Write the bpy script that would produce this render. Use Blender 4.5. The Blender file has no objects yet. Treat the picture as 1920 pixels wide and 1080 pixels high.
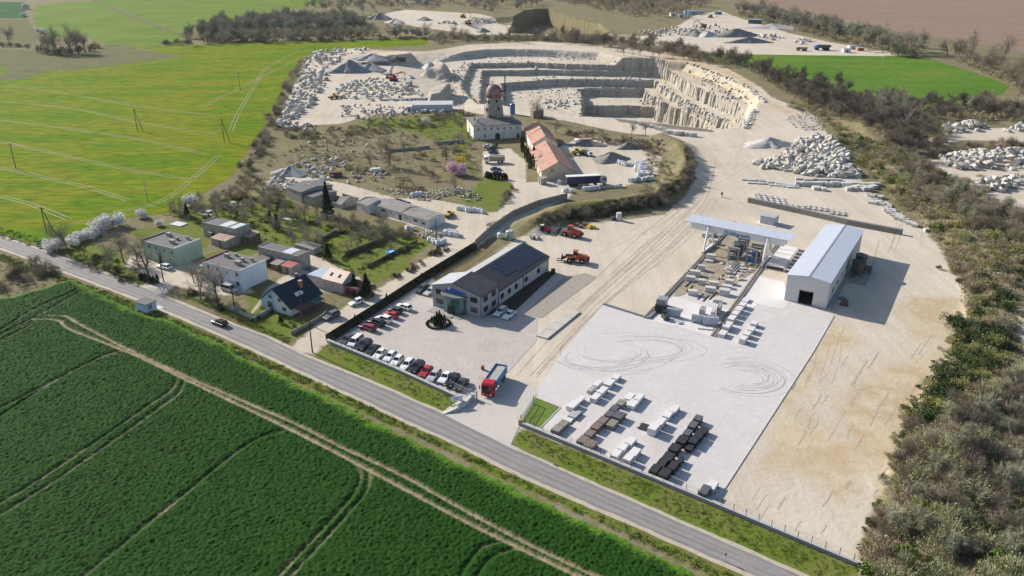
import bpy, bmesh, math, random
import numpy as np
from mathutils import Vector, Matrix

S = bpy.context.scene
COL = S.collection
rad = math.radians
random.seed(7)
RNG = np.random.default_rng(11)

# ------------------------------------------------------------------ camera, sky, sun, exposure
F, PITCH, CAMH = 1493.333, rad(23.5), 85.0
cam = bpy.data.cameras.new('camera')
cam.lens = 28.0; cam.sensor_width = 36.0; cam.clip_start = 1.0; cam.clip_end = 9000.0
camo = bpy.data.objects.new('camera', cam); COL.objects.link(camo)
camo.location = (0, 0, CAMH); camo.rotation_euler = (rad(90) - PITCH, 0, 0)
S.camera = camo

SUN_EL, SUN_AZ = rad(27.0), rad(141.0)          # azimuth counter-clockwise from +X
sdir = Vector((math.cos(SUN_EL)*math.cos(SUN_AZ), math.cos(SUN_EL)*math.sin(SUN_AZ), math.sin(SUN_EL)))
world = bpy.data.worlds.new('World'); S.world = world; world.use_nodes = True
wn = world.node_tree; wn.nodes.clear()
sky = wn.nodes.new('ShaderNodeTexSky'); sky.sky_type = 'NISHITA'; sky.sun_disc = False
sky.sun_elevation = SUN_EL; sky.sun_rotation = math.atan2(sdir.x, sdir.y); sky.altitude = 200
sky.air_density = 1.0; sky.dust_density = 1.2
bg = wn.nodes.new('ShaderNodeBackground'); bg.inputs['Strength'].default_value = 0.10
wo = wn.nodes.new('ShaderNodeOutputWorld')
wn.links.new(sky.outputs[0], bg.inputs[0]); wn.links.new(bg.outputs[0], wo.inputs[0])
sl = bpy.data.lights.new('sun', 'SUN'); sl.energy = 4.9; sl.angle = rad(0.5); sl.color = (1.0, 0.93, 0.82)
so = bpy.data.objects.new('sun', sl); COL.objects.link(so)
so.rotation_euler = sdir.to_track_quat('Z', 'Y').to_euler(); so.location = (-80, 120, 200)
S.view_settings.view_transform = 'Standard'; S.view_settings.look = 'None'
S.view_settings.gamma = 1.0; S.view_settings.use_curve_mapping = False
S.view_settings.exposure = 0.58
S.cycles.max_bounces = 5; S.cycles.diffuse_bounces = 2; S.cycles.glossy_bounces = 2
S.cycles.transparent_max_bounces = 6; S.cycles.volume_bounces = 0

# ------------------------------------------------------------------ helpers: survey of the place
CP, SP = math.cos(PITCH), math.sin(PITCH)
def G(px, py, z=0.0):
    """point of the level ground (or the level z) read off the survey photograph"""
    u, v = (px-960)/F, (540-py)/F
    dy, dz = CP + v*SP, -SP + v*CP
    t = (CAMH - z)/-dz
    return (u*t, dy*t)
def GP(pts, z=0.0): return [G(x, y, z) for x, y in pts]

def vhash(ix, iy, seed):
    n = (ix.astype(np.int64)*374761393 + iy.astype(np.int64)*668265263 + seed*1442695041) & 0x7fffffff
    n = ((n ^ (n >> 13))*1274126177) & 0x7fffffff
    return ((n ^ (n >> 16)) & 0xffff)/65535.0
def vnoise(x, y, seed=0):
    ix, iy = np.floor(x), np.floor(y); fx, fy = x-ix, y-iy
    fx = fx*fx*(3-2*fx); fy = fy*fy*(3-2*fy)
    a, b = vhash(ix, iy, seed), vhash(ix+1, iy, seed); c, d = vhash(ix, iy+1, seed), vhash(ix+1, iy+1, seed)
    return (a+(b-a)*fx)*(1-fy) + (c+(d-c)*fx)*fy
def fbm(x, y, sc, oct=4, seed=0):
    r, a, t = 0, 1.0, 0
    x, y = np.asarray(x, float)/sc, np.asarray(y, float)/sc
    for k in range(oct):
        r = r + a*vnoise(x, y, seed+k*17); t += a; a *= .5; x = x*2.03+11.3; y = y*2.03+5.7
    return r/t - .5
def sdf(poly, x, y):
    """signed distance to a polygon, positive inside"""
    d = np.full(x.shape, 1e9); ins = np.zeros(x.shape, bool)
    n = len(poly)
    for i in range(n):
        ax, ay = poly[i]; bx, by = poly[(i+1) % n]
        ex, ey = bx-ax, by-ay; wx, wy = x-ax, y-ay
        t = np.clip((wx*ex+wy*ey)/(ex*ex+ey*ey+1e-9), 0, 1)
        d = np.minimum(d, (wx-ex*t)**2+(wy-ey*t)**2)
        if by != ay:
            c = ((ay > y) != (by > y)) & (x < (bx-ax)*(y-ay)/(by-ay)+ax); ins ^= c
    return np.where(ins, 1, -1)*np.sqrt(d)
def pdist(line, x, y):
    d = np.full(x.shape, 1e9)
    for (ax, ay), (bx, by) in zip(line, line[1:]):
        ex, ey = bx-ax, by-ay; wx, wy = x-ax, y-ay
        t = np.clip((wx*ex+wy*ey)/(ex*ex+ey*ey+1e-9), 0, 1)
        d = np.minimum(d, (wx-ex*t)**2+(wy-ey*t)**2)
    return np.sqrt(d)
def sst(d, w): t = np.clip(d/w*.5+.5, 0, 1); return t*t*(3-2*t)
def inpoly(poly, x, y):
    c = False
    for i in range(len(poly)):
        (ax, ay), (bx, by) = poly[i], poly[i-1]
        if (ay > y) != (by > y) and x < (bx-ax)*(y-ay)/(by-ay)+ax: c = not c
    return c
def scatter(poly, n, seed=0, mind=0.0):
    r = random.Random(seed); xs = [p[0] for p in poly]; ys = [p[1] for p in poly]; out = []; tries = 0
    while len(out) < n and tries < n*60:
        tries += 1
        x, y = r.uniform(min(xs), max(xs)), r.uniform(min(ys), max(ys))
        if inpoly(poly, x, y) and (mind == 0 or all((x-a)**2+(y-b)**2 > mind*mind for a, b in out)): out.append((x, y))
    return out

# ------------------------------------------------------------------ helpers: materials
def mat(name, cols, scale=1.0, detail=5, rough=.85, bump=0.0, bscale=None, metallic=0.0, stretch=(1, 1, 1), rnd=0.0, spec=.3, lo=.32, hi=.68, fine=0.0):
    m = bpy.data.materials.new(name); m.use_nodes = True
    nt = m.node_tree; N, Lk = nt.nodes, nt.links
    b = N['Principled BSDF']; b.inputs['Roughness'].default_value = rough; b.inputs['Metallic'].default_value = metallic
    b.inputs['Specular IOR Level'].default_value = spec
    if not isinstance(cols[0], (tuple, list)): cols = [cols]
    tc = N.new('ShaderNodeTexCoord'); mp = N.new('ShaderNodeMapping'); mp.inputs['Scale'].default_value = stretch
    Lk.new(tc.outputs['Object'], mp.inputs[0])
    if len(cols) == 1:
        cols = [tuple(c*.93 for c in cols[0]), tuple(c*1.07 for c in cols[0])]
    nz = N.new('ShaderNodeTexNoise'); nz.inputs['Scale'].default_value = scale; nz.inputs['Detail'].default_value = detail; nz.inputs['Roughness'].default_value = .6
    Lk.new(mp.outputs[0], nz.inputs['Vector'])
    rp = N.new('ShaderNodeValToRGB'); el = rp.color_ramp.elements
    while len(el) < len(cols): el.new(.5)
    for i, c in enumerate(cols):
        el[i].position = lo + (hi-lo)*i/(len(cols)-1)
        el[i].color = (*c, 1)
    Lk.new(nz.outputs['Fac'], rp.inputs[0]); out = rp.outputs[0]
    if fine:
        n3 = N.new('ShaderNodeTexNoise'); n3.inputs['Scale'].default_value = scale*14; n3.inputs['Detail'].default_value = 3
        Lk.new(mp.outputs[0], n3.inputs['Vector'])
        mr = N.new('ShaderNodeMapRange'); mr.inputs['From Min'].default_value = .3; mr.inputs['From Max'].default_value = .7
        mr.inputs['To Min'].default_value = 1-fine; mr.inputs['To Max'].default_value = 1+fine
        Lk.new(n3.outputs['Fac'], mr.inputs[0])
        hv = N.new('ShaderNodeHueSaturation'); Lk.new(out, hv.inputs['Color']); Lk.new(mr.outputs[0], hv.inputs['Value']); out = hv.outputs[0]
    if rnd:
        oi = N.new('ShaderNodeObjectInfo'); mr = N.new('ShaderNodeMapRange')
        mr.inputs['To Min'].default_value = 1-rnd; mr.inputs['To Max'].default_value = 1+rnd
        Lk.new(oi.outputs['Random'], mr.inputs[0])
        hv = N.new('ShaderNodeHueSaturation'); Lk.new(out, hv.inputs['Color']); Lk.new(mr.outputs[0], hv.inputs['Value'])
        m2 = N.new('ShaderNodeMapRange'); m2.inputs['To Min'].default_value = .5-rnd*.06; m2.inputs['To Max'].default_value = .5+rnd*.06
        ml = N.new('ShaderNodeMath'); ml.operation = 'FRACT'; mu = N.new('ShaderNodeMath'); mu.operation = 'MULTIPLY'; mu.inputs[1].default_value = 7.31
        Lk.new(oi.outputs['Random'], mu.inputs[0]); Lk.new(mu.outputs[0], ml.inputs[0]); Lk.new(ml.outputs[0], m2.inputs[0]); Lk.new(m2.outputs[0], hv.inputs['Hue'])
        out = hv.outputs[0]
    Lk.new(out, b.inputs['Base Color'])
    if bump:
        n2 = N.new('ShaderNodeTexNoise'); n2.inputs['Scale'].default_value = bscale or scale*4; n2.inputs['Detail'].default_value = 4
        Lk.new(mp.outputs[0], n2.inputs['Vector'])
        bp = N.new('ShaderNodeBump'); bp.inputs['Strength'].default_value = 1.0; bp.inputs['Distance'].default_value = bump
        Lk.new(n2.outputs['Fac'], bp.inputs['Height']); Lk.new(bp.outputs[0], b.inputs['Normal'])
    return m
def paint(name, c, rough=.4, spec=.5, metallic=0.0): return mat(name, c, scale=1.5, rough=rough, spec=spec, metallic=metallic)

# ------------------------------------------------------------------ helpers: objects
def tag(o, label=None, cat=None, group=None, kind=None):
    if label: o['label'] = label
    if cat: o['category'] = cat
    if group: o['group'] = group
    if kind: o['kind'] = kind
    return o
def link(name, me, parent=None, loc=None, rz=0.0):
    o = bpy.data.objects.new(name, me); COL.objects.link(o)
    if parent is not None: o.parent = parent
    if loc is not None: o.location = loc
    if rz: o.rotation_euler = (0, 0, rz)
    return o
def thing(name, label, cat, loc=(0, 0, 0), rz=0.0, group=None):
    o = link(name, None, None, loc, rz); o.empty_display_size = .5
    return tag(o, label, cat, group)
def dup(o, parent=None):
    c = o.copy(); COL.objects.link(c)
    if parent is not None: c.parent = parent; c.matrix_parent_inverse = o.matrix_parent_inverse.copy()
    for ch in list(o.children): dup(ch, c)
    return c
def mesh_np(name, V, Fc, m=None, smooth=False):
    """V (n,3); Fc (k,3) or (k,4) arrays"""
    me = bpy.data.meshes.new(name); V = np.asarray(V, np.float32); Fc = np.asarray(Fc, np.int32)
    k = Fc.shape[1]
    me.vertices.add(len(V)); me.vertices.foreach_set('co', V.ravel())
    me.loops.add(Fc.size); me.loops.foreach_set('vertex_index', Fc.ravel())
    me.polygons.add(len(Fc)); me.polygons.foreach_set('loop_start', np.arange(0, Fc.size, k, dtype=np.int32))
    me.update(calc_edges=True)
    if smooth: me.polygons.foreach_set('use_smooth', np.ones(len(Fc), bool))
    if m: me.materials.append(m)
    return me
class MB:
    def __init__(s): s.v = []; s.f = []
    def add(s, V, Fs):
        o = len(s.v); s.v += [tuple(p) for p in V]; s.f += [tuple(i+o for i in f) for f in Fs]; return s
    def box(s, x0, x1, y0, y1, z0, z1, rz=0.0, at=None, top=1.0, topx=None):
        cx, cy = (x0+x1)/2, (y0+y1)/2; tx = top if topx is None else topx
        V = [(x0, y0, z0), (x1, y0, z0), (x1, y1, z0), (x0, y1, z0)] + [(cx+(x-cx)*tx, cy+(y-cy)*top, z1) for x, y in ((x0, y0), (x1, y0), (x1, y1), (x0, y1))]
        if rz or at:
            c, sn = math.cos(rz), math.sin(rz); ax, ay, az = at or (0, 0, 0)
            V = [(ax+x*c-y*sn, ay+x*sn+y*c, az+z) for x, y, z in V]
        return s.add(V, [(3, 2, 1, 0), (4, 5, 6, 7), (0, 1, 5, 4), (1, 2, 6, 5), (2, 3, 7, 6), (3, 0, 4, 7)])
    def prism(s, poly, z0, z1, top=None):
        n = len(poly); top = top or poly
        V = [(x, y, z0) for x, y in poly]+[(x, y, z1) for x, y in top]
        return s.add(V, [tuple(range(n-1, -1, -1)), tuple(range(n, 2*n))]+[(i, (i+1) % n, n+(i+1) % n, n+i) for i in range(n)])
    def prof(s, prof, y0, y1, in0=0.0):
        """profile (x,z) swept across y"""
        n = len(prof)
        V = [(x, y0, z) for x, z in prof]+[(x, y1, z) for x, z in prof]
        return s.add(V, [tuple(range(n)), tuple(range(2*n-1, n-1, -1))]+[((i+1) % n, i, n+i, n+(i+1) % n) for i in range(n)])
    def tube(s, p, q, r0, r1=None, n=6, caps=True):
        p, q = Vector(p), Vector(q); r1 = r0 if r1 is None else r1
        d = (q-p); 
        if d.length < 1e-6: return s
        d.normalize(); a = d.orthogonal().normalized(); b = d.cross(a)
        V = []
        for c, r in ((p, r0), (q, r1)):
            for i in range(n):
                t = 2*math.pi*i/n; V.append(c+a*(r*math.cos(t))+b*(r*math.sin(t)))
        Fs = [(i, (i+1) % n, n+(i+1) % n, n+i) for i in range(n)]
        if caps: Fs += [tuple(range(n-1, -1, -1)), tuple(range(n, 2*n))]
        return s.add(V, Fs)
    def lathe(s, prof, n=16, at=(0, 0, 0)):
        """profile (r,z) about the vertical"""
        V = []; m = len(prof)
        for r, z in prof:
            for i in range(n):
                t = 2*math.pi*i/n; V.append((at[0]+r*math.cos(t), at[1]+r*math.sin(t), at[2]+z))
        Fs = [(j*n+i, j*n+(i+1) % n, (j+1)*n+(i+1) % n, (j+1)*n+i) for j in range(m-1) for i in range(n)]
        Fs += [tuple(range(n-1, -1, -1)), tuple((m-1)*n+i for i in range(n))]
        return s.add(V, Fs)
    def wheel(s, c, r, w, n=12):
        return s.tube((c[0], c[1]-w/2, c[2]), (c[0], c[1]+w/2, c[2]), r, r, n)
    def mesh(s, name, m=None, smooth=False):
        me = bpy.data.meshes.new(name); me.from_pydata([tuple(v) for v in s.v], [], s.f); me.update()
        if smooth:
            for p in me.polygons: p.use_smooth = True
        if m: me.materials.append(m)
        return me
    def build(s, name, m=None, parent=None, loc=None, rz=0.0, smooth=False, bevel=0.0):
        o = link(name, s.mesh(name, m, smooth), parent, loc, rz)
        if bevel:
            b = o.modifiers.new('bevel', 'BEVEL'); b.width = bevel; b.segments = 2; b.limit_method = 'ANGLE'
        return o
def struct(name, me_or_mb, m=None):
    o = me_or_mb.build(name, m) if isinstance(me_or_mb, MB) else link(name, me_or_mb)
    o['kind'] = 'structure'; return o
# ------------------------------------------------------------------ the ground: one terrain with the quarry cut into it
RES = 0.95
TX0, TY0, NX, NY = -330.0, 50.0, 696, 1250
gx = TX0+RES*np.arange(NX); gy = TY0+RES*np.arange(NY)
XX, YY = np.meshgrid(gx, gy)            # rows follow y
ZZ = np.zeros_like(XX)
wob = fbm(XX, YY, 14, 4, 3)*7
wob2 = fbm(XX, YY, 5, 3, 9)*2.6
ROCK = np.zeros_like(XX)                # rocky cut faces

def raise_to(pts, w=1.3, jag=.5, flat=None, add=False):
    """terrace: (px, py, z) rim points; inside, the height follows the rim"""
    global ZZ
    P = [G(x, y, z) for x, y, z in pts]; Zs = [p[2] for p in pts]
    xs = [p[0] for p in P]; ys = [p[1] for p in P]
    j0, j1 = max(0, int((min(xs)-12-TX0)/RES)), min(NX, int((max(xs)+12-TX0)/RES)+2)
    i0, i1 = max(0, int((min(ys)-12-TY0)/RES)), min(NY, int((max(ys)+12-TY0)/RES)+2)
    x, y = XX[i0:i1, j0:j1], YY[i0:i1, j0:j1]
    d = sdf(P, x, y) + wob2[i0:i1, j0:j1]*jag
    if flat is None:
        ws = 0; zs = 0
        for (a, b), z in zip(P, Zs):
            k = 1/((x-a)**2+(y-b)**2+2.0)**2.0; ws = ws+k; zs = zs+k*z
        zt = zs/ws
    else: zt = flat
    t = sst(d, w)
    z0 = ZZ[i0:i1, j0:j1]
    ZZ[i0:i1, j0:j1] = np.where(zt > z0, z0+(zt-z0)*t, z0)

def carve(pts, floor, w=1.2, jag=.2, fine=1.0):
    """sink a pit: (px, py, z) points of its upper edge, each at the level z it is seen at"""
    global ZZ
    P = [G(x, y, z) for x, y, z in pts]; xs = [p[0] for p in P]; ys = [p[1] for p in P]; mg = w+8
    j0, j1 = max(0, int((min(xs)-mg-TX0)/RES)), min(NX, int((max(xs)+mg-TX0)/RES)+2)
    i0, i1 = max(0, int((min(ys)-mg-TY0)/RES)), min(NY, int((max(ys)+mg-TY0)/RES)+2)
    x, y = XX[i0:i1, j0:j1], YY[i0:i1, j0:j1]
    t = sst(sdf(P, x, y) + wob2[i0:i1, j0:j1]*jag + (CELL[i0:i1, j0:j1] if w < 2 else 0), w); z0 = ZZ[i0:i1, j0:j1]
    ZZ[i0:i1, j0:j1] = np.where(floor < z0, z0+(floor-z0)*t, z0)
_a, _b = XX*.89+YY*.45, -XX*.45+YY*.89
CELL = (vhash(np.floor(_a/5.2), np.floor(_b/3.8), 5)-.5)*1.9 + (vhash(np.floor(_a/2.1), np.floor(_b/2.3), 9)-.5)*.9
L1, L2, L3, L4, L5 = -5.7, -13.9, -19.4, -25.6, -33.0
# the main quarry: a bowl sunk in five lifts below the surrounding land, deepest toward the viewer
FRONT = [(1394, 233, 0), (1340, 241, 0), (1250, 229, 0), (1180, 220, 0), (1090, 216, 0), (1000, 208, 0), (940, 193, 0), (904, 189, 0)]
carve([(770, 110, 0), (838, 101, 0), (900, 120, -4), (890, 182, -2), (866, 192, 0), (830, 172, 0)], L1, 26, .5)
carve([(826, 106, 0), (850, 100, 0), (915, 93, 0), (960, 92, 0), (1040, 94, 0), (1120, 99, 0), (1170, 110, 0), (1240, 115, 0), (1285, 118, 0), (1330, 132, 0), (1372, 150, 0), (1416, 178, 0), (1406, 205, 0), (1398, 228, 0)]+FRONT+[(872, 166, -3), (862, 150, -4), (850, 126, -5)], L1, 3.4, .5)
carve([(884, 119, L1), (1000, 117, L1), (1030, 140, L1), (1000, 185, 0), (904, 190, 0), (866, 162, L1)], -9.5, 1.0, .2)
carve([(998, 117, L1), (1060, 120, L1), (1100, 121, L1), (1222, 123, L1), (1246, 127, L1), (1252, 134, L1), (1275, 142, L1), (1290, 162, L1), (1330, 180, L1), (1366, 197, L1), (1392, 208, L1), (1396, 228, 0)]+FRONT[:-1]+[(906, 188, 0), (901, 184, -9.5), (906, 131, -9.5), (985, 131, -9.5), (1010, 132, -9.5)], -9.8, .9, .15)
carve([(1004, 131, -9.8), (1100, 132.5, -9.8), (1222, 134, -9.8), (1250, 139, -9.8), (1288, 166, -9.8), (1328, 184, -9.8), (1384, 208, -9.8), (1394, 229, 0)]+FRONT[1:-1]+[(906, 188, 0), (901, 184, -9.5), (906, 131.5, -9.5), (985, 131.5, -9.5)], L2, .9, .15)
carve([(942, 156, L2), (1030, 149, L2), (1100, 148, L2), (1226, 150, L2), (1250, 166, L2), (1278, 185, L2), (1292, 194, L2), (1330, 214, L2), (1372, 232, L2)]+FRONT[1:-1]+[(944, 190, L2)], L3, .9, .15)
carve([(1085, 167, L3), (1102, 165, L3), (1206, 166, L3), (1214, 178, L3), (1232, 184, L3), (1236, 192, L3), (1252, 194, L3), (1256, 203, L3), (1276, 204, L3), (1282, 212, L3), (1322, 229, L3), (1338, 240, -8)]+FRONT[2:5]+[(1098, 190, L3)], L4, .9, .15)
carve([(1092, 196, L4), (1110, 198, L4), (1180, 198, L4), (1226, 201, L4), (1236, 208, L4), (1290, 230, L4), (1250, 230, 0), (1180, 221, 0), (1092, 217, 0)], L5, .9, .15)
for q in ([(1240, 150, L2), (1262, 150, L2), (1300, 178, L2), (1286, 184, L2)],): pass
carve([(1296, 146, -3), (1340, 164, -3), (1380, 186, -3), (1404, 204, -3), (1398, 214, -3), (1330, 178, L1), (1292, 160, L1)], L1-.5, 3, .5)
# spurs, ramps and tips west of the terraces
raise_to([(803, 166, 4.5), (824, 150, 5.5), (842, 146, 5.5), (846, 156, 4.5), (828, 174, 4), (806, 178, 4)], w=1.2, jag=.4)
raise_to([(796, 128, 3), (812, 110, 4.5), (826, 108, 4.5), (842, 118, 4), (834, 130, 3)], w=4.0, jag=.8)
raise_to([(700, 108, 5), (760, 102, 6), (780, 100, 6), (770, 94, 5), (690, 100, 4)], w=4.0, jag=.8)
# the older pit beyond, sheer walls under the far wood
carve([(966, 30, 0), (985, 20, 0), (1005, 16.5, 0), (1026, 16, 0), (1062, 27, 0), (1122, 45, 0), (1140, 60, 0), (1130, 66, 0), (1040, 65, 0), (950, 62, 0)], -21, 2.0, .6)
carve([(880, 44, 0), (900, 34, 0), (966, 32, 0), (960, 60, 0), (920, 58, 0)], -6, 12, .6)
# soil bank round the barn yard, with a path on its crest
bank = GP([(1000, 426), (1060, 398), (1150, 388), (1240, 372), (1282, 338), (1288, 305), (1272, 276), (1240, 262)])
d = pdist(bank, XX, YY) + wob2*.4
bmp = 2.9*np.clip(1-(d-1.5)/7, 0, 1)**1.2; ZZ = np.where(bmp > 0, np.maximum(ZZ, bmp), ZZ)
# the wooded rise east of the yard, its raw bank facing the yard
east = GP([(1612, 1075), (1640, 985), (1662, 900), (1700, 800), (1742, 720), (1800, 640), (1812, 560), (1775, 470), (1730, 420), (1650, 345), (1590, 262), (1560, 225), (1640, 232), (1780, 330), (1960, 420), (2100, 600), (2300, 1100), (2200, 1400), (1600, 1400)])
d = sdf(east, XX, YY) + wob*.5
bmp = np.clip(d/9, 0, 1)*(3.4 + fbm(XX, YY, 30, 3, 5)*2.5); ZZ = np.where(bmp > 0, np.maximum(ZZ, bmp), ZZ)

# material masks of the bare ground
def mask(pts, w=3.0, jag=1.0, z=0.0): return sst(sdf(GP(pts, z), XX, YY) + wob*jag, w)
SAND = np.zeros_like(XX)
for p, w, j in (
    ([(540, 655), (590, 666), (620, 640), (800, 522), (1000, 398), (1066, 372), (1080, 352), (1165, 352), (1235, 325), (1240, 295), (1190, 272), (1085, 258), (1052, 275), (1062, 318), (1005, 342), (985, 342), (985, 300), (955, 278), (905, 284), (905, 330), (962, 342), (962, 366), (935, 398), (880, 400), (868, 384), (800, 372), (740, 372), (652, 345), (560, 328), (500, 340), (495, 352), (560, 352), (640, 368), (700, 400), (832, 440), (832, 462), (742, 522), (692, 552), (602, 602)], 2.0, .22),
    ([(520, 238), (532, 205), (556, 150), (568, 120), (592, 102), (690, 95), (800, 97), (880, 84), (1000, 78), (1150, 84), (1260, 105), (1330, 116), (1400, 150), (1440, 180), (1520, 212), (1558, 262), (1600, 322), (1640, 372), (1724, 424), (1765, 470), (1808, 535), (1808, 600), (1785, 680), (1728, 742), (1695, 802), (1668, 880), (1640, 960), (1610, 1058), (1340, 946), (975, 800), (958, 832), (880, 800), (860, 748), (800, 600), (960, 450), (1010, 432), (1100, 420), (1250, 402), (1305, 345), (1300, 300), (1270, 262), (1150, 246), (1060, 226), (980, 216), (900, 214), (860, 206), (700, 214), (640, 232)], 2.5, .35),
    ([(640, 90), (690, 88), (690, 96), (640, 100)], 3, .5),
    ([(700, 30), (760, 18), (900, 26), (1000, 50), (1200, 68), (1250, 62), (1300, 30), (1350, 20), (1375, 30), (1480, 62), (1560, 80), (1662, 96), (1662, 106), (1400, 106), (1250, 90), (1130, 66), (900, 66), (780, 50)], 5, .6),
    ([(1650, 97), (1720, 98), (1830, 122), (1830, 126), (1715, 104), (1650, 104)], 2, .1),
    ([(1740, 262), (1790, 240), (1960, 240), (1960, 268), (1800, 262), (1760, 275)], 3, .3),
    ([(1735, 305), (1800, 290), (1960, 270), (1960, 400), (1850, 375), (1780, 335)], 3, .3),
    ([(285, 520), (262, 540), (300, 553), (330, 535), (420, 555), (480, 548), (440, 520), (300, 470), (250, 465), (235, 500)], 1.5, .15),
    ([(470, 590), (500, 560), (640, 545), (560, 500), (500, 540)], 1.5, .15),
    ([(600, 520), (560, 480), (575, 470), (640, 505), (700, 532), (680, 545)], 1.5, .12),
    ([(1905, 600), (1925, 600), (1925, 800), (1910, 700)], 2, .2)):
    SAND = np.maximum(SAND, mask(p, w, j))
SAND = np.maximum(SAND, sst(5.0-pdist(GP([(1440, 192), (1412, 164), (1350, 128), (1306, 114)]), XX, YY), 3))
RAW = np.zeros_like(XX)                 # ochre soil: raw bank, stripped edges
for p, w, j in (
    ([(1808, 560), (1790, 680), (1735, 745), (1690, 830), (1660, 930), (1625, 1050), (1600, 1040), (1640, 930), (1600, 830), (1560, 760), (1640, 690), (1720, 660), (1770, 600)], 4, .7),
    ([(1400, 900), (1440, 800), (1500, 770), (1560, 800), (1620, 830), (1640, 900), (1590, 960), (1500, 900), (1440, 900)], 6, 1.3), ([(1560, 600), (1620, 640), (1540, 690), (1470, 760), (1470, 720)], 4, 1.3), ([(1700, 560), (1790, 560), (1790, 640), (1740, 660), (1680, 640)], 5, 1.4),
    ([(1230, 95), (1330, 112), (1400, 150), (1440, 186), (1500, 214), (1470, 214), (1390, 168), (1320, 132), (1240, 116)], 3, .8),
    ([(690, 92), (760, 96), (760, 101), (690, 98)], 3, .5)):
    RAW = np.maximum(RAW, mask(p, w, j))
RIM = GP([(690, 97), (800, 97), (900, 87), (1000, 85), (1100, 88), (1180, 99), (1240, 109), (1300, 114), (1346, 125), (1404, 158), (1430, 184)])
RAW = np.maximum(RAW, .8*sst(5-pdist(RIM, XX, YY)+wob*.5, 4))
RAW = np.maximum(RAW, .6*mask([(1285, 116), (1340, 126), (1420, 176), (1400, 186), (1370, 160), (1320, 142), (1280, 130)], 5, .8))
GRASS = np.zeros_like(XX)               # short green grass: verges, gardens, mounds
for p, w, j in (
    ([(-60, 420), (0, 440), (90, 464), (262, 534), (280, 548), (290, 530), (240, 500), (230, 470), (160, 455), (95, 440)], 2, .25),
    ([(330, 548), (420, 590), (540, 652), (545, 640), (480, 600), (470, 580), (380, 560)], 2, .2),
    ([(586, 640), (618, 640), (870, 748), (860, 762), (830, 775), (590, 668)], .8, .05),
    ([(960, 828), (975, 800), (1615, 1064), (1600, 1100), (1530, 1095), (1300, 985), (1050, 882)], .8, .05),
    ([(-60, 460), (0, 476), (240, 564), (560, 694), (960, 872), (1480, 1110), (1380, 1100), (960, 905), (560, 720), (400, 640), (180, 552), (100, 520), (-60, 470)], 2, .3),
    ([(300, 400), (400, 372), (520, 365), (560, 390), (690, 420), (820, 455), (700, 540), (640, 500), (560, 470), (480, 455), (400, 420)], 3, .7),
    ([(985, 440), (1060, 398), (1150, 388), (1240, 372), (1278, 340), (1290, 345), (1245, 378), (1150, 394), (1062, 404), (995, 446)], 2, .3),
    ([(455, 520), (520, 560), (600, 600), (545, 640), (470, 600)], 2, .3),
    ([(235, 432), (330, 420), (390, 396), (400, 440), (385, 470), (270, 452)], 2, .5), ([(378, 480), (470, 452), (500, 470), (392, 500)], 1.5, .3),
    ([(650, 228), (860, 212), (905, 220), (890, 250), (870, 285), (900, 330), (960, 342), (960, 362), (930, 395), (890, 395), (870, 372), (890, 340), (850, 280), (760, 240), (690, 238)], 5, 1.6)):
    GRASS = np.maximum(GRASS, mask(p, w, j))
GRASS *= 1-SAND
gyy, gxx = np.gradient(ZZ, RES)
slope = np.hypot(gxx, gyy)
ROCK = sst(slope-.75, .5)*SAND
ZZ += np.where((ZZ > .4) | (ZZ < -.8), fbm(XX, YY, 4, 3, 21)*.5*(1-ROCK), 0)

def tz(x, y):
    fx = np.clip((np.asarray(x, float)-TX0)/RES, 0, NX-1.001); fy = np.clip((np.asarray(y, float)-TY0)/RES, 0, NY-1.001)
    j, i = fx.astype(int), fy.astype(int); a, b = fx-j, fy-i
    return (ZZ[i, j]*(1-a)+ZZ[i, j+1]*a)*(1-b)+(ZZ[i+1, j]*(1-a)+ZZ[i+1, j+1]*a)*b
_zs = np.linspace(12, -36, 385)
def GT(px, py):
    """where a survey line of sight meets the terrain: (x, y, z)"""
    u, v = (px-960)/F, (540-py)/F
    dy, dz = CP+v*SP, -SP+v*CP
    t = (CAMH-_zs)/-dz; x, y = u*t, dy*t
    k = np.argmax(_zs <= tz(x, y)+1e-3)
    if not (_zs[k] <= tz(x[k], y[k])+1e-3): k = len(_zs)-1
    return float(x[k]), float(y[k]), float(tz(x[k], y[k]))

def grid_faces(nx, ny, keep=None):
    i = np.arange(nx*ny).reshape(ny, nx)
    q = np.stack([i[:-1, :-1], i[:-1, 1:], i[1:, 1:], i[1:, :-1]], -1).reshape(-1, 4)
    return q if keep is None else q[keep.ravel()]

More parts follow.
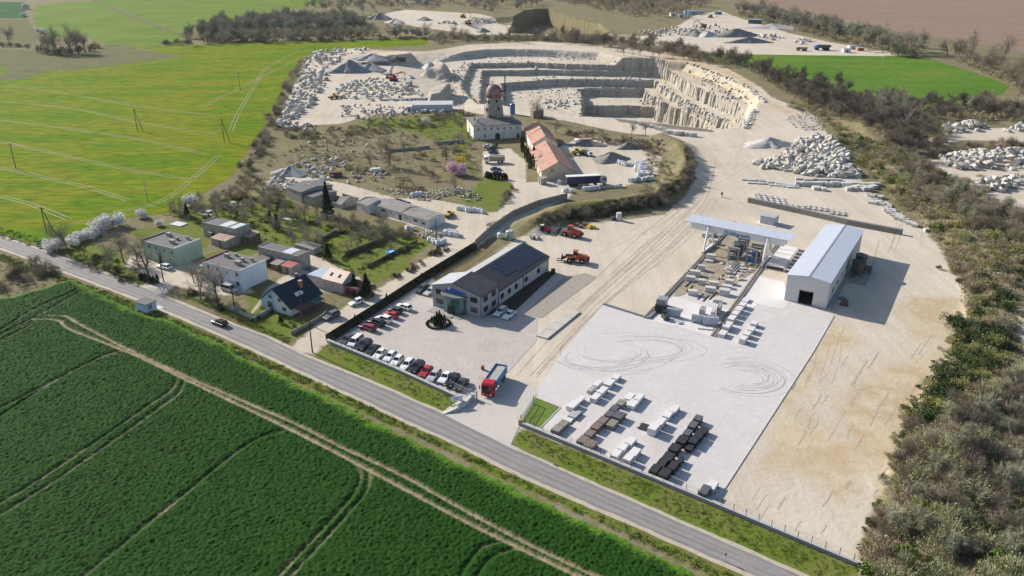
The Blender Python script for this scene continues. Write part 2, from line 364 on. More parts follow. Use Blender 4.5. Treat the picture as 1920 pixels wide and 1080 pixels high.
def ground_material(name, attr=True):
    m = bpy.data.materials.new(name); m.use_nodes = True; nt = m.node_tree; N, Lk = nt.nodes, nt.links
    b = N['Principled BSDF']; b.inputs['Roughness'].default_value = .95; b.inputs['Specular IOR Level'].default_value = .04
    ge = N.new('ShaderNodeNewGeometry')
    def noise(sc, det=5, st=None, ro=.6):
        n = N.new('ShaderNodeTexNoise'); n.inputs['Scale'].default_value = sc; n.inputs['Detail'].default_value = det; n.inputs['Roughness'].default_value = ro
        if st:
            mp = N.new('ShaderNodeMapping'); mp.inputs['Scale'].default_value = st[0]; mp.inputs['Rotation'].default_value = (0, 0, st[1]); Lk.new(ge.outputs['Position'], mp.inputs[0]); Lk.new(mp.outputs[0], n.inputs['Vector'])
        else: Lk.new(ge.outputs['Position'], n.inputs['Vector'])
        return n.outputs['Fac']
    def ramp(f, cs, lo=.3, hi=.7):
        r = N.new('ShaderNodeValToRGB'); e = r.color_ramp.elements
        while len(e) < len(cs): e.new(.5)
        for k, c in enumerate(cs): e[k].position = lo+(hi-lo)*k/(len(cs)-1); e[k].color = (*c, 1)
        Lk.new(f, r.inputs[0]); return r.outputs[0]
    def mix(f, a, c, mode='MIX'):
        x = N.new('ShaderNodeMix'); x.data_type = 'RGBA'; x.blend_type = mode
        if isinstance(f, float): x.inputs[0].default_value = f
        else: Lk.new(f, x.inputs[0])
        Lk.new(a, x.inputs[6]); Lk.new(c, x.inputs[7]); return x.outputs[2]
    def math2(op, a, c, cl=False):
        x = N.new('ShaderNodeMath'); x.operation = op; x.use_clamp = cl
        for k, q in enumerate((a, c)):
            if isinstance(q, float): x.inputs[k].default_value = q
            else: Lk.new(q, x.inputs[k])
        return x.outputs[0]
    scrub = ramp(noise(.055, 8), [(.15, .125, .075), (.21, .175, .11), (.16, .155, .065), (.25, .215, .14), (.135, .14, .055)], .3, .7)
    scrub = mix(.45, scrub, ramp(noise(.8, 5), [(.10, .085, .05), (.27, .23, .15)], .35, .65))
    col = scrub
    if attr:
        at = N.new('ShaderNodeAttribute'); at.attribute_name = 'cover'; sp = N.new('ShaderNodeSeparateColor'); Lk.new(at.outputs['Color'], sp.inputs[0])
        jit = math2('MULTIPLY', math2('SUBTRACT', noise(.35, 6), .5), 1.1)
        def m_(ch, gain=3.0):
            v = math2('ADD', sp.outputs[ch], jit); return math2('MULTIPLY', math2('SUBTRACT', v, .33), gain, True)
        grass = ramp(noise(.12, 6), [(.10, .13, .022), (.12, .18, .02), (.17, .17, .05), (.10, .165, .018)], .3, .7)
        grass = mix(.4, grass, ramp(noise(1.6, 4), [(.05, .07, .015), (.17, .19, .05)], .35, .65))
        sand = ramp(noise(.035, 8), [(.47, .405, .32), (.565, .50, .415), (.43, .37, .29), (.60, .55, .47)], .3, .7)
        tr = ramp(noise(.45, 5, ((1, .09, 1), rad(-28))), [(.35, .29, .21), (.60, .54, .45)], .35, .65)
        sand = mix(.3, sand, tr)
        sand = mix(.4, sand, ramp(noise(.011, 9, None, .68), [(.40, .335, .25), (.53, .465, .375), (.64, .59, .515), (.47, .405, .315)], .3, .7))
        sand = mix(.22, sand, ramp(noise(.3, 4, ((1, .05, 1), rad(-62))), [(.36, .30, .22), (.64, .58, .50)], .35, .65))
        sand = mix(.14, sand, ramp(noise(1.7, 5), [(.26, .215, .165), (.55, .495, .42)], .35, .65))
        raw = ramp(noise(.09, 7), [(.46, .35, .21), (.51, .425, .30), (.42, .31, .18), (.54, .47, .37)], .3, .7)
        col = mix(m_(1), col, grass)
        col = mix(m_(0), col, sand)
        rawf = math2('MULTIPLY', m_(2, 1.6), .8)
        col = mix(rawf, col, raw)
        # cut rock faces, by steepness
        sx = N.new('ShaderNodeSeparateXYZ'); Lk.new(ge.outputs['True Normal'], sx.inputs[0])
        steep = N.new('ShaderNodeMapRange'); steep.inputs['From Min'].default_value = .80; steep.inputs['From Max'].default_value = .55
        Lk.new(sx.outputs[2], steep.inputs[0])
        stf = math2('MULTIPLY', steep.outputs[0], m_(0))
        rock = ramp(noise(.42, 8, ((1, 1, .35), .3), .7), [(.27, .25, .215), (.44, .41, .35), (.34, .31, .26), (.52, .48, .40)], .3, .7)
        rock = mix(.35, rock, ramp(noise(.25, 5, ((.15, .15, 2.2), 0)), [(.17, .155, .13), (.44, .40, .33)], .36, .62))
        col = mix(stf, col, rock)
    Lk.new(col, b.inputs['Base Color'])
    bp = N.new('ShaderNodeBump'); bp.inputs['Distance'].default_value = .11; bp.inputs['Strength'].default_value = 1.0
    Lk.new(noise(.9, 6), bp.inputs['Height']); Lk.new(bp.outputs[0], b.inputs['Normal'])
    return m
m_ground = ground_material('ground_soil')
me = mesh_np('terrain', np.stack([XX, YY, ZZ], -1).reshape(-1, 3), grid_faces(NX, NY), m_ground, True)
ca = me.color_attributes.new('cover', 'FLOAT_COLOR', 'POINT')
ca.data.foreach_set('color', np.stack([SAND, GRASS, RAW, np.ones_like(SAND)], -1).astype(np.float32).ravel())
fs = (np.maximum.reduce([slope[:-1, :-1], slope[1:, 1:], slope[:-1, 1:], slope[1:, :-1]]).ravel() < .4) & ((np.abs(ZZ)*SAND)[:-1, :-1].ravel() < .5)
me.polygons.foreach_set('use_smooth', fs)
terrain = struct('terrain', me)
b = MB(); R_ = 6000
x1, y1 = TX0+RES*(NX-1), TY0+RES*(NY-1)
# the wider land round the surveyed terrain, out to the horizon
for a0, a1, c0, c1 in ((-R_, TX0, -R_, R_), (x1, R_, -R_, R_), (TX0, x1, -R_, TY0), (TX0, x1, y1, R_)):
    b.add([(a0, c0, -.03), (a1, c0, -.03), (a1, c1, -.03), (a0, c1, -.03)], [(0, 1, 2, 3)])
struct('ground', b, ground_material('far_ground', False))

# ------------------------------------------------------------------ sheets laid on the ground
def fract_outline(P, step=2.0, jit=.4, seed=0):
    out = []; n = len(P)
    for i in range(n):
        (ax, ay), (bx, by) = P[i], P[(i+1) % n]; L = math.hypot(bx-ax, by-ay); k = max(1, int(L/step))
        k = min(k, 160)
        for j in range(k): out.append((ax+(bx-ax)*j/k, ay+(by-ay)*j/k))
    A = np.array(out)
    if jit:
        A = A + np.stack([fbm(A[:, 0], A[:, 1], 6, 3, seed), fbm(A[:, 0], A[:, 1], 6, 3, seed+50)], -1)*2*jit
    return [tuple(p) for p in A]
from mathutils.geometry import tessellate_polygon
def sheet(name, pts, z, m, jit=.3, step=2.0, seed=1, world_pts=False):
    P = pts if world_pts else GP(pts)
    P = fract_outline(P, step, jit, seed)
    tri = tessellate_polygon([[Vector((x, y, 0)) for x, y in P]])
    V = np.array([(x, y, z) for x, y in P])
    Fc = []
    for t in tri:
        a, c, d = (V[i] for i in t)
        Fc.append(t if (c[0]-a[0])*(d[1]-a[1])-(c[1]-a[1])*(d[0]-a[0]) > 0 else (t[0], t[2], t[1]))
    return struct(name, mesh_np(name, V, Fc, m))
def ribbon_mesh(name, lines, z, m, seed=0, raw=False):
    """lines: list of (points, width, jitter)"""
    b = MB()
    for li, (pts, w, jit) in enumerate(lines):
        P = pts if raw else GP(pts)
        Q = [Vector(p) for p in P]; R = []
        for i in range(len(Q)-1):                      # Catmull-Rom through the points
            p0, p1, p2, p3 = Q[max(i-1, 0)], Q[i], Q[i+1], Q[min(i+2, len(Q)-1)]
            k = max(2, min(40, int((p2-p1).length/1.6)))
            for j in range(k):
                t = j/k
                R.append(.5*((2*p1)+(p2-p0)*t+(2*p0-5*p1+4*p2-p3)*t*t+(3*p1-p0-3*p2+p3)*t*t*t))
        R.append(Q[-1]); A = np.array([tuple(p) for p in R])
        T = np.gradient(A, axis=0); T /= np.linalg.norm(T, axis=1)[:, None]+1e-9
        Nn = np.stack([-T[:, 1], T[:, 0]], -1)
        wl = w/2*(1+jit*2*fbm(A[:, 0], A[:, 1], 3, 3, seed+1)); wr = w/2*(1+jit*2*fbm(A[:, 0], A[:, 1], 3, 3, seed+7))
        Lp, Rp = A+Nn*wl[:, None], A-Nn*wr[:, None]; n = len(A)
        zz = z+np.maximum(tz(A[:, 0], A[:, 1]), 0)*0
        zl = z+li*.00012; V = [(*p, zl) for p in Rp]+[(*p, zl) for p in Lp]
        b.add(V, [(i, i+1, n+i+1, n+i) for i in range(n-1)])
    return b.mesh(name, m)
def ribbons(name, lines, z, m, seed=0): return struct(name, ribbon_mesh(name, lines, z, m, seed))

m_field = mat('young_wheat', [(.078, .158, .003), (.104, .180, .004), (.165, .185, .009), (.090, .165, .003), (.125, .190, .006)], scale=.03, detail=8, bump=.12, bscale=1.6, fine=.30, stretch=(.35, 1, 1), rough=.9, spec=.02)
m_field2 = mat('distant_wheat', [(.10, .17, .022), (.125, .195, .028), (.16, .205, .04)], scale=.02, detail=8, bump=.1, bscale=1, fine=.15, rough=.9, spec=.02)
m_field3 = mat('deep_green_wheat', [(.072, .150, .018), (.092, .178, .024), (.14, .195, .03)], scale=.03, detail=7, bump=.12, bscale=1.2, fine=.2, stretch=(.4, 1, 1), rough=.9, spec=.02)
m_fallow = mat('fallow', [(.125, .13, .065), (.16, .158, .085), (.11, .125, .055)], scale=.04, detail=8, bump=.1, bscale=1.4, fine=.15, spec=.02, rough=1.0)
m_darkfield = mat('far_rape', [(.035, .095, .04), (.05, .12, .05)], scale=.03, fine=.15, spec=.02, rough=1.0)
m_plough = mat('ploughed_soil', [(.21, .15, .11), (.26, .185, .14), (.23, .165, .125), (.29, .215, .165)], scale=.02, detail=9, bump=.15, bscale=1.2, fine=.10, stretch=(.25, 1.4, 1), spec=.02, rough=1.0)
m_track = mat('dry_track', [(.115, .15, .02), (.22, .20, .09), (.15, .165, .04)], scale=.6, bump=.05, fine=.15)
m_trackfar = mat('pressed_track', [(.15, .17, .05), (.24, .22, .10)], scale=.4, fine=.2)
m_asph = mat('worn_asphalt', [(.165, .158, .155), (.20, .192, .188), (.18, .172, .168)], scale=.25, detail=7, fine=.10, rough=.9, bump=.01, bscale=20)
m_asph_l = mat('asphalt_wheel_path', [(.215, .205, .20), (.265, .25, .245)], scale=.5, fine=.12, rough=.9, stretch=(.4, 1, 1))
m_grit = mat('road_grit', [(.36, .31, .25), (.46, .40, .33)], scale=.8, fine=.2)
m_conc = mat('pale_concrete', [(.48, .45, .44), (.54, .51, .50), (.51, .48, .465), (.575, .545, .535)], scale=.06, detail=9, rough=.8, fine=.05)
m_conc_w = mat('white_slurry_concrete', [(.57, .545, .53), (.66, .635, .62)], scale=.1, detail=8, rough=.8, fine=.05)
m_lot = mat('granite_setts', [(.385, .345, .31), (.44, .40, .365), (.41, .37, .335), (.47, .43, .395)], scale=.12, detail=8, rough=.85, fine=.11, bump=.012, bscale=6)
m_gravel = mat('gravel', [(.24, .215, .185), (.36, .325, .285)], scale=1.6, detail=6, fine=.3, bump=.05, bscale=4)
m_soil = mat('dark_bark_soil', [(.035, .026, .02), (.065, .05, .038)], scale=2, fine=.3, bump=.05)
m_lawn = mat('lawn', [(.075, .135, .014), (.105, .17, .018), (.13, .16, .03)], scale=.35, detail=6, fine=.3, bump=.10, bscale=2.2)
m_rut = mat('rut', [(.29, .24, .18), (.45, .39, .31)], scale=.8, fine=.2)
m_mark = mat('tyre_rubber_mark', [(.27, .25, .245), (.42, .395, .385)], scale=.6, fine=.2, rough=.8)

sheet('wheat_field', [(-330, 60), (0, 152), (45, 149), (75, 137), (150, 130), (250, 118), (345, 106), (250, 90), (240, 86), (340, 84), (480, 80), (640, 76), (802, 73), (800, 84), (740, 88), (690, 89), (640, 92), (588, 97), (562, 112), (538, 150), (520, 190), (498, 228), (480, 264), (452, 300), (437, 328), (400, 352), (330, 396), (272, 404), (200, 414), (130, 440), (92, 452), (60, 455), (0, 438), (-330, 330)], .04, m_field, .9, 4)
sheet('fallow_field', [(-330, 60), (0, 92), (64, 94), (130, 104), (200, 84), (236, 84), (250, 92), (345, 106), (250, 118), (150, 130), (75, 137), (45, 149), (0, 152), (-330, 230)], .06, m_fallow, .8, 4)
sheet('far_wheat_field', [(64, 26), (68, 10), (130, 4), (175, 2), (230, 22), (345, 68), (352, 82), (236, 85), (198, 82), (150, 64), (100, 76), (78, 62), (62, 42)], .05, m_field2, 2, 8)
sheet('upper_wheat_field', [(172, 0), (182, -18), (640, -18), (600, 2), (592, 12), (480, 24), (420, 42), (345, 52), (346, 66), (280, 42), (220, 16)], .05, m_field2, 2, 8)
sheet('far_dark_field', [(-200, 3), (46, 4), (50, 34), (-200, 36)], .05, m_darkfield, 1, 8)
sheet('grey_field', [(-200, 36), (52, 36), (70, 66), (66, 84), (0, 88), (-200, 80)], .045, m_fallow, 1, 8)
sheet('meadow', [(1270, 96), (1400, 102), (1560, 104), (1700, 106), (1742, 111), (1792, 126), (1850, 144), (1893, 161), (1880, 176), (1760, 215), (1640, 205), (1560, 180), (1480, 150), (1390, 122)], .05, m_field3, .8, 4)
sheet('meadow_strip', [(960, 66), (1040, 67), (1040, 71), (960, 71)], .05, m_field3, .8, 4)
sheet('ploughed_field', [(1380, -2), (1372, -60), (2500, -60), (2500, 150), (1920, 98), (1800, 78), (1700, 62), (1600, 46), (1500, 26), (1440, 12)], .05, m_plough, 2, 8)

# tracks across the fields
L_ = []
for pts in ([(0, 265), (120, 292), (230, 316), (350, 336)], [(0, 315), (90, 334), (165, 352), (240, 376)], [(0, 368), (60, 384), (130, 412)], [(140, 420), (200, 404), (300, 378), (360, 336), (410, 292)], [(432, 246), (445, 216), (462, 186), (482, 155), (500, 128), (560, 95)]):
    for o in (-.9, .9):
        A = np.array(GP(pts)); T = np.gradient(A, axis=0); T /= np.linalg.norm(T, axis=1)[:, None]
        L_.append(([G_ for G_ in map(tuple, A+np.stack([-T[:, 1], T[:, 0]], -1)*o)], .5, .9))
struct('field_tracks', ribbon_mesh('field_tracks', L_, .07, m_track, 3, True))
L_ = []
for pts in ([(0, 226), (120, 240), (260, 262), (390, 290)], [(0, 190), (140, 204), (250, 228), (410, 252)], [(0, 160), (120, 175), (260, 200), (420, 218)], [(100, 140), (200, 128), (330, 112)], [(380, 200), (480, 150), (560, 110)]):
    for o in (-.9, .9):
        A = np.array(GP(pts)); T = np.gradient(A, axis=0); T /= np.linalg.norm(T, axis=1)[:, None]
        L_.append((list(map(tuple, A+np.stack([-T[:, 1], T[:, 0]], -1)*o)), .45, .7))
struct('faint_field_tracks', ribbon_mesh('faint_field_tracks', L_, .065, m_trackfar, 3, True))
ribbons('farm_path', [([(174, 0), (215, 18), (290, 48), (345, 68)], 5, .4), ([(480, 2), (560, 28)], 3, .4)], .075, m_fallow)
sheet('wheat_patch', [(-60, 124), (0, 125), (14, 132), (10, 140), (-60, 143)], .075, m_field, .5, 3)  # small sheet of wheat green laid over the fallow field's left end

# road: worn asphalt with gritty edges, pale wheel paths and a patched centre
up = [(-160, 392), (0, 443), (73, 467), (166, 500), (263, 536), (300, 552), (433, 606), (500, 631), (580, 669), (640, 693), (707, 720), (827, 773), (957, 837), (1007, 860), (1280, 980), (1513, 1081), (1700, 1165)]
dn = [(-160, 408), (0, 466), (87, 497), (160, 525), (253, 560), (333, 593), (480, 658), (580, 706), (665, 745), (750, 785), (867, 838), (960, 884), (1100, 945), (1280, 1024), (1413, 1082), (1600, 1165)]
uw, dw = GP(up), GP(dn)
road = sheet('road', uw+dw[::-1], .03, m_asph, .12, 2, 4, True)
def resample(P, n):
    A = np.array(P); s = np.r_[0, np.cumsum(np.linalg.norm(np.diff(A, axis=0), axis=1))]; t = np.linspace(0, s[-1], n)
    return np.stack([np.interp(t, s, A[:, 0]), np.interp(t, s, A[:, 1])], -1)
ur, dr = resample(uw, 60), resample(dw, 60)
for k in range(60):                                    # pair the edges square across
    pass
def across(f): return list(map(tuple, ur*(1-f)+dr*f))
struct('road_wheel_paths', ribbon_mesh('road_wheel_paths', [(across(.27), .9, .5), (across(.48), .7, .7), (across(.74), .9, .5)], .035, m_asph_l, 5, True))
struct('road_edge_grit', ribbon_mesh('road_edge_grit', [(across(-.01), .8, .7), (across(1.02), .9, .7)], .04, m_grit, 8, True))

# paved surfaces of the stone yard
sheet('forecourt_paving', [(622, 641), (700, 586), (775, 536), (812, 520), (830, 560), (900, 600), (1012, 512), (1040, 508), (1070, 528), (1010, 584), (1005, 640), (960, 690), (900, 746), (870, 745)], .035, m_lot, .12, 2)
conc = [(1131, 572), (1217, 599), (1232, 585), (1262, 560), (1300, 548), (1340, 560), (1412, 512), (1470, 528), (1480, 560), (1563, 591), (1524, 660), (1458, 762), (1345, 935), (1330, 940), (1012, 802), (1046, 762), (1010, 748), (1005, 735), (1050, 665)]
sheet('concrete_yard', conc, .045, m_conc, .05, 2)
sheet('slurry_stain', [(1412, 516), (1470, 530), (1480, 560), (1470, 580), (1420, 570), (1360, 620), (1345, 632), (1392, 570)], .055, m_conc_w, .5, 1.5)
sheet('rail_bed_slab', [(1340, 440), (1362, 420), (1452, 442), (1440, 500), (1412, 512), (1345, 555), (1262, 556)], .03, mat('crane_yard_dirt', [(.27, .22, .16), (.36, .30, .23), (.22, .185, .14), (.42, .36, .29)], scale=.35, detail=8, fine=.25, bump=.06), .3, 2)
sheet('rail_end_slab', [(1212, 600), (1262, 556), (1345, 580), (1380, 578), (1336, 632), (1270, 612)], .055, m_conc_w, .1, 2)
sheet('entrance_apron', [(868, 746), (912, 742), (975, 716), (1008, 735), (985, 775), (968, 812), (956, 838), (900, 812), (826, 774)], .05, mat('apron_concrete', [(.42, .385, .35), (.48, .445, .41), (.45, .41, .375)], scale=.1, detail=8, fine=.06), .1, 1.5)
sheet('gravel_bed', [(978, 592), (1055, 520), (1098, 512), (1120, 520), (1016, 596)], .045, m_gravel, .15, 2)
sheet('planting_bed', [(905, 596), (1020, 510), (1042, 512), (950, 598), (940, 580)], .05, m_soil, .1, 2)
sheet('hedge_foot_lawn', [(860, 500), (918, 455), (935, 462), (848, 522)], .05, mat('poor_lawn', [(.15, .10, .05), (.16, .14, .05)], scale=.6), .15, 2)
sheet('corner_lawn', [(1004, 746), (1050, 764), (1012, 802), (978, 790), (985, 778)], .06, m_lawn, .05, 1.5)
sheet('brown_roadside_soil', [(1150, 222), (1250, 233), (1336, 244), (1340, 248), (1240, 240), (1160, 228)], .05, mat('brown_soil', [(.13, .105, .08), (.2, .165, .13)], scale=.3, fine=.2), .6, 2)
# weighbridge deck set in the yard
b = MB(); p0 = G(1016, 634); p1 = G(1078, 584); dx, dy = p1[0]-p0[0], p1[1]-p0[1]; Lw = math.hypot(dx, dy)
b.box(0, Lw, -1.5, 1.5, 0, .32)
wb = tag(b.build('weighbridge', bpy.data.materials['apron_concrete'], None, (p0[0], p0[1], .045), math.atan2(dy, dx)), 'long pale concrete weighbridge deck beside the office gravel bed', 'weighbridge')
for k in range(1, 4): b = MB(); b.box(Lw*k/4-.05, Lw*k/4+.05, -1.45, 1.45, .322, .33); b.build('joint', m_soil, wb)
# tyre arcs on the concrete, ruts in the dirt
L_ = []
def arc(cx, cy, rx, ry, a0, a1, w=.16, z=0):
    c = G(cx, cy); n = 26
    return ([(c[0]+rx*math.cos(rad(a0+(a1-a0)*i/n)), c[1]+ry*math.sin(rad(a0+(a1-a0)*i/n))) for i in range(n+1)], w, .4)
ra = random.Random(12)
for k in range(12):                                     # loops of turning fork trucks
    r = ra.uniform(6, 13); L_.append(arc(1120+ra.uniform(-16, 40), 668+ra.uniform(-10, 8), r, r*ra.uniform(.6, .8), ra.uniform(150, 220), ra.uniform(300, 420), ra.uniform(.10, .2)))
for k in range(7):
    r = ra.uniform(8, 14); L_.append(arc(1190+ra.uniform(-22, 20), 655+ra.uniform(-5, 5), r, r*ra.uniform(.45, .6), ra.uniform(-120, -60), ra.uniform(60, 130), ra.uniform(.10, .18)))
for k in range(11):
    r = 3.5+k*.62; L_.append(arc(1398+ra.uniform(-6, 6), 706+ra.uniform(-4, 4), r, r*ra.uniform(.75, .9), ra.uniform(-150, -80), ra.uniform(70, 150), ra.uniform(.10, .2)))
struct('tyre_marks', ribbon_mesh('tyre_marks', L_, .048, m_mark, 2, True))
L_ = []
for k in range(1, 7): L_.append(([(1131-21*k+12, 572+28*k), (1563-36*k, 591+58*k)], .07, .2))
for k in range(1, 5): L_.append(([(1131+86*k, 590+4*k), (1012+66*k, 802+26*k)], .07, .2))
ribbons('slab_joints', L_, .0462, mat('joint_grey', [(.42, .395, .385), (.50, .47, .46)], scale=.3), 6)
L_ = []
r_ = random.Random(5)
for k in range(34):                                     # yard ruts, fanning toward the quarry road
    t = r_.random(); full = [(955+60*t, 700+6*t), (1030+95*t, 610-20*t), (1130+100*t, 520-20*t), (1215+95*t, 440-14*t), (1300+45*t, 375), (1330+25*t, 300)]
    i = r_.randrange(0, 4); o = r_.uniform(-14, 14); pts_ = [(x+o*(1-.14*j)+r_.uniform(-3, 3), y+r_.uniform(-4, 4)) for j, (x, y) in enumerate(full[i:i+r_.choice((2, 3, 3))])]
    L_.append((pts_, r_.uniform(.16, .42), .8))
for k in range(22):                                     # and across the dirt south of the bank and round the hall
    x, y, a = r_.choice(((1120, 480, 1), (1180, 460, 1), (1240, 420, 1), (1700, 470, 2), (1660, 520, 2), (1380, 350, 1), (1340, 320, 2), (1560, 700, 2))); x += r_.uniform(-50, 50); y += r_.uniform(-24, 24)
    if a == 1: L_.append(([(x, y), (x+40, y-22+r_.uniform(-6, 6)), (x+90, y-52+r_.uniform(-10, 10))], r_.uniform(.12, .3), 1.0))
    else: L_.append(([(x, y), (x+14, y-40), (x+20+r_.uniform(-14, 20), y-76)], r_.uniform(.12, .3), 1.0))
for k in range(14):
    x = 1500+r_.uniform(0, 150); y = 690+r_.uniform(0, 120)
    L_.append(([(x, y), (x-r_.uniform(4, 12), y+r_.uniform(8, 16)), (x-r_.uniform(12, 20), y+r_.uniform(18, 34))], r_.uniform(.15, .3), .8))
for k in range(34):                                     # grader and bucket scrapes on the raw fill
    x, y = r_.uniform(1400, 1760), r_.uniform(620, 1000)
    if x+(y-620)*.42 > 1800 or x+(y-591)*.63 < 1600: continue
    q = r_.uniform(.5, 1.4); L_.append(([(x, y), (x-9*q, y+14*q+r_.uniform(-3, 3)), (x-20*q, y+30*q)], r_.uniform(.14, .36), .8))
ribbons('yard_ruts', L_, .003, m_rut, 4)
# ------------------------------------------------------------------ the dense rape crop with its tramlines, real standing height
crop_px = [(-330, 640), (-60, 566), (20, 560), (90, 540), (130, 527), (156, 541), (245, 585), (330, 612), (480, 686), (560, 726), (680, 784), (760, 824), (860, 875), (960, 926), (1060, 971), (1200, 1034), (1340, 1100), (1480, 1140), (1400, 1240), (900, 1240), (-400, 1240)]
CPW = GP(crop_px)
cr = .25
cx0, cx1, cy0, cy1 = -205, 52, 62, 205
xs = np.arange(cx0, cx1, cr); ys = np.arange(cy0, cy1, cr); CX, CY = np.meshgrid(xs, ys)
cd = sdf(CPW, CX, CY) + fbm(CX, CY, 7, 3, 4)*1.6 + fbm(CX, CY, 1.4, 3, 14)*1.6
tr = np.full(CX.shape, 9.0)                             # distance to the tramlines
def tl(pts, w): 
    global tr
    Q = [Vector(p) for p in GP(pts)]; R = []
    for i in range(len(Q)-1):
        p0, p1, p2, p3 = Q[max(i-1, 0)], Q[i], Q[i+1], Q[min(i+2, len(Q)-1)]
        for j in range(8):
            t = j/8; R.append(tuple(.5*((2*p1)+(p2-p0)*t+(2*p0-5*p1+4*p2-p3)*t*t+(3*p1-p0-3*p2+p3)*t*t*t)))
    R.append(tuple(Q[-1])); tr = np.minimum(tr, pdist(R, CX, CY)-w)
T1 = [(90, 593), (123, 595), (150, 610), (233, 653), (333, 700), (470, 760), (560, 799), (640, 840), (753, 893), (860, 953), (960, 1007), (1033, 1043), (1117, 1083), (1230, 1140)]
T2 = [(60, 600), (107, 602), (133, 620), (243, 663), (367, 722), (480, 776), (560, 815), (640, 856), (773, 927), (873, 980), (960, 1023), (1083, 1083), (1200, 1145)]
tl(T1, .19); tl(T2, .24)
dirt = tr.copy()
for p in ([(-60, 655), (0, 621), (67, 580), (142, 546)], [(-60, 668), (0, 630), (77, 590), (152, 548)],
          [(-60, 800), (0, 768), (100, 716), (150, 690), (195, 668), (232, 658)], [(-60, 816), (0, 782), (80, 730), (140, 695), (190, 672), (236, 663)],
          [(347, 710), (336, 738), (300, 766), (200, 837), (100, 905), (0, 968), (-60, 1004)], [(333, 708), (322, 732), (286, 757), (180, 830), (80, 897), (0, 946), (-60, 982)],
          [(540, 808), (498, 817), (440, 852), (335, 938), (210, 1040), (150, 1088)], [(528, 812), (480, 826), (428, 862), (318, 950), (190, 1055), (160, 1080)],
          [(663, 872), (675, 890), (672, 910), (655, 938), (590, 1010), (520, 1085)], [(692, 886), (690, 913), (672, 942), (610, 1012), (540, 1088)],
          [(948, 1015), (905, 1028), (876, 1060), (860, 1090)], [(968, 1030), (925, 1045), (900, 1072), (888, 1095)],
          [(-40, 650), (0, 640), (66, 606)], [(-40, 640), (0, 630), (70, 600)]): tl(p, .17)
soilm = sst(-(dirt-.05)+fbm(CX, CY, 1.2, 2, 8)*.35, .5)
soil2 = sst(-(tr-.02)+fbm(CX, CY, 1.0, 2, 18)*.7, .6)
soilm = np.maximum(soilm, soil2*np.clip(.22+fbm(CX, CY, 7, 2, 30)*1.5, 0, .8))
hgt = .36*sst(tr-.15, .5)*sst(cd, 1.8) + .02
n1 = RNG.random(CX.shape); n2 = fbm(CX, CY, .9, 2, 2); rows = fbm(CX*.25+CY*.43, CX*.86-CY*.5, 1.1, 2, 77)
CZ = .06 + hgt*(1 + (n1-.5)*.9 + n2*.10 + rows*.07)
keep = (cd[:-1, :-1] > -.6)
JX = CX+(RNG.random(CX.shape)-.5)*.22; JY = CY+(RNG.random(CX.shape)-.5)*.22
EDGE = sst(-(cd-.5)+fbm(CX, CY, 3, 3, 60)*1.6, 1.3)
m_crop = bpy.data.materials.new('rape_crop'); m_crop.use_nodes = True
nt = m_crop.node_tree; N, Lk = nt.nodes, nt.links; bs = N['Principled BSDF']; bs.inputs['Roughness'].default_value = .8; bs.inputs['Specular IOR Level'].default_value = .04
at = N.new('ShaderNodeAttribute'); at.attribute_name = 'cover'; sp = N.new('ShaderNodeSeparateColor'); Lk.new(at.outputs['Color'], sp.inputs[0])
ge = N.new('ShaderNodeNewGeometry')
def _n(sc, d): 
    n = N.new('ShaderNodeTexNoise'); n.inputs['Scale'].default_value = sc; n.inputs['Detail'].default_value = d; Lk.new(ge.outputs['Position'], n.inputs['Vector']); return n.outputs['Fac']
def _r(f, cs, lo=.3, hi=.7):
    r = N.new('ShaderNodeValToRGB'); e = r.color_ramp.elements
    while len(e) < len(cs): e.new(.5)
    for k, c in enumerate(cs): e[k].position = lo+(hi-lo)*k/(len(cs)-1); e[k].color = (*c, 1)
    Lk.new(f, r.inputs[0]); return r.outputs[0]
def _m(f, a, c):
    x = N.new('ShaderNodeMix'); x.data_type = 'RGBA'; Lk.new(f, x.inputs[0]); Lk.new(a, x.inputs[6]); Lk.new(c, x.inputs[7]); return x.outputs[2]
green = _m(_n(2.4, 2), _r(_n(.05, 8), [(.011, .042, .006), (.017, .058, .008), (.013, .048, .007), (.023, .072, .010)]), _r(_n(3.3, 3), [(.013, .049, .007), (.023, .074, .010)]))
green = _m(sp.outputs[1], green, _r(_n(.8, 4), [(.07, .16, .015), (.10, .21, .02), (.09, .12, .03)]))
col = _m(sp.outputs[0], green, _r(_n(.7, 5), [(.30, .235, .14), (.44, .36, .25)]))
Lk.new(col, bs.inputs['Base Color'])
me = mesh_np('crop_field', np.stack([JX, JY, CZ], -1).reshape(-1, 3), grid_faces(len(xs), len(ys), keep[:, :]), m_crop)
ca = me.color_attributes.new('cover', 'FLOAT_COLOR', 'POINT')
ca.data.foreach_set('color', np.stack([soilm, EDGE, 0*EDGE, 0*EDGE+1], -1).astype(np.float32).ravel())
struct('crop_field', me)
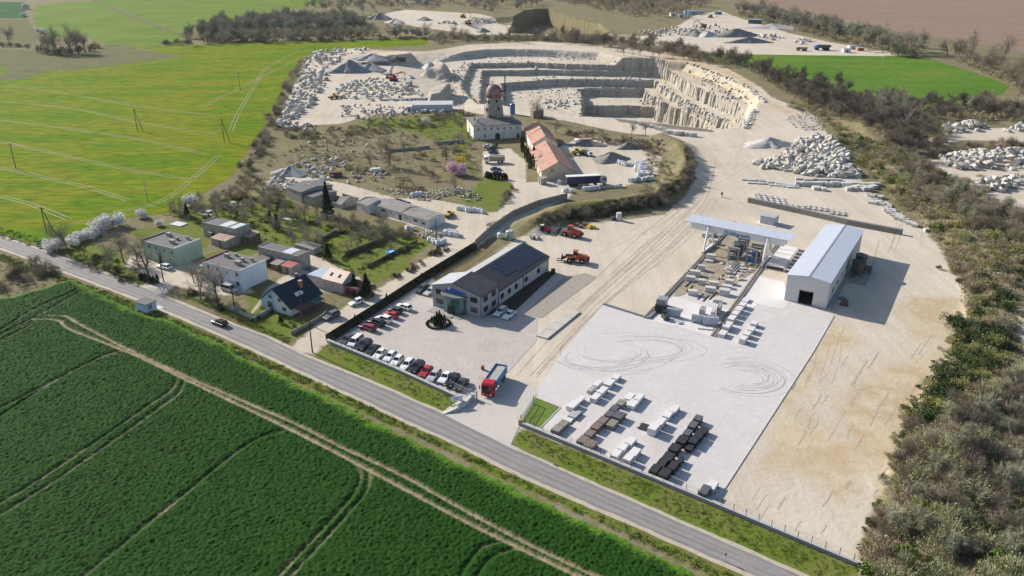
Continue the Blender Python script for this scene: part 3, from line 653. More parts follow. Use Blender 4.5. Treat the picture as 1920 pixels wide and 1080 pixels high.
# ------------------------------------------------------------------ buildings
W_white = mat('white_render', [(.60, .60, .59), (.68, .68, .67)], scale=.5, fine=.05)
W_oldwhite = mat('weathered_whitewash', [(.50, .48, .44), (.66, .645, .61), (.58, .56, .52), (.40, .37, .33)], scale=.6, detail=8, fine=.1)
W_grey = mat('light_grey_cladding', [(.30, .295, .32), (.33, .325, .35)], scale=.4, fine=.03)
W_panel = mat('hall_cladding', [(.56, .545, .54), (.61, .595, .59)], scale=.3, fine=.03)
W_green = mat('mint_render', [(.30, .40, .32), (.36, .46, .37)], scale=.4, fine=.05)
W_blue = mat('pale_blue_render', [(.60, .65, .74), (.66, .71, .79)], scale=.4, fine=.05)
W_blue2 = mat('sky_blue_render', [(.36, .50, .62), (.42, .56, .68)], scale=.4, fine=.05)
W_conc = mat('stained_concrete_wall', [(.22, .21, .195), (.34, .325, .30), (.27, .255, .235), (.42, .40, .37)], scale=.55, detail=8, fine=.15, stretch=(1, 1, .4))
W_pink = mat('pinkish_render', [(.42, .35, .35), (.47, .40, .40)], scale=.5, fine=.06)
W_yellow = mat('yellow_render', [(.48, .41, .27), (.56, .49, .35), (.42, .37, .27)], scale=.4, detail=7, fine=.1)
W_brick = mat('brick_wall', [(.17, .10, .075), (.24, .15, .115)], scale=2, fine=.2)
R_felt = mat('roofing_felt', [(.10, .098, .105), (.135, .13, .138), (.12, .116, .122)], scale=.35, detail=7, fine=.12)
R_slate = mat('anthracite_roof_tiles', [(.030, .034, .042), (.045, .05, .06)], scale=.7, fine=.2, rough=.6)
R_navy = mat('dark_blue_tiles', [(.012, .022, .035), (.022, .034, .05)], scale=.8, fine=.2, rough=.55)
R_sheet = mat('light_metal_roof', [(.37, .37, .40), (.42, .42, .45)], scale=.3, rough=.45, fine=.03, stretch=(3, 1, 1))
R_hall = mat('hall_metal_roof', [(.44, .47, .55), (.50, .53, .61)], scale=.25, rough=.4, fine=.03, stretch=(4, 1, 1))
R_eternit = mat('asbestos_sheet_roof', [(.17, .155, .145), (.25, .235, .22), (.20, .185, .175)], scale=.5, detail=7, fine=.15, stretch=(1, .3, 1))
R_tile = mat('faded_red_tiles', [(.31, .165, .125), (.40, .225, .17), (.35, .195, .145), (.26, .15, .125)], scale=.35, detail=7, fine=.15)
R_copper = mat('pale_orange_sheet', [(.62, .47, .38), (.68, .54, .45)], scale=.4, fine=.04, rough=.5)
R_rust = mat('rusty_sheet', [(.26, .16, .12), (.38, .28, .24), (.30, .20, .16)], scale=.6, fine=.15)
R_red = paint('brick_red_sheet', (.32, .08, .07), .5)
M_glass = mat('dark_window_glass', [(.02, .025, .03), (.035, .04, .05)], scale=.6, rough=.08, spec=.8)
M_teal = mat('teal_curtain_glass', [(.03, .09, .10), (.06, .15, .16), (.02, .05, .06)], scale=.5, rough=.08, spec=.8)
M_frame = paint('anthracite_frame', (.03, .032, .036))
M_wframe = paint('white_frame', (.62, .62, .61))
M_black = paint('blackish', (.015, .015, .017), .6)
M_steelw = paint('white_painted_steel', (.66, .67, .69), .45)
M_trim = paint('dark_grey_trim', (.05, .052, .06), .5)
M_pv = mat('solar_cell', [(.008, .010, .022), (.012, .014, .03)], scale=1, rough=.15, spec=.6)
M_pvline = paint('aluminium', (.55, .56, .60), .35)
M_wood = mat('weathered_timber', [(.13, .09, .06), (.20, .15, .10)], scale=2, fine=.2, stretch=(1, 1, .2))
M_bluesteel = paint('blue_steel', (.03, .13, .40), .45)

def dirv(a): return math.cos(rad(a)), math.sin(rad(a))
def wall_frame(face, L, W):
    """origin, along and outward of a facade; F front x=0, B back, R right y=0, L left"""
    return {'F': ((0, W), (0, -1), (-1, 0)), 'B': ((L, 0), (0, 1), (1, 0)), 'R': ((0, 0), (1, 0), (0, -1)), 'L': ((L, W), (-1, 0), (0, 1))}[face]
def opening(root, face, L, W, u, z, w, h, kind='window', fm=None, gm=None, mull=1, bars=0, off=None):
    """u measured left to right seen from outside, to the centre; z the sill"""
    (ox, oy), (ax, ay), (nx, ny) = wall_frame(face, L, W) if off is None else off
    fm = fm or M_wframe; gm = gm or M_glass
    def bx(b, u0, u1, z0, z1, d0, d1):
        P = [(ox+ax*uu+nx*d, oy+ay*uu+ny*d) for uu, d in ((u0, d0), (u1, d0), (u1, d1), (u0, d1))]
        if (P[1][0]-P[0][0])*(P[2][1]-P[1][1])-(P[1][1]-P[0][1])*(P[2][0]-P[1][0]) < 0: P = P[::-1]
        b.prism(P, z0, z1)
    t = .09; b = MB(); u0, u1 = u-w/2, u+w/2
    bx(b, u0, u1, z+h-t, z+h, -.02, .06); bx(b, u0, u1, z, z+t, -.02, .08); bx(b, u0, u0+t, z+t, z+h-t, -.02, .06); bx(b, u1-t, u1, z+t, z+h-t, -.02, .06)
    for k in range(1, mull+1): bx(b, u0+w*k/(mull+1)-.035, u0+w*k/(mull+1)+.035, z+t, z+h-t, -.02, .055)
    for k in range(1, bars+1): bx(b, u0+t, u1-t, z+h*k/(bars+1)-.03, z+h*k/(bars+1)+.03, -.02, .05)
    f = b.build(kind, fm, root)
    b = MB(); bx(b, u0+t, u1-t, z+t, z+h-t, -.02, .03); b.build('pane' if kind == 'window' else 'leaf', gm, f)
    return f
def walls_gable(b, L, W, eave, ridge, ro=.5):
    y = W*ro
    b.add([(0, 0, 0), (L, 0, 0), (L, W, 0), (0, W, 0), (0, 0, eave), (L, 0, eave), (L, W, eave), (0, W, eave), (0, y, ridge), (L, y, ridge)],
          [(0, 1, 5, 4), (2, 3, 7, 6), (3, 0, 4, 8, 7), (1, 2, 6, 9, 5), (3, 2, 1, 0), (4, 5, 9, 8), (8, 9, 6, 7)])
def roof_slab(b, L, W, eave, ridge, ro=.5, ov=.35, th=.16, side='both', x0=None, x1=None):
    y = W*ro; x0 = -ov if x0 is None else x0; x1 = L+ov if x1 is None else x1
    g = .02
    for sgn in (('R', 'L') if side == 'both' else (side,)):
        if sgn == 'R': ye, sl_ = -ov, (ridge-eave)/y; ze = eave-ov*sl_
        else: ye, sl_ = W+ov, (ridge-eave)/(W-y); ze = eave-ov*sl_
        V = [(x0, ye, ze+g), (x1, ye, ze+g), (x1, y, ridge+g), (x0, y, ridge+g)]; V += [(a, c, z+th) for a, c, z in V]
        Fs = [(3, 2, 1, 0), (4, 5, 6, 7), (0, 1, 5, 4), (1, 2, 6, 5), (2, 3, 7, 6), (3, 0, 4, 7)]
        if sgn == 'L': Fs = [f[::-1] for f in Fs]
        b.add(V, Fs)
def chimney(parent, x, y, z0, z1, w=.6, l=.6, m=None, cap=True):
    b = MB(); b.box(x-l/2, x+l/2, y-w/2, y+w/2, z0, z1)
    o = b.build('chimney', m or W_brick, parent)
    if cap:
        b = MB(); b.box(x-l/2-.08, x+l/2+.08, y-w/2-.08, y+w/2+.08, z1+.003, z1+.12); b.build('cap', W_conc, o)
    return o

# --- stone cutting hall
L, W = 46.0, 10.4
t = thing('industrial_hall', 'long white sheet metal hall with pale blue grey gabled roof and one open doorway', 'hall', (79.2, 182.2, .04), rad(58.5))
b = MB()
d0, d1, dh = 3.6, 6.9, 3.6                              # doorway cut out of the gable wall
b.box(0, .15, 0, d0, 0, 7.0); b.box(0, .15, d1, W, 0, 7.0); b.box(0, .15, d0, d1, dh, 7.0)
b.prof([(0, 0), (L, 0), (L, 7.0), (0, 7.0)], .003, .15) if False else b.box(.153, L-.153, 0, .15, 0, 7.0)
b.box(.153, L-.153, W-.15, W, 0, 7.0); b.box(L-.15, L, 0, W, 0, 7.0)
for x in (0, L-.15): b.add([(x, 0, 7.0), (x, W, 7.0), (x, W/2, 7.72), (x+.15, 0, 7.0), (x+.15, W, 7.0), (x+.15, W/2, 7.72)], [(0, 2, 1), (3, 4, 5), (0, 3, 5, 2), (2, 5, 4, 1)])
b.build('wall', W_panel, t)
b = MB(); roof_slab(b, L, W, 7.02, 7.74, .5, .25, .12); b.build('roof', R_hall, t)
b = MB(); b.box(-.26, L+.26, W/2-.18, W/2+.18, 7.86, 7.95); b.build('ridge_cap', R_sheet, t)
b = MB()
for y in (d0-.1, d1): b.box(-.05, -.003, y, y+.1, 0, dh+.1)
b.box(-.05, -.003, d0, d1, dh, dh+.1); b.build('door_frame', M_trim, t)
b = MB(); b.box(.2, L-.2, .2, W-.2, .01, .03); b.build('hall_floor', mat('hall_floor', (.12, .115, .11)), t)
b = MB(); b.box(1.2, 1.7, d0+.6, d1-.3, 3.0, 3.5); b.build('crane_hoist', paint('crane_yellow', (.65, .45, .03)), t)
for k in range(9):
    b = MB(); x = 3+k*5.0; b.box(x, x+.14, -.10, -.003, 0, 6.95); b.build('wall_post', W_panel, t)
for k in range(4): opening(t, 'R', L, W, 6+k*6, 2.6, 1.4, 1.0, fm=M_trim)
b = MB(); b.box(0, L, -1.1, -.12, 0, .35); b.build('plinth_slab', W_conc, t)
# two rusty filter tanks beside it
for k, (x, y) in enumerate(((25.5, -2.6), (29.2, -2.8))):
    c, s_ = dirv(58.5); gx_, gy_ = 79.2+x*c-y*s_, 182.2+x*s_+y*c
    k2 = thing('silo', ('dark steel water silo on the hall side, in front of the other one', 'dark steel water silo on the hall side, farther back and slightly taller')[k], 'silo', (gx_, gy_, .02))
    b = MB(); hh = 4.9+.5*k
    b.lathe([(.5, 1.0), (1.5, 2.4), (1.5, hh), (1.38, hh), (1.38, hh-1.2)], 20); b.build('tank', mat('silo_steel', [(.07, .05, .045), (.12, .09, .08)], scale=1, fine=.2, rough=.6), k2)
    for a in range(4): b = MB(); b.tube((1.3*math.cos(a*1.57+.7), 1.3*math.sin(a*1.57+.7), 0), (1.4*math.cos(a*1.57+.7), 1.4*math.sin(a*1.57+.7), 2.5), .1); b.build('leg', M_trim, k2)
    b = MB(); b.lathe([(1.5, hh-.02), (1.62, hh), (1.62, hh+.14), (1.4, hh+.14)], 20); b.build('rim', M_black, k2)
def at_hall(x, y): c, s_ = dirv(58.5); return (79.2+x*c-y*s_, 182.2+x*s_+y*c)
x_, y_ = at_hall(21, -1.4)
b = MB(); b.box(0, 11, -4.6, -.4, 0, .25); b.box(10.75, 11, -4.6, -.4, .25, 1.9); b.box(8, 10.7, -4.6, -4.4, .25, 1.9)
tag(b.build('silo_slab', W_conc, None, (x_, y_, .01), rad(58.5)), 'grey concrete slab with low bay walls under the two silos', 'slab')
x_, y_ = at_hall(5.2, -3.4)
c_ = thing('water_pump', 'dark red pump unit standing in the shadow of the hall', 'pump', (x_, y_, .01), rad(58))
b = MB(); b.box(-1, 1, -.8, .8, .15, 1.2, top=.85); b.build('housing', paint('oxide_red', (.12, .04, .03)), c_)
b = MB(); b.box(-1.2, 1.2, -.9, -.7, 0, .15); b.box(-1.2, 1.2, .7, .9, 0, .15); b.tube((0, 0, 1.2), (0, 0, 1.7), .12); b.build('skid', M_black, c_)
x_, y_ = at_hall(8.5, -2.2)
b = MB(); b.lathe([(.75, 0), (.8, .5), (.7, .5), (.65, .1)], 14); tag(b.build('water_tub', W_conc, None, (x_, y_, .01)), 'round pale tub on the ground beside the hall', 'tub')

# --- office with solar panels
t = thing('office_building', 'grey two storey office with glass entrance, anthracite roof and solar panels', 'office', (-7.6, 176.8, .04), rad(60))
L1, W1, L2 = 8.2, 14.4, 36.0
b = MB(); walls_gable(b, L1, W1, 5.8, 7.6, .56); b.build('front_wall', W_grey, t)
bo = MB(); y0, W2 = .25, 13.6
B2 = MB(); walls_gable(B2, L2-L1-.01, W2, 4.0, 6.6, .6)
B2.v = [(x+L1+.01, y+y0, z) for x, y, z in B2.v]; B2.build('rear_wall', mat('office_side_cladding', [(.40, .40, .415), (.45, .45, .465)], scale=.3, fine=.03), t)
b = MB(); roof_slab(b, L1, W1, 5.8, 7.6, .56, .3, .2, 'R'); b.build('front_roof_right', R_slate, t)
b = MB(); roof_slab(b, L1, W1, 5.8, 7.6, .56, .3, .2, 'L'); b.build('front_roof_left', R_sheet, t)
def shifted(fn, dx, dy):
    b = MB(); fn(b); b.v = [(x+dx, y+dy, z) for x, y, z in b.v]; return b
shifted(lambda q: roof_slab(q, L2-L1, W2, 4.0, 6.6, .6, .3, .2, 'R', x0=.32), L1, y0).build('rear_roof_right', R_slate, t)
shifted(lambda q: roof_slab(q, L2-L1, W2, 4.0, 6.6, .6, .3, .2, 'L', x0=.32), L1, y0).build('rear_roof_left', mat('grey_sheet_roof', [(.27, .27, .29), (.31, .31, .33)], scale=.3, rough=.5, stretch=(4, 1, 1)), t)
b = MB()                                                # gutters and verge boards
b.box(-.3, L1+.3, -.42, -.31, 5.45, 5.62); b.box(L1+.33, L2+.3, -.18, -.06, 3.62, 3.8)
b.tube((L1+.12, -.1, 0), (L1+.12, -.1, 5.5), .11); b.tube((21.5, .14, 0), (21.5, .14, 3.7), .09); b.tube((L2-.2, .14, 0), (L2-.2, .14, 3.7), .09); b.tube((-.1, -.08, 0), (-.1, -.08, 5.5), .08)
b.build('gutter', M_trim, t)
# solar array, following the right slope of the rear roof
sl_ = (6.6-4.0)/(W2*.6)
def onroof(x, yy, dz): return (x, y0+yy, 4.0+yy*sl_+.22+dz)
pv = None
b = MB(); fr = MB()
for r in range(6):
    for c in range(10):
        if r == 0 and c < 3: continue
        xx0, yy0 = 15.8+c*1.95, .9+r*1.13
        q = [(xx0+.05, yy0+.05), (xx0+1.9, yy0+.05), (xx0+1.9, yy0+1.08), (xx0+.05, yy0+1.08)]
        b.add([onroof(x, y, .10) for x, y in q]+[onroof(x, y, .02) for x, y in q], [(0, 1, 2, 3), (7, 6, 5, 4), (4, 5, 1, 0), (5, 6, 2, 1), (6, 7, 3, 2), (7, 4, 0, 3)])
        q = [(xx0-.02, yy0-.02), (xx0+1.97, yy0-.02), (xx0+1.97, yy0+1.15), (xx0-.02, yy0+1.15)]
        fr.add([onroof(x, y, .075) for x, y in q], [(0, 1, 2, 3)])
pv = b.build('solar_panels', M_pv, t); fr.build('panel_frame', mat('panel_frame_grey', (.34, .35, .38), rough=.4), pv)
# windows
for u in (2.1, 12.4):
    for z in (1.1, 3.75): opening(t, 'F', L1, W1, u, z, 2.0, 1.35, fm=M_frame, mull=2)
for u in (2.2, 6.0):
    for z in (1.0, 3.7): opening(t, 'R', L1, W1, u, z, 1.9, 1.35, fm=M_frame)
for u in (10.6, 14.2, 17.8, 23.2, 30.2): opening(t, 'R', L2, W1, u, 1.2, 1.6, 1.35, fm=M_frame, off=((0, y0), (1, 0), (0, -1)))
# curved glass entrance with its canopy, and the blue pediment above
b = MB(); arc_ = []
for k in range(9):
    a = math.pi*(k/8); arc_.append((-1.9*math.sin(a)-.02, 7.6-3.3*math.cos(a)))
b.prism(arc_[::-1] , 0.0, 4.5); g_ = b.build('glass_entrance', M_teal, t)
b = MB()
for k in range(9):
    x, y = arc_[k]; b.tube((x-.03, y, 0), (x-.03, y, 4.5), .06, n=5)
for z in (1.5, 3.0, 4.45):
    for k in range(8): b.tube((arc_[k][0]-.03, arc_[k][1], z), (arc_[k+1][0]-.03, arc_[k+1][1], z), .05, n=4)
b.build('mullion_frame', mat('glazing_bars', (.10, .16, .17), rough=.4), g_)
b = MB(); b.box(-2.1, -2.0, 6.6, 8.4, 0, 2.4); b.build('entrance_door', M_black, g_)
b = MB(); P_ = [(-2.5*math.sin(math.pi*k/8)-.02, 7.6-3.9*math.cos(math.pi*k/8)) for k in range(9)]
b.prism(P_[::-1], 4.52, 4.95); b.build('canopy', mat('canopy_grey', (.14, .15, .165)), t)
b = MB(); b.add([(-.04, 4.4, 5.05), (-.04, 10.4, 5.05), (-.04, 10.4, 5.75), (-.04, 8.1, 6.3), (-.04, 4.4, 5.6)], [(4, 3, 2, 1, 0)]); b.build('pediment', M_bluesteel, t)
b = MB(); b.tube((-.05, 9.3, 6.0), (-.09, 9.3, 6.0), .42, n=16); b.build('emblem', M_steelw, t)
b = MB(); b.box(-3.4, -.05, 4.0, 13.8, 0, .10); b.box(-4.0, -2.3, 6.4, 8.8, .103, .2); b.build('entrance_step', W_conc, t)

# --- gantry crane with a roofed bridge and the firm's name
ux, uy = dirv(58.9)                                     # along the rails
LFp, LBp, RFp, RBp = G(1321.7, 476), G(1333.5, 462), G(1430.7, 502.5), G(1442.5, 481.7)
mid = ((LFp[0]+LBp[0]+RFp[0]+RBp[0])/4, (LFp[1]+LBp[1]+RFp[1]+RBp[1])/4)
acr = math.atan2((RFp[1]+RBp[1])-(LFp[1]+LBp[1]), (RFp[0]+RBp[0])-(LFp[0]+LBp[0]))
span = math.hypot((RFp[0]+RBp[0]-LFp[0]-LBp[0])/2, (RFp[1]+RBp[1]-LFp[1]-LBp[1])/2)
t = thing('gantry_crane', 'white gantry crane with long roofed bridge and blue lettering standing on rails', 'crane', (mid[0], mid[1], .05), acr)
hs = span/2
b = MB()
b.box(-hs-5.6, hs+4.6, -1.15, -.35, 6.15, 8.0); b.build('bridge_girder', M_steelw, t)
b = MB(); b.box(-hs-5.6, hs+4.6, 1.2, 1.9, 6.0, 8.0); b.build('rear_girder', M_steelw, t)
b = MB(); b.add([(-hs-7.4, -1.7, 8.15), (hs+6.2, -1.7, 8.15), (hs+6.2, 3.6, 8.75), (-hs-7.4, 3.6, 8.75), (-hs-7.4, -1.7, 8.3), (hs+6.2, -1.7, 8.3), (hs+6.2, 3.6, 8.9), (-hs-7.4, 3.6, 8.9)], [(3, 2, 1, 0), (4, 5, 6, 7), (0, 1, 5, 4), (1, 2, 6, 5), (2, 3, 7, 6), (3, 0, 4, 7)])
b.build('roof', R_hall, t)
for sx in (-1, 1):
    for sy in (-1, 1):
        b = MB(); b.tube((sx*hs, sy*1.45, 7.7), (sx*hs, sy*3.7, .9), .40, .30, 8); b.build('leg', M_steelw, t)
    b = MB(); b.box(sx*hs-.35, sx*hs+.35, -4.6, 4.6, .35, .95)
    bg_ = b.build('bogie_beam', M_steelw, t)
    for y in (-3.8, 3.8): b = MB(); b.tube((sx*hs-.25, y, .35), (sx*hs+.25, y, .35), .35, n=12); b.build('bogie_wheel', M_trim, bg_)
# the lettering, raised 2 cm off the girder face
tc_ = bpy.data.curves.new('lettering', 'FONT'); tc_.body = 'l\u00f6bgranit'; tc_.size = 1.6; tc_.extrude = .02; tc_.offset = .035; tc_.space_character = 1.06
to0 = bpy.data.objects.new('lettering', tc_); COL.objects.link(to0); bpy.context.view_layer.update()
lm = bpy.data.meshes.new_from_object(to0.evaluated_get(bpy.context.evaluated_depsgraph_get())); bpy.data.objects.remove(to0)
to = link('lettering', lm, t)
to.rotation_euler = (rad(90), 0, 0); to.location = (-2.55, -1.18, 6.42)
lm.materials.clear(); lm.materials.append(paint('sign_blue', (.01, .10, .36), .5))
b = MB()
for k in range(24):
    a0, a1 = 2*math.pi*k/24, 2*math.pi*(k+1)/24
    V = [(-3.5+r*math.cos(a), -1.17-d, 6.88+r*math.sin(a)) for d in (0, .04) for a, r in ((a0, .46), (a1, .46), (a1, .66), (a0, .66))]
    b.add(V, [(0, 1, 2, 3), (7, 6, 5, 4), (4, 5, 1, 0), (6, 7, 3, 2)])
b.box(-3.55, -3.45, -1.21, -1.17, 6.8, 7.2); b.box(-3.5, -3.05, -1.21, -1.17, 6.83, 6.93)
b.build('emblem_ring', bpy.data.materials['sign_blue'], t)
# stone splitting plant below it
pl = G(1396, 488); t = thing('stone_splitting_plant', 'tangle of grey steel stone saws and frames under the gantry crane', 'machine', (pl[0], pl[1], .05), rad(58))
M_ms = mat('dusty_machine_steel', [(.20, .21, .22), (.34, .345, .35)], scale=1, fine=.15, rough=.6)
M_md = mat('dark_machine_steel', [(.06, .065, .075), (.12, .125, .135)], scale=1, fine=.15, rough=.6)
for k, (x, y) in enumerate(((-3, 2.5), (1.5, 2.2), (6, 2.4), (-2, -2.4), (3, -2.6))):
    b = MB()
    for sy in (-1.3, 1.3): b.box(x-.18, x+.18, y+sy-.18, y+sy+.18, 0, 3.8+.3*(k % 2))
    b.box(x-.3, x+.3, y-1.7, y+1.7, 3.8+.3*(k % 2)+.003, 4.4+.3*(k % 2)); b.build('saw_frame', M_ms, t)
    b = MB(); b.box(x-.35, x+.35, y-.9, y+.9, .5, 1.7+.4*(k % 3)); b.tube((x, y-1, 3.2), (x, y+1, 3.2), .3); b.build('saw_head', (M_md, bpy.data.materials['sign_blue'])[k == 3], t)
b = MB(); b.box(-4, 8, -.5, .1, 2.3, 2.5); b.box(-4, 8, 3.9, 4.1, 2.5, 2.65)
for k in range(7): b.box(-4+2*k, -3.9+2*k, 4.0, 4.1, 0, 3.6); b.tube((-4+2*k, 4.05, 3.6), (-2+2*k, 4.05, 3.6), .05)
b.build('walkway', M_ms, t)
b = MB()
for k in range(4): b.box(-13, -4, -.9+.75*k, -.6+.75*k, .15, .4)
b.build('roller_track', M_ms, t)
# crane rails
L_ = []
for k, (a, c) in enumerate((((1209, 597), (1378, 418)), ((1336, 631), (1462, 452)))):
    p, q = G(*a), G(*c); d_ = math.atan2(q[1]-p[1], q[0]-p[0]); ln = math.hypot(q[0]-p[0], q[1]-p[1])
    b = MB(); b.box(0, ln, -.55, .55, 0, .32); o = b.build('crane_rail', W_conc, None, (p[0], p[1], .05), d_)
    tag(o, ('concrete crane rail kerb on the dirt side of the block yard', 'concrete crane rail kerb along the pale yard, ending by the slab row')[k], 'rail')
    b = MB(); b.box(0, ln, -.12, .12, .323, .45); b.build('steel_rail', mat('rusty_rail', [(.14, .085, .05), (.22, .15, .10)], scale=2, fine=.2), o)
# settling basin with concrete beams between crane and hall
p = G(1434, 503); t = thing('settling_basin', 'concrete basin covered by white slabs with an open beamed channel beside the hall', 'basin', (p[0], p[1], .03), rad(59.5))
b = MB(); b.box(0, 19, -.25, 0, 0, .9); b.box(0, 19, -8.6, -8.3, 0, .9); b.box(0, 19, -5.4, -5.1, 0, 1.0); b.build('basin_wall', m_conc, t)
for k in range(5):
    b = MB(); b.box(.1+3.8*k, 3.6+3.8*k, -5.0, -.1, .905, 1.1); b.build('cover_slab', m_conc_w, t)
for k in range(7):
    b = MB(); b.box(.2+3*k, .6+3*k, -8.28, -5.42, .5, .88); b.build('beam', m_conc, t)
b = MB(); b.box(0, 19, -8.28, -5.42, .02, .2); b.build('water', mat('murky_water', (.10, .13, .13), rough=.15), t)
# small cabin behind the crane
t = thing('site_cabin', 'small pale grey container cabin standing behind the gantry crane', 'cabin', (85.2, 246.1, .02), rad(53))
b = MB(); b.box(0, 4.2, 0, 4.6, .1, 2.6); b.build('wall', R_sheet, t)
b = MB(); b.box(-.15, 4.35, -.15, 4.75, 2.6, 2.75); b.build('roof', R_sheet, t)
for k in range(2):
    b = MB(); b.box(-.03, -.003, .4+2.1*k, 2.2+2.1*k, .2, 2.4); b.build('door', mat('cabin_door', (.40, .42, .47), rough=.5), t)
b = MB(); b.box(-1.6, 5, -1.2, 5.6, 0, .1); b.build('base_slab', m_conc_w, t)

# --- village: flat roofed blocks
def flat_block(name, label, C, ang, L, W, h, wm, gm, chims, wins, door, para=.45, cap=None, rfm=None):
    t = thing(name, label, 'house', (C[0], C[1], 0), rad(ang))
    b = MB(); b.box(0, L, 0, W, 0, h); b.build('wall', wm, t)
    b = MB(); b.box(.22, L-.22, .28, W-.28, h+.003, h+.09); rf = b.build('roof', rfm or R_felt, t)
    b = MB()
    b.box(0, L, 0, .25, h+.003, h+para); b.build('parapet', cap or M_wframe, t)
    b = MB(); b.box(0, L, W-.25, W, h+.003, h+para); b.build('parapet', gm, t)
    b = MB(); b.box(-.12, .2, .26, W-.26, h+.003, h+.14); b.build('eaves_trim', W_conc, t)
    for x, y, w, l, z in chims: chimney(rf, x, y, h+.09, h+.09+z, w, l, W_conc)
    for face, u, z, w, hh in wins: opening(t, face, L, W, u, z, w, hh)
    for face, u, w, hh in door:
        opening(t, face, L, W, u, .02, w, hh, kind='door', fm=M_trim, gm=M_black)
        (ox, oy), (ax, ay), (nx, ny) = wall_frame(face, L, W)
        b = MB(); P = [(ox+ax*(u-1)+nx*.02, oy+ay*(u-1)+ny*.02), (ox+ax*(u+1)+nx*.02, oy+ay*(u+1)+ny*.02), (ox+ax*(u+1)+nx*1.2, oy+ay*(u+1)+ny*1.2), (ox+ax*(u-1)+nx*1.2, oy+ay*(u-1)+ny*1.2)]
        b.prism(P if face in 'FL' else P, hh+.15, hh+.27); b.build('door_canopy', W_conc, t)
    return t
flat_block('apartment_house', 'mint green two storey house with flat grey roof, beside the parked white car', (-95.4, 210.7), 60, 9.2, 14.2, 5.3, W_green, W_conc,
           [(6.5, 10.5, 1.6, .7, .9), (3.0, 4.5, 1.6, .9, .9), (5.6, 5.6, .7, .7, .7), (7.4, 3.2, .7, .6, .8), (7.6, 11.6, .6, .6, .6)],
           [('F', 13, 3.5, 1.1, 1.1), ('F', 11.6, .9, 1.2, 1.2), ('F', 9.6, 3.5, 1.0, 1.0), ('F', 6, 3.5, 1.2, 1.2), ('F', 3, 3.5, 1.2, 1.2), ('F', 3, .9, 1.2, 1.2), ('R', 2.3, 3.2, .5, .8), ('R', 5.0, 2.2, .5, .9)], [('F', 7.2, 1.2, 2.2)])
flat_block('apartment_house', 'white and pale blue two storey house with flat grey roof and red edge trim', (-71.4, 193.7), 60, 9.0, 14.8, 5.4, W_blue, R_red,
           [(5.6, 11.2, 1.7, .7, .9), (3.2, 4.2, 1.8, 1.0, 1.0), (5.6, 5.2, .8, .8, .9), (7.0, 3.0, .6, .6, .8), (7.6, 9.8, .6, .6, .6)],
           [('F', 13.2, 3.7, 1.1, 1.2), ('F', 13.2, 1.0, 1.3, 1.3), ('F', 9.5, 3.7, .8, .9), ('F', 2.3, 3.7, 1.2, 1.2), ('F', 2.6, 1.0, 1.2, 1.2), ('F', 6, 3.7, 1.1, 1.1)], [('F', 7.0, 1.2, 2.2)])
flat_block('outbuilding', 'long stained concrete outbuilding with white patched flat roof behind the green house', (-84.1, 229.6), 62, 5.4, 14.4, 4.6, W_conc, W_conc,
           [], [('F', 2, 2.2, .9, 1.0), ('F', 4.6, 2.4, .8, 1.5), ('F', 6.8, 2.4, .8, 1.5), ('F', 9.4, 2.4, .8, 1.5), ('F', 12, 2.4, .8, 1.5)], [('F', 4.0, 1.5, 2.0)], .35, W_green)
flat_block('outbuilding', 'long grey concrete outbuilding with light patch on its flat roof, by the red roofed shed', (-59.9, 207.9), 60, 4.6, 15.6, 4.2, W_conc, W_conc,
           [], [('F', 2.2, 2.0, .8, 1.4), ('F', 5, 2.0, .8, 1.4), ('F', 8, 2.0, .8, 1.4), ('F', 10.6, 2.0, .8, 1.4), ('F', 13.0, 2.0, .8, 1.4), ('R', 2, 2.6, .6, .6)], [('F', 11.5, 1.2, 2.0)], .3, W_conc)
for nm, lb, C, a, L, W, h, rm, wm in (
    ('roof_patch', None, None, 0, 0, 0, 0, None, None),):
    pass
for blk, rects in ((1, ((.35, 5.0, 4.2, 7.4), (.35, 5.0, .4, 3.0))), (2, ((.35, 4.2, 3.0, 6.4),))):
    o = [q for q in bpy.data.objects if q.name.startswith('outbuilding') and q.parent is None][blk-1]
    hh = (4.6, 4.2)[blk-1]
    for x0, x1_, y0_, y1_ in rects:
        b = MB(); b.box(x0, x1_, y0_, y1_, hh+.095, hh+.12); b.build('roof_sheet', mat('pale_roof_sheet', (.50, .53, .58), rough=.5), o)
def lean_shed(name, label, px, py, ang, L, W, h0, h1, rm, wm, cat='shed'):
    C = G(px, py); t = thing(name, label, cat, (C[0], C[1], 0), rad(ang))
    b = MB(); V = [(0, 0, 0), (L, 0, 0), (L, W, 0), (0, W, 0), (0, 0, h0), (L, 0, h1), (L, W, h1), (0, W, h0)]
    b.add(V, [(3, 2, 1, 0), (4, 5, 6, 7), (0, 1, 5, 4), (1, 2, 6, 5), (2, 3, 7, 6), (3, 0, 4, 7)]); b.build('wall', wm, t)
    o_ = .25; b = MB(); sl = (h1-h0)/L
    V = [(-o_, -o_, h0-o_*sl+.01), (L+o_, -o_, h1+o_*sl+.01), (L+o_, W+o_, h1+o_*sl+.01), (-o_, W+o_, h0-o_*sl+.01)]; V += [(x, y, z+.1) for x, y, z in V]
    b.add(V, [(3, 2, 1, 0), (4, 5, 6, 7), (0, 1, 5, 4), (1, 2, 6, 5), (2, 3, 7, 6), (3, 0, 4, 7)]); b.build('roof', rm, t)
    b = MB(); b.box(-.04, -.003, W*.3, W*.3+1.0, .05, min(1.9, h0-.2)); b.build('door', M_wood, t)
    return t
lean_shed('shed', 'low shed with pinkish rusty sheet roof in front of the stained outbuilding', 424, 466, 60, 4.6, 6.2, 2.3, 2.7, R_rust, W_conc)
lean_shed('shed', 'small shed with bright red sheet roof below the grey outbuilding', 547, 516, 60, 3.6, 3.6, 2.2, 2.6, R_red, W_conc)
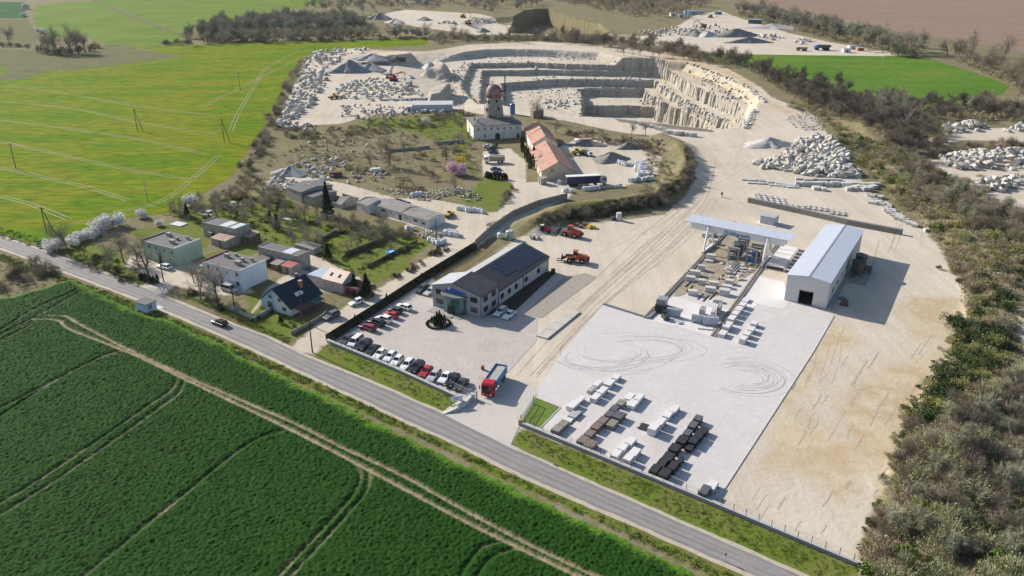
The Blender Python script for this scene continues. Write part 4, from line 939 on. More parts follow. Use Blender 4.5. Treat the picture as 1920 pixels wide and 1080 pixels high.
lean_shed('shed', 'small dark brown shed left of the red roofed shed', 522, 509, 60, 3.2, 2.6, 1.9, 2.3, R_eternit, M_wood)
lean_shed('shed', 'brown timber shed against the right end of the stained outbuilding', 470, 458, 60, 4.2, 3.0, 2.2, 2.6, R_rust, M_wood)
lean_shed('shed', 'dark low lean-to between white blue house and grey outbuilding', 500, 500, 60, 3.0, 3.6, 1.9, 2.2, R_felt, M_wood)
lean_shed('shed', 'grey low shed with stone coloured roof behind the dark garden cypress', 588, 478, 55, 3, 8, 1.7, 2.0, R_eternit, W_conc)
lean_shed('kiosk', 'small grey hut in front of the yellow gabled barn', 1014, 347, 20, 2.4, 2.8, 2.2, 2.6, R_eternit, W_conc, 'hut')
# --- steep dark roofed house
t = thing('family_house', 'family house with steep dark blue tiled roof and brick chimney at the lane corner', 'house', (-54.6, 177.9, 0), rad(58))
L, W = 10.5, 10.4
b = MB(); walls_gable(b, L, W, 2.3, 6.2, .53); b.build('wall', W_oldwhite if False else W_white, t)
b = MB(); b.add([(-.02, W*.5, .02), (-.02, W, .02), (-.02, W, 2.3), (-.02, W*.53, 6.1)], [(3, 2, 1, 0)]); b.build('blue_facade', W_blue2, t)
b = MB(); roof_slab(b, L, W, 2.3, 6.2, .53, .45, .18); rf = b.build('roof', R_navy, t)
chimney(rf, 7.0, 3.3, 4.2, 6.3, .8, .8, mat('orange_brick', [(.33, .13, .08), (.42, .19, .12)], scale=3, fine=.2))
chimney(rf, 9.0, 6.6, 4.6, 6.8, .6, .6, W_brick)
b = MB(); b.box(3.6, 6.2, 1.5, 2.9, 3.4, 4.25, top=.8); d_ = b.build('dormer', W_white, rf)
for u, z, w, h in ((3.6, 3.2, 1.2, 1.1), (6.8, 3.0, 1.2, 1.1), (8.2, .8, 1.6, 1.2)): opening(t, 'F', L, W, u, z, w, h)
opening(t, 'F', L, W, 3.2, .05, 1.8, 2.2, kind='door', fm=M_frame)
b = MB(); b.add([(.6, -.5, 2.02), (.6, -3.0, 1.75), (6.0, -3.0, 1.75), (6.0, -.5, 2.02), (.6, -.5, 2.12), (.6, -3.0, 1.85), (6.0, -3.0, 1.85), (6.0, -.5, 2.12)], [(0, 1, 2, 3), (7, 6, 5, 4), (4, 5, 1, 0), (5, 6, 2, 1), (6, 7, 3, 2), (7, 4, 0, 3)])
b.build('porch_roof', mat('maroon_sheet', (.10, .05, .055)), t)
b = MB(); b.add([(6.2, -.5, 2.1), (6.2, -2.6, 1.95), (9.2, -2.6, 1.95), (9.2, -.5, 2.1)], [(0, 1, 2, 3)]); b.add([(6.2, -.5, 2.03), (6.2, -2.6, 1.88), (9.2, -2.6, 1.88), (9.2, -.5, 2.03)], [(3, 2, 1, 0)]); b.build('awning', mat('green_awning', (.02, .11, .07)), t)
b = MB()
for x in (.8, 3.2, 5.8, 9.0): b.box(x-.06, x+.06, -2.55, -2.43, 0, 1.85)
b.build('porch_posts', M_wood, t)
b = MB(); b.box(.4, 10.5, -3.6, -.02, 0, .12); b.build('terrace', W_brick, t)
# --- pinkish house with garage
t = thing('family_house', 'pale pink house with light orange metal roof, skylights and red garage doors', 'house', (-44.4, 191.6, 0), rad(60))
L, W = 5.2, 12.0
b = MB(); b.box(0, L, 0, W, 0, 3.0); b.build('wall', W_pink, t)
b = MB(); b.add([(-.3, 0, 3.0), (L+.3, 0, 3.0), (L+.3, 6.5, 3.0), (-.3, 6.5, 3.0), (L*.62, .0, 4.9), (L*.62, 6.5, 4.9)], [(0, 4, 5, 3), (1, 2, 5, 4), (0, 1, 4), (2, 3, 5), (3, 2, 1, 0)]); b.build('gable_wall', W_pink, t)
b = MB(); 
for x0, z0_, x1_, z1_ in ((-.4, 2.98, L*.62, 5.02), (L+.4, 2.98, L*.62, 5.02)):
    V = [(x0, -.3, z0_), (x0, 6.8, z0_), (x1_, 6.8, z1_), (x1_, -.3, z1_)]; V += [(x, y, z+.12) for x, y, z in V]
    Fs = [(0, 1, 2, 3), (7, 6, 5, 4), (4, 5, 1, 0), (5, 6, 2, 1), (6, 7, 3, 2), (7, 4, 0, 3)]
    b.add(V, Fs if x0 > 0 else [f[::-1] for f in Fs])
rf = b.build('roof', R_copper, t)
sl2 = (5.02-2.98)/(L*.62+.4)
for y in (1.6, 4.4):
    b = MB(); V = [(xx, yy, 3.15+(xx+.4)*sl2) for xx, yy in ((.9, y), (.9, y+.8), (1.9, y+.8), (1.9, y))]
    b.add(V, [(3, 2, 1, 0)]); b.build('skylight', M_glass, rf)
b = MB(); b.box(-.1, L+.1, 6.9, W+.1, 3.0, 3.15); b.build('flat_roof', mat('bluish_sheet', (.38, .44, .52), rough=.5), t)
b = MB(); b.box(.3, L-.3, -4.6, -.02, 0, 2.3); b.build('garage', W_pink, t)
b = MB(); b.box(.05, L-.05, -4.9, -.3, 2.31, 2.45); b.build('garage_roof', mat('maroon_sheet2', (.14, .05, .05)), t)
for y in (-4.4, -2.3):
    b = MB(); b.box(.24, .29, y, y+1.9, .05, 2.0); b.build('garage_door', paint('dark_red_door', (.17, .03, .035)), t)
for u, z in ((3.0, 1.1), (6.0, 1.0), (8.6, 1.2)): opening(t, 'F', L, W, u, z, .9, .9)
lean_shed('shed', 'small red clad hut beside the pink house', 596, 534, 60, 1.8, 2.0, 1.9, 2.1, R_rust, paint('red_timber', (.20, .05, .04)))
# --- long white farm sheds
t = thing('farm_shed', 'long white workshop shed with grey corrugated roof and broken dark windows', 'shed', (-27.3, 243.4, 0), rad(49))
L, W = 8.1, 26.2
def ridge_y(b, W0, W1, L, eave, ridge, ov=.3, th=.12):
    for xa, xb in ((-ov, L/2), (L+ov, L/2)):
        za = eave-ov*(ridge-eave)/(L/2)
        V = [(xa, W0, za), (xa, W1, za), (xb, W1, ridge), (xb, W0, ridge)]; V += [(x, y, z+th) for x, y, z in V]
        Fs = [(0, 1, 2, 3), (7, 6, 5, 4), (4, 5, 1, 0), (5, 6, 2, 1), (6, 7, 3, 2), (7, 4, 0, 3)]
        b.add(V, Fs if xa > 0 else [f[::-1] for f in Fs])
def shed_walls(b, W0, W1, L, eave, ridge):
    V = [(0, W0, 0), (L, W0, 0), (L, W0, eave), (L/2, W0, ridge), (0, W0, eave), (0, W1, 0), (L, W1, 0), (L, W1, eave), (L/2, W1, ridge), (0, W1, eave)]
    b.add(V, [(0, 1, 2, 3, 4), (9, 8, 7, 6, 5), (5, 0, 4, 9), (1, 6, 7, 2), (4, 3, 8, 9), (3, 2, 7, 8), (5, 6, 1, 0)])
b = MB(); shed_walls(b, 0, W, L, 2.7, 3.5); b.build('wall', W_oldwhite, t)
b = MB(); ridge_y(b, -.3, 12.4, L, 2.72, 3.52); b.build('front_roof', R_eternit, t)
b = MB(); ridge_y(b, 12.45, W+.3, L, 2.82, 3.75); b.build('rear_roof', R_eternit, t)
for u, w, z, h in ((W-1.7, 1.6, .9, 1.1), (W-5.6, 2.0, 1.0, 1.1), (W-9.6, 1.2, 1.2, .6), (W-21.5, 2.6, 1.0, 1.3), (W-17.5, .8, 1.2, .8)): opening(t, 'F', L, W, u, z, w, h, mull=2)
opening(t, 'F', L, W, W-13.0, .02, 1.2, 2.0, kind='door', fm=M_trim, gm=M_black)
b = MB(); b.box(1.6, 5.8, -.05, -.003, .3, 2.4); b.build('painted_panel', mat('pale_blue_panel', (.42, .50, .56)), t)
C = G(692, 402); t = thing('farm_shed', 'short shed bay with grey roof and pale parapet strips joining the long white shed', 'shed', (C[0], C[1], 0), rad(49))
b = MB(); shed_walls(b, .05, 6.4, 8.1, 2.9, 3.6); b.build('wall', W_oldwhite, t)
b = MB(); ridge_y(b, .3, 6.2, 8.1, 2.92, 3.62); b.build('roof', R_eternit, t)
for y in (-.0, 6.2):
    b = MB()
    for xa, za, xb, zb in ((-.3, 2.95, 4.05, 3.9), (8.4, 2.95, 4.05, 3.9)):
        V = [(xa, y+.02, za-.3), (xb, y+.02, zb-.3), (xb, y+.28, zb-.3), (xa, y+.28, za-.3)]; V += [(x, yy, z+.42) for x, yy, z in V]
        b.add(V, [(3, 2, 1, 0), (4, 5, 6, 7), (0, 1, 5, 4), (1, 2, 6, 5), (2, 3, 7, 6), (3, 0, 4, 7)])
    b.build('parapet', W_conc, t)
C = G(640, 392); t = thing('ruined_shed', 'collapsed shed with dark broken roof between the spruce and the long white shed', 'shed', (C[0], C[1], 0), rad(49))
b = MB(); b.box(0, .3, 0, 9, 0, 1.6); b.box(7.6, 7.9, 0, 9, 0, 2.2); b.add([(0, .1, 0), (7.9, .1, 0), (7.9, .1, 2.2), (4, .1, 3.6), (0, .1, 1.6), (0, .35, 0), (7.9, .35, 0), (7.9, .35, 2.2), (4, .35, 3.6), (0, .35, 1.6)], [(0, 1, 2, 3, 4), (9, 8, 7, 6, 5), (4, 3, 8, 9), (3, 2, 7, 8)]); b.build('wall', W_conc, t)
b = MB(); b.add([(4, .5, 3.5), (7.9, .5, 2.3), (7.9, 5, 1.8), (4.2, 5.5, 2.6), (.5, 4.5, .4), (.3, .5, 1.5)], [(0, 1, 2, 3), (0, 3, 4, 5)]); b.build('broken_roof', R_felt, t)
C = G(588, 386); t = thing('farm_shed', 'grey block built shed with flat dark felt roof right behind the spruce', 'shed', (C[0], C[1], 0), rad(47))
b = MB(); shed_walls(b, 0, 9.5, 10, 3.0, 3.5); b.build('wall', W_conc, t)
b = MB(); ridge_y(b, -.3, 9.8, 10, 3.02, 3.52); b.build('roof', R_felt, t)
C = G(566, 381); t = thing('farm_shed', 'tall grey block shed with wide dark felt roof at the left end of the sheds', 'shed', (C[0], C[1], 0), rad(45))
b = MB(); shed_walls(b, 0, 8.6, 13, 4.0, 4.9); b.build('wall', W_conc, t)
b = MB(); ridge_y(b, -.4, 9.0, 13, 4.02, 4.92); b.build('roof', R_felt, t)
b = MB(); b.box(5.4, 6.4, 2.5, 5, 4.9, 5.06); b.build('roof_patch', R_eternit, t)
# --- tower mill
t = thing('mill_house', 'long white mill house with grey roof and arched dark gate below the windmill tower', 'mill house', (-17.9, 368.8, 0), rad(12))
L, W = 22.8, 20.0
sk = .12                                                # roof line recedes a little to the left
b = MB(); b.box(0, L, 0, W, 0, 6.5); b.build('wall', W_oldwhite, t)
b = MB(); P_ = [(-.5, -.5), (L+.5, -.5), (L+.5, W+.5), (-.5, W+.5)]; b.prism(P_, 6.5, 6.7); b.add([(-.5, -.5, 6.7), (L+.5, -.5, 6.7), (L+.5, W+.5, 6.7), (-.5, W+.5, 6.7), (4, W*.5, 8.0), (L-4, W*.5, 8.0)], [(0, 1, 5, 4), (1, 2, 5), (2, 3, 4, 5), (3, 0, 4)]); rf = b.build('roof', mat('mill_roof_felt', [(.11, .105, .108), (.15, .145, .148)], scale=.4, fine=.15), t)
for x, y in ((2, 9), (L-2.5, 10), (2.6, 4)): chimney(rf, x, y, 7.0, 8.8, .7, .7, W_conc)
for k in range(7): opening(t, 'R', L, W, 2.4+k*3.05, 4.2, 1.0, 1.4)
for u in (5.4,): opening(t, 'R', L, W, u, 1.0, 1.0, 1.5)
for u in (8.6, 14.8, 18.0): opening(t, 'R', L, W, u, 2.0, .8, .4)
b = MB(); P_ = [(-1.15, .0), (1.15, 0)]+[(1.15*math.cos(math.pi*k/10), 1.7+1.15*math.sin(math.pi*k/10)) for k in range(11)]
b.add([(11.4+x, -.06, z+.02) for x, z in P_], [tuple(range(len(P_)))]); b.add([(11.4+x, -.003, z+.02) for x, z in P_], [tuple(range(len(P_)-1, -1, -1))]); b.build('gate', M_black, t)
opening(t, 'R', L, W, 21.2, .02, 1.1, 2.2, kind='door', fm=M_trim, gm=M_black)
b = MB(); b.box(-.03, L+.03, -.1, -.003, 3.55, 3.75); b.build('cornice', W_white, t)
C = (-8.6, 384.5); t = thing('windmill', 'old stone tower windmill with red domed cap and broken dark sail above the mill house', 'windmill', (C[0], C[1], 6.5))
b = MB(); b.lathe([(4.9, -6.4), (4.75, .5), (4.2, 5), (3.55, 10.6), (3.4, 10.8)], 28); tw = b.build('tower', mat('weathered_tower_stone', [(.15, .135, .12), (.33, .305, .275), (.23, .21, .185), (.42, .395, .36)], scale=.45, detail=9, fine=.25, stretch=(1, 1, .6)), t, smooth=True)
for a, z in ((-1.9, 1.5), (-2.6, 4.5), (-1.0, 5.0), (-2.3, 8.2), (-2.9, 8.0), (-1.2, 8.6)):
    r = 4.85-z*.125; c, s_ = math.cos(a), math.sin(a)
    b = MB(); b.box(-.12, .16, -.45, .45, 0, 1.3, rz=a, at=(r*c, r*s_, z)); b.build('window', M_black, tw)
b = MB(); b.box(-.1, .3, -.65, .65, 0, 2.0, rz=-1.55, at=(4.7*math.cos(-1.55), 4.7*math.sin(-1.55), .6)); b.build('red_door', paint('faded_red', (.20, .035, .04), .6), tw)
b = MB(); b.lathe([(3.75, 10.7), (3.75, 12.4), (3.72, 13.2), (3.4, 14.6), (2.6, 15.8), (1.4, 16.5), (.3, 16.8)], 28)
mcap = mat('red_grey_cap', [(.28, .04, .05), (.25, .10, .10), (.22, .24, .22), (.31, .055, .06)], scale=.28, detail=4, fine=.1, rough=.6, lo=.38, hi=.62)
cp = b.build('cap', mcap, t, smooth=True)
b = MB(); b.tube((2.2, -1.6, 13.6), (5.2, -2.2, 13.9), .45, .35, 8); b.build('windshaft', M_black, cp)
b = MB()
for a in (8, 188): 
    b.box(-.25, .25, -.12, .12, 0, 7.2, at=(5.3, -2.2, 13.9)) if a == 8 else b.box(-.15, .15, -.1, .1, -4.6, 0, at=(5.3, -2.2, 13.9))
for k in range(6): b.box(-.6, .6, -.05, .05, 1+k*1.0, 1.12+k*1.0, at=(5.32, -2.36, 13.9))
b.build('sail', M_black, t)
b = MB(); b.tube((-2.5, 0, 15.6), (-5.0, 1.5, 16.6), .18); b.tube((-2.5, 0, 15.6), (0, -1, 18.2), .12); b.tube((0, -1, 18.2), (-5, 1.5, 16.6), .08); b.box(-4.9, -2.3, .6, .9, 16.0, 16.5); b.build('fantail_frame', mat('rust', (.22, .10, .07)), cp)
# --- barns with faded red roofs
def barn(label, C, ang, L, W, eave, ridge, wm, wins):
    t = thing('barn', label, 'barn', (C[0], C[1], 0), rad(ang))
    b = MB(); walls_gable(b, L, W, eave, ridge, .5); b.build('wall', wm, t)
    b = MB(); roof_slab(b, L, W, eave, ridge, .5, .4, .18); rf = b.build('roof', R_tile, t)
    for face, u, z, w, h in wins: opening(t, face, L, W, u, z, w, h, fm=M_trim)
    return t, rf
Wb = 12.6
t, rf = barn('nearer red roofed barn with plain yellow gable facing the parked lorry', (24.0, 301.4), 95.5, 36, Wb, 3.6, 7.1, W_yellow, [('L', 30, 1.2, 1.2, 1.2), ('L', 22, 1.2, 1.2, 1.2), ('F', 4, 3.6, .8, .8)])
b = MB(); sl3 = (7.1-3.6)/(Wb/2)
V = [(x, y, 3.6+(Wb-y)*sl3+.22) for x, y in ((17, 11.6), (17, 9.9), (19.6, 9.7), (19.8, 11.4))]; b.add(V, [(0, 1, 2, 3)]); b.build('roof_hole', M_black, rf)
t, rf = barn('farther red roofed barn with a pale firewall strip, adjoining the mill house', (19.8, 344.0), 95.5, 31, 10.8, 4.2, 7.6, W_oldwhite, [('F', 3, 2.0, 1.0, 1.2), ('F', 8, 2.0, 1.0, 1.2)])
b = MB()
for y0_, z0_, y1_, z1_ in ((11.1, 4.1, 5.4, 7.8), (-.3, 4.1, 5.4, 7.8)):
    V = [(15, y0_, z0_), (15.5, y0_, z0_), (15.5, y1_, z1_), (15, y1_, z1_)]; V2 = [(x, y, z+.3) for x, y, z in V]
    b.add(V+V2, [(0, 1, 2, 3), (7, 6, 5, 4), (4, 5, 1, 0), (5, 6, 2, 1), (6, 7, 3, 2), (7, 4, 0, 3)])
b.build('firewall', W_conc, rf)
# brick hut and blue silo behind the mill
C = GT(1001, 226); lean_shed('shed', 'dark brick shed behind the mill house, right of the tower', 1000, 222, 12, 5.5, 7.0, 3.8, 4.2, R_eternit, W_brick)
C = GT(961, 214); s_ = thing('silo', 'blue cylindrical tank standing behind the windmill', 'silo', (C[0], C[1], C[2]-.1))
b = MB(); b.lathe([(1.4, .5), (1.4, 5.2), (1.0, 5.7), (.2, 5.9)], 18); b.build('tank', paint('tank_blue', (.04, .14, .30)), s_)
b = MB(); b.lathe([(1.3, 0), (1.3, .5)], 12); b.build('skirt', M_trim, s_)
# far warehouse below the quarry
t = thing('warehouse', 'long low white roofed storage tent on the quarry floor left of the windmill', 'warehouse', (-54.5, 437.6, 0), rad(4))
L, W = 22, 9
b = MB(); b.box(0, L, 0, W, 0, 3.4); b.build('wall', mat('bluish_tent_wall', [(.42, .46, .50), (.50, .53, .56)], scale=.4), t)
b = MB(); roof_slab(b, L, W, 3.4, 4.6, .5, .3, .15); b.build('roof', mat('white_tent_roof', (.66, .65, .64)), t)
b = MB(); b.box(-2.6, -.05, 0, 3, 0, 2.6); b.box(-2.7, 0.0-.06, -.1, 3.1, 2.6, 2.75); b.build('annex', W_white, t)
b = MB(); b.box(-2.0, -1.2, -.05, -.003, 0, 2.0); b.build('annex_door', M_black, t)
# bus shelter
t = thing('bus_shelter', 'small pale blue bus shelter with dark flat roof beside the road', 'bus shelter', (-90.8, 179.5, 0), rad(62))
L, W = 2.9, 4.0
b = MB(); b.box(0, .15, 0, W, 0, 2.3); b.box(.153, L, 0, .15, 0, 2.3); b.box(.153, L, W-.15, W, 0, 2.3); b.box(L-.15, L, .153, 1.2, 0, 2.3); b.build('wall', W_blue2, t)
b = MB(); b.box(-.25, L+.25, -.25, W+.25, 2.32, 2.5); b.build('roof', R_felt, t)
b = MB(); b.box(.5, 1.6, -.03, -.003, 1.0, 1.9); b.build('notice_board', mat('brown_notice', (.25, .16, .10)), t)
b = MB(); b.box(.3, .8, .5, W-.5, .4, .48); b.build('bench', M_wood, t)
b = MB(); b.box(-.3, L+1.6, -.5, W+.5, 0, .06); b.build('platform', m_conc, t)
# far site huts and containers, small in the distance
for px, py, L, W, h, m_, lb, rz in ((1262, 30, 8, 4, 4, W_white, 'white site hut at the far quarry edge, left of the row', 10), (1276, 32, 5, 3, 3, W_grey, 'small grey site hut beside the far white hut', 10), (1300, 26, 26, 6, 4, R_hall, 'long pale roofed shed at the far quarry edge', 8),
                                (1346, 27, 9, 4, 3.5, paint('bright_blue_box', (.05, .25, .55)), 'bright blue container on the far sandy track', 5), (1415, 44, 14, 7, 4.5, mat('dark_teal', (.05, .10, .13)), 'dark teal open shed among the far gravel heaps', -20),
                                (1586, 98, 6, 4, 3.2, W_white, 'white hut by the green meadow, left one of the cluster', 5), (1598, 92, 7, 4, 3.2, W_white, 'larger white hut at the back of the meadow cluster', 5), (1612, 95, 6, 3, 2.6, paint('orange_hut', (.5, .2, .1)), 'orange and white hut at the right end of the meadow cluster', 5)):
    x, y, z = GT(px, py); t = thing('site_hut', lb, 'hut', (x, y, z-.2), rad(rz))
    b = MB(); b.box(-L/2, L/2, -W/2, W/2, 0, h); b.build('wall', m_, t)
    b = MB(); b.box(-L/2-.3, L/2+.3, -W/2-.3, W/2+.3, h, h+.25); b.build('roof', W_white if m_ is W_grey else R_sheet, t)
    b = MB(); b.box(-.6, .6, -W/2-.06, -W/2-.003, .1, 2.2); b.build('door', M_black, t)
for k, (px, py) in enumerate(((1285, 33), (1291, 32))):
    x, y, z = GT(px, py); s_ = thing('silo', ('pale blue far silo, left of the pair', 'pale blue far silo, right of the pair')[k], 'silo', (x, y, z-.2)); b = MB(); b.lathe([(1.3, .8), (1.3, 6.6), (.3, 7.4)], 12); b.build('tank', paint('pale_blue_tank', (.18, .42, .62)), s_); b = MB(); b.lathe([(1.1, 0), (1.1, .8)], 10); b.build('skirt', M_trim, s_)
# ------------------------------------------------------------------ vehicles
M_tyre = mat('tyre', [(.012, .012, .012), (.02, .02, .02)], scale=4, rough=.9)
M_rim = paint('wheel_rim', (.30, .30, .31), .35, metallic=.6)
M_lamp = paint('headlight', (.75, .75, .72), .15)
M_carglass = mat('car_glass', [(.012, .015, .018), (.02, .025, .03)], scale=.7, rough=.06, spec=.8)
CARP = {'white': (.74, .74, .74), 'black': (.012, .013, .016), 'red': (.42, .012, .022), 'silver': (.42, .43, .44), 'graphite': (.045, .048, .055), 'blue': (.02, .05, .16), 'greygreen': (.09, .11, .115), 'brown': (.045, .03, .025), 'darkred': (.20, .02, .04)}
CARM = {k: paint('car_paint_'+k, c, .25, .6) for k, c in CARP.items()}
KINDS = {}
def car_kind(kind):
    if kind in KINDS: return KINDS[kind]
    L, Wd, H, cab = {'hatch': (4.0, 1.74, 1.47, (.62, -.02, -1.55, -1.92)), 'sedan': (4.6, 1.8, 1.44, (.75, .05, -1.2, -1.75)), 'estate': (4.7, 1.8, 1.48, (.78, .08, -1.95, -2.25)), 'suv': (4.6, 1.9, 1.72, (.80, .15, -1.85, -2.15)), 'van': (4.8, 1.9, 1.9, (1.5, .9, -2.1, -2.3))}[kind]
    h = L/2; belt = .92 if kind not in ('suv', 'van') else 1.08
    x0, x1, x2, x3 = cab                                # windscreen foot, roof front, roof rear, rear window foot
    prof = [(-h+.05, .32), (-h, .55), (-h+.04, belt-.06), (x3, belt), (x0, belt), (h-.35, belt-.17), (h-.05, belt-.32), (h, .5), (h-.06, .28)]
    b = MB(); n = len(prof); V = []
    for y, q in ((-Wd/2, .97), (-Wd/2+.10, 1.0), (Wd/2-.10, 1.0), (Wd/2, .97)):
        V += [(x*q, y if abs(y) < Wd/2 else y, z if abs(y) < Wd/2-.05 else z-(.05 if z > .6 else 0)) for x, z in prof]
    Fs = [tuple(range(n)), tuple(range(4*n-1, 3*n-1, -1))]
    for r in range(3): Fs += [(r*n+(i+1) % n, r*n+i, (r+1)*n+i, (r+1)*n+(i+1) % n) for i in range(n)]
    b.add(V, Fs)
    wr = Wd/2-.24                                       # roof panel and pillars
    b.prism([(x2, -wr), (x1, -wr), (x1, wr), (x2, wr)], H-.06, H, [(x2+.08, -wr+.05), (x1-.1, -wr+.05), (x1-.1, wr-.05), (x2+.08, wr-.05)])
    for s in (-1, 1):
        for xa, xb in ((x0, x1), (x3, x2), ((x0+x3)/2-.1, (x1+x2)/2-.1)):
            b.tube((xa, s*(Wd/2-.10), belt-.03), (xb, s*(wr-.02), H-.04), .055, .05, 5)
    body = b.mesh('body')
    g = MB(); wb_ = Wd/2-.12; g.prism([(x3+.03, -wb_), (x0-.03, -wb_), (x0-.03, wb_), (x3+.03, wb_)], belt-.04, H-.05, [(x2+.02, -wr+.01), (x1-.02, -wr+.01), (x1-.02, wr-.01), (x2+.02, wr-.01)])
    glass = g.mesh('windows', M_carglass)
    w = MB(); w.wheel((0, 0, 0), .32, .22, 14); whm = w.mesh('wheel', M_tyre)
    r = MB(); r.wheel((0, 0, 0), .19, .235, 10); rmm = r.mesh('rim', M_rim)
    l = MB(); l.box(-.06, .06, -.2, .2, -.07, .07); lm_ = l.mesh('headlight', M_lamp)
    KINDS[kind] = (body, glass, whm, rmm, lm_, L, Wd, belt); return KINDS[kind]
def car(kind, col, px, py, ang, label, group=None, zc=.75, z=None):
    body, glass, whm, rmm, lm_, L, Wd, belt = car_kind(kind)
    if z is None: x, y = G(px, py, zc); z0 = .045
    else: x, y = G(px, py, z+zc); z0 = z
    t = thing('parked_car' if group else 'car', label, 'van' if kind == 'van' else 'car', (x, y, z0), rad(ang), group)
    bo = link('body', body, t)
    if not body.materials: body.materials.append(CARM['white'])
    bo.material_slots[0].link = 'OBJECT'; bo.material_slots[0].material = CARM[col]
    link('windows', glass, t)
    for sx in (L*.31, -L*.30):
        for s in (-1, 1):
            w = link('wheel', whm, t, (sx, s*(Wd/2-.08), .32)); link('rim', rmm, w)
    for s in (-1, 1): link('headlight', lm_, t, (L/2-.10, s*(Wd/2-.36), belt-.36))
    return t
RW, LC = 'cars parked along the front wall', 'cars parked along the hedge'
A = 68+180
for k, c, px, py, lb in (
    ('estate', 'graphite', 650.8, 636.5, 'dark graphite estate car in the corner, first in the front row'),
    ('van', 'white', 667, 640, 'tall white people carrier, second in the front row beside the dark corner car'),
    ('suv', 'black', 683.3, 646.7, 'black off-roader right of the tall white people carrier'),
    ('sedan', 'black', 698.7, 655, 'low black saloon with white car on its right in the front row'),
    ('sedan', 'white', 712.5, 662.5, 'low white saloon right next to the low black saloon'),
    ('hatch', 'white', 731.2, 668, 'white hatchback, second of the four white cars side by side'),
    ('hatch', 'white', 744.6, 675.5, 'small white hatchback, third of the four white cars side by side'),
    ('estate', 'white', 763, 683, 'white estate car, last of the four white cars, beside a black one'),
    ('suv', 'black', 781.7, 688, 'black tall car directly left of the red hatchback'),
    ('hatch', 'red', 798.7, 696, 'bright red hatchback in the front row along the wall'),
    ('estate', 'silver', 813.5, 703.5, 'silver estate car directly right of the red hatchback'),
    ('sedan', 'white', 835.3, 706.5, 'white saloon between the silver estate and the black cars at the row end'),
    ('suv', 'black', 848.6, 713.5, 'black off-roader beside the white saloon near the gate'),
    ('sedan', 'graphite', 865, 719.5, 'dark saloon at the gate end of the front row')): car(k, c, px, py, A, lb, RW)
B_ = 145.4
for k, c, px, py, lb in (
    ('estate', 'darkred', 689, 612.5, 'dark pink red car nearest the road in the row along the hedge'),
    ('suv', 'black', 705.5, 604, 'black off-roader parked nose to the hedge beside the dark red car'),
    ('suv', 'white', 719.5, 597.5, 'white off-roader parked nose to the hedge beside the red coupe'),
    ('hatch', 'red', 733.5, 589.5, 'rose red coupe parked nose to the hedge between white and grey cars'),
    ('hatch', 'graphite', 741, 580.5, 'dark grey hatchback parked nose to the hedge right after the red coupe'),
    ('estate', 'white', 756.5, 574, 'white estate car, last in the row along the hedge')): car(k, c, px, py, B_, lb, LC)
car('suv', 'graphite', 792, 541.5, 240, 'dark off-roader parked behind the office corner by the hedge', 'cars behind the office')
car('estate', 'silver', 807, 545.5, 238, 'silver estate car parked right against the office corner', 'cars behind the office')
car('estate', 'white', 938.5, 583, 242, 'white estate car in the office shade, nearer the wall', 'cars beside the office')
car('sedan', 'white', 954.5, 589, 240, 'white saloon in the office shade, farther from the wall', 'cars beside the office')
car('estate', 'white', 307.5, 498.5, 150, 'white car parked in front of the mint green house')
car('van', 'white', 381, 503.5, 240, 'old white van parked between the green and the white blue house')
car('van', 'silver', 430, 541, 330, 'silver grey van parked at the corner of the white blue house')
car('suv', 'greygreen', 621.5, 591.5, 234, 'grey green car parked in the lane beside the terrace hedge')
car('hatch', 'white', 667.8, 565.5, 225, 'white hatchback standing in the lane near the dark bush')
car('estate', 'brown', 411, 603.5, 146, 'dark brown car driving along the main road')
car('sedan', 'white', 915, 273.5, 5, 'white car by the mill house, farthest of the parked ones', 'cars by the mill')
car('sedan', 'black', 922, 279, 8, 'black blue car below the farthest white car by the mill', 'cars by the mill')
car('sedan', 'blue', 925, 284.5, 8, 'bright blue car between the black blue one and the tipper lorry', 'cars by the mill')
car('sedan', 'graphite', 929.5, 316, 12, 'dark car right below the tipper lorry by the mill', 'cars by the mill')
car('hatch', 'blue', 932, 323, 12, 'blue car next to the low cypress hedge by the mill', 'cars by the mill')

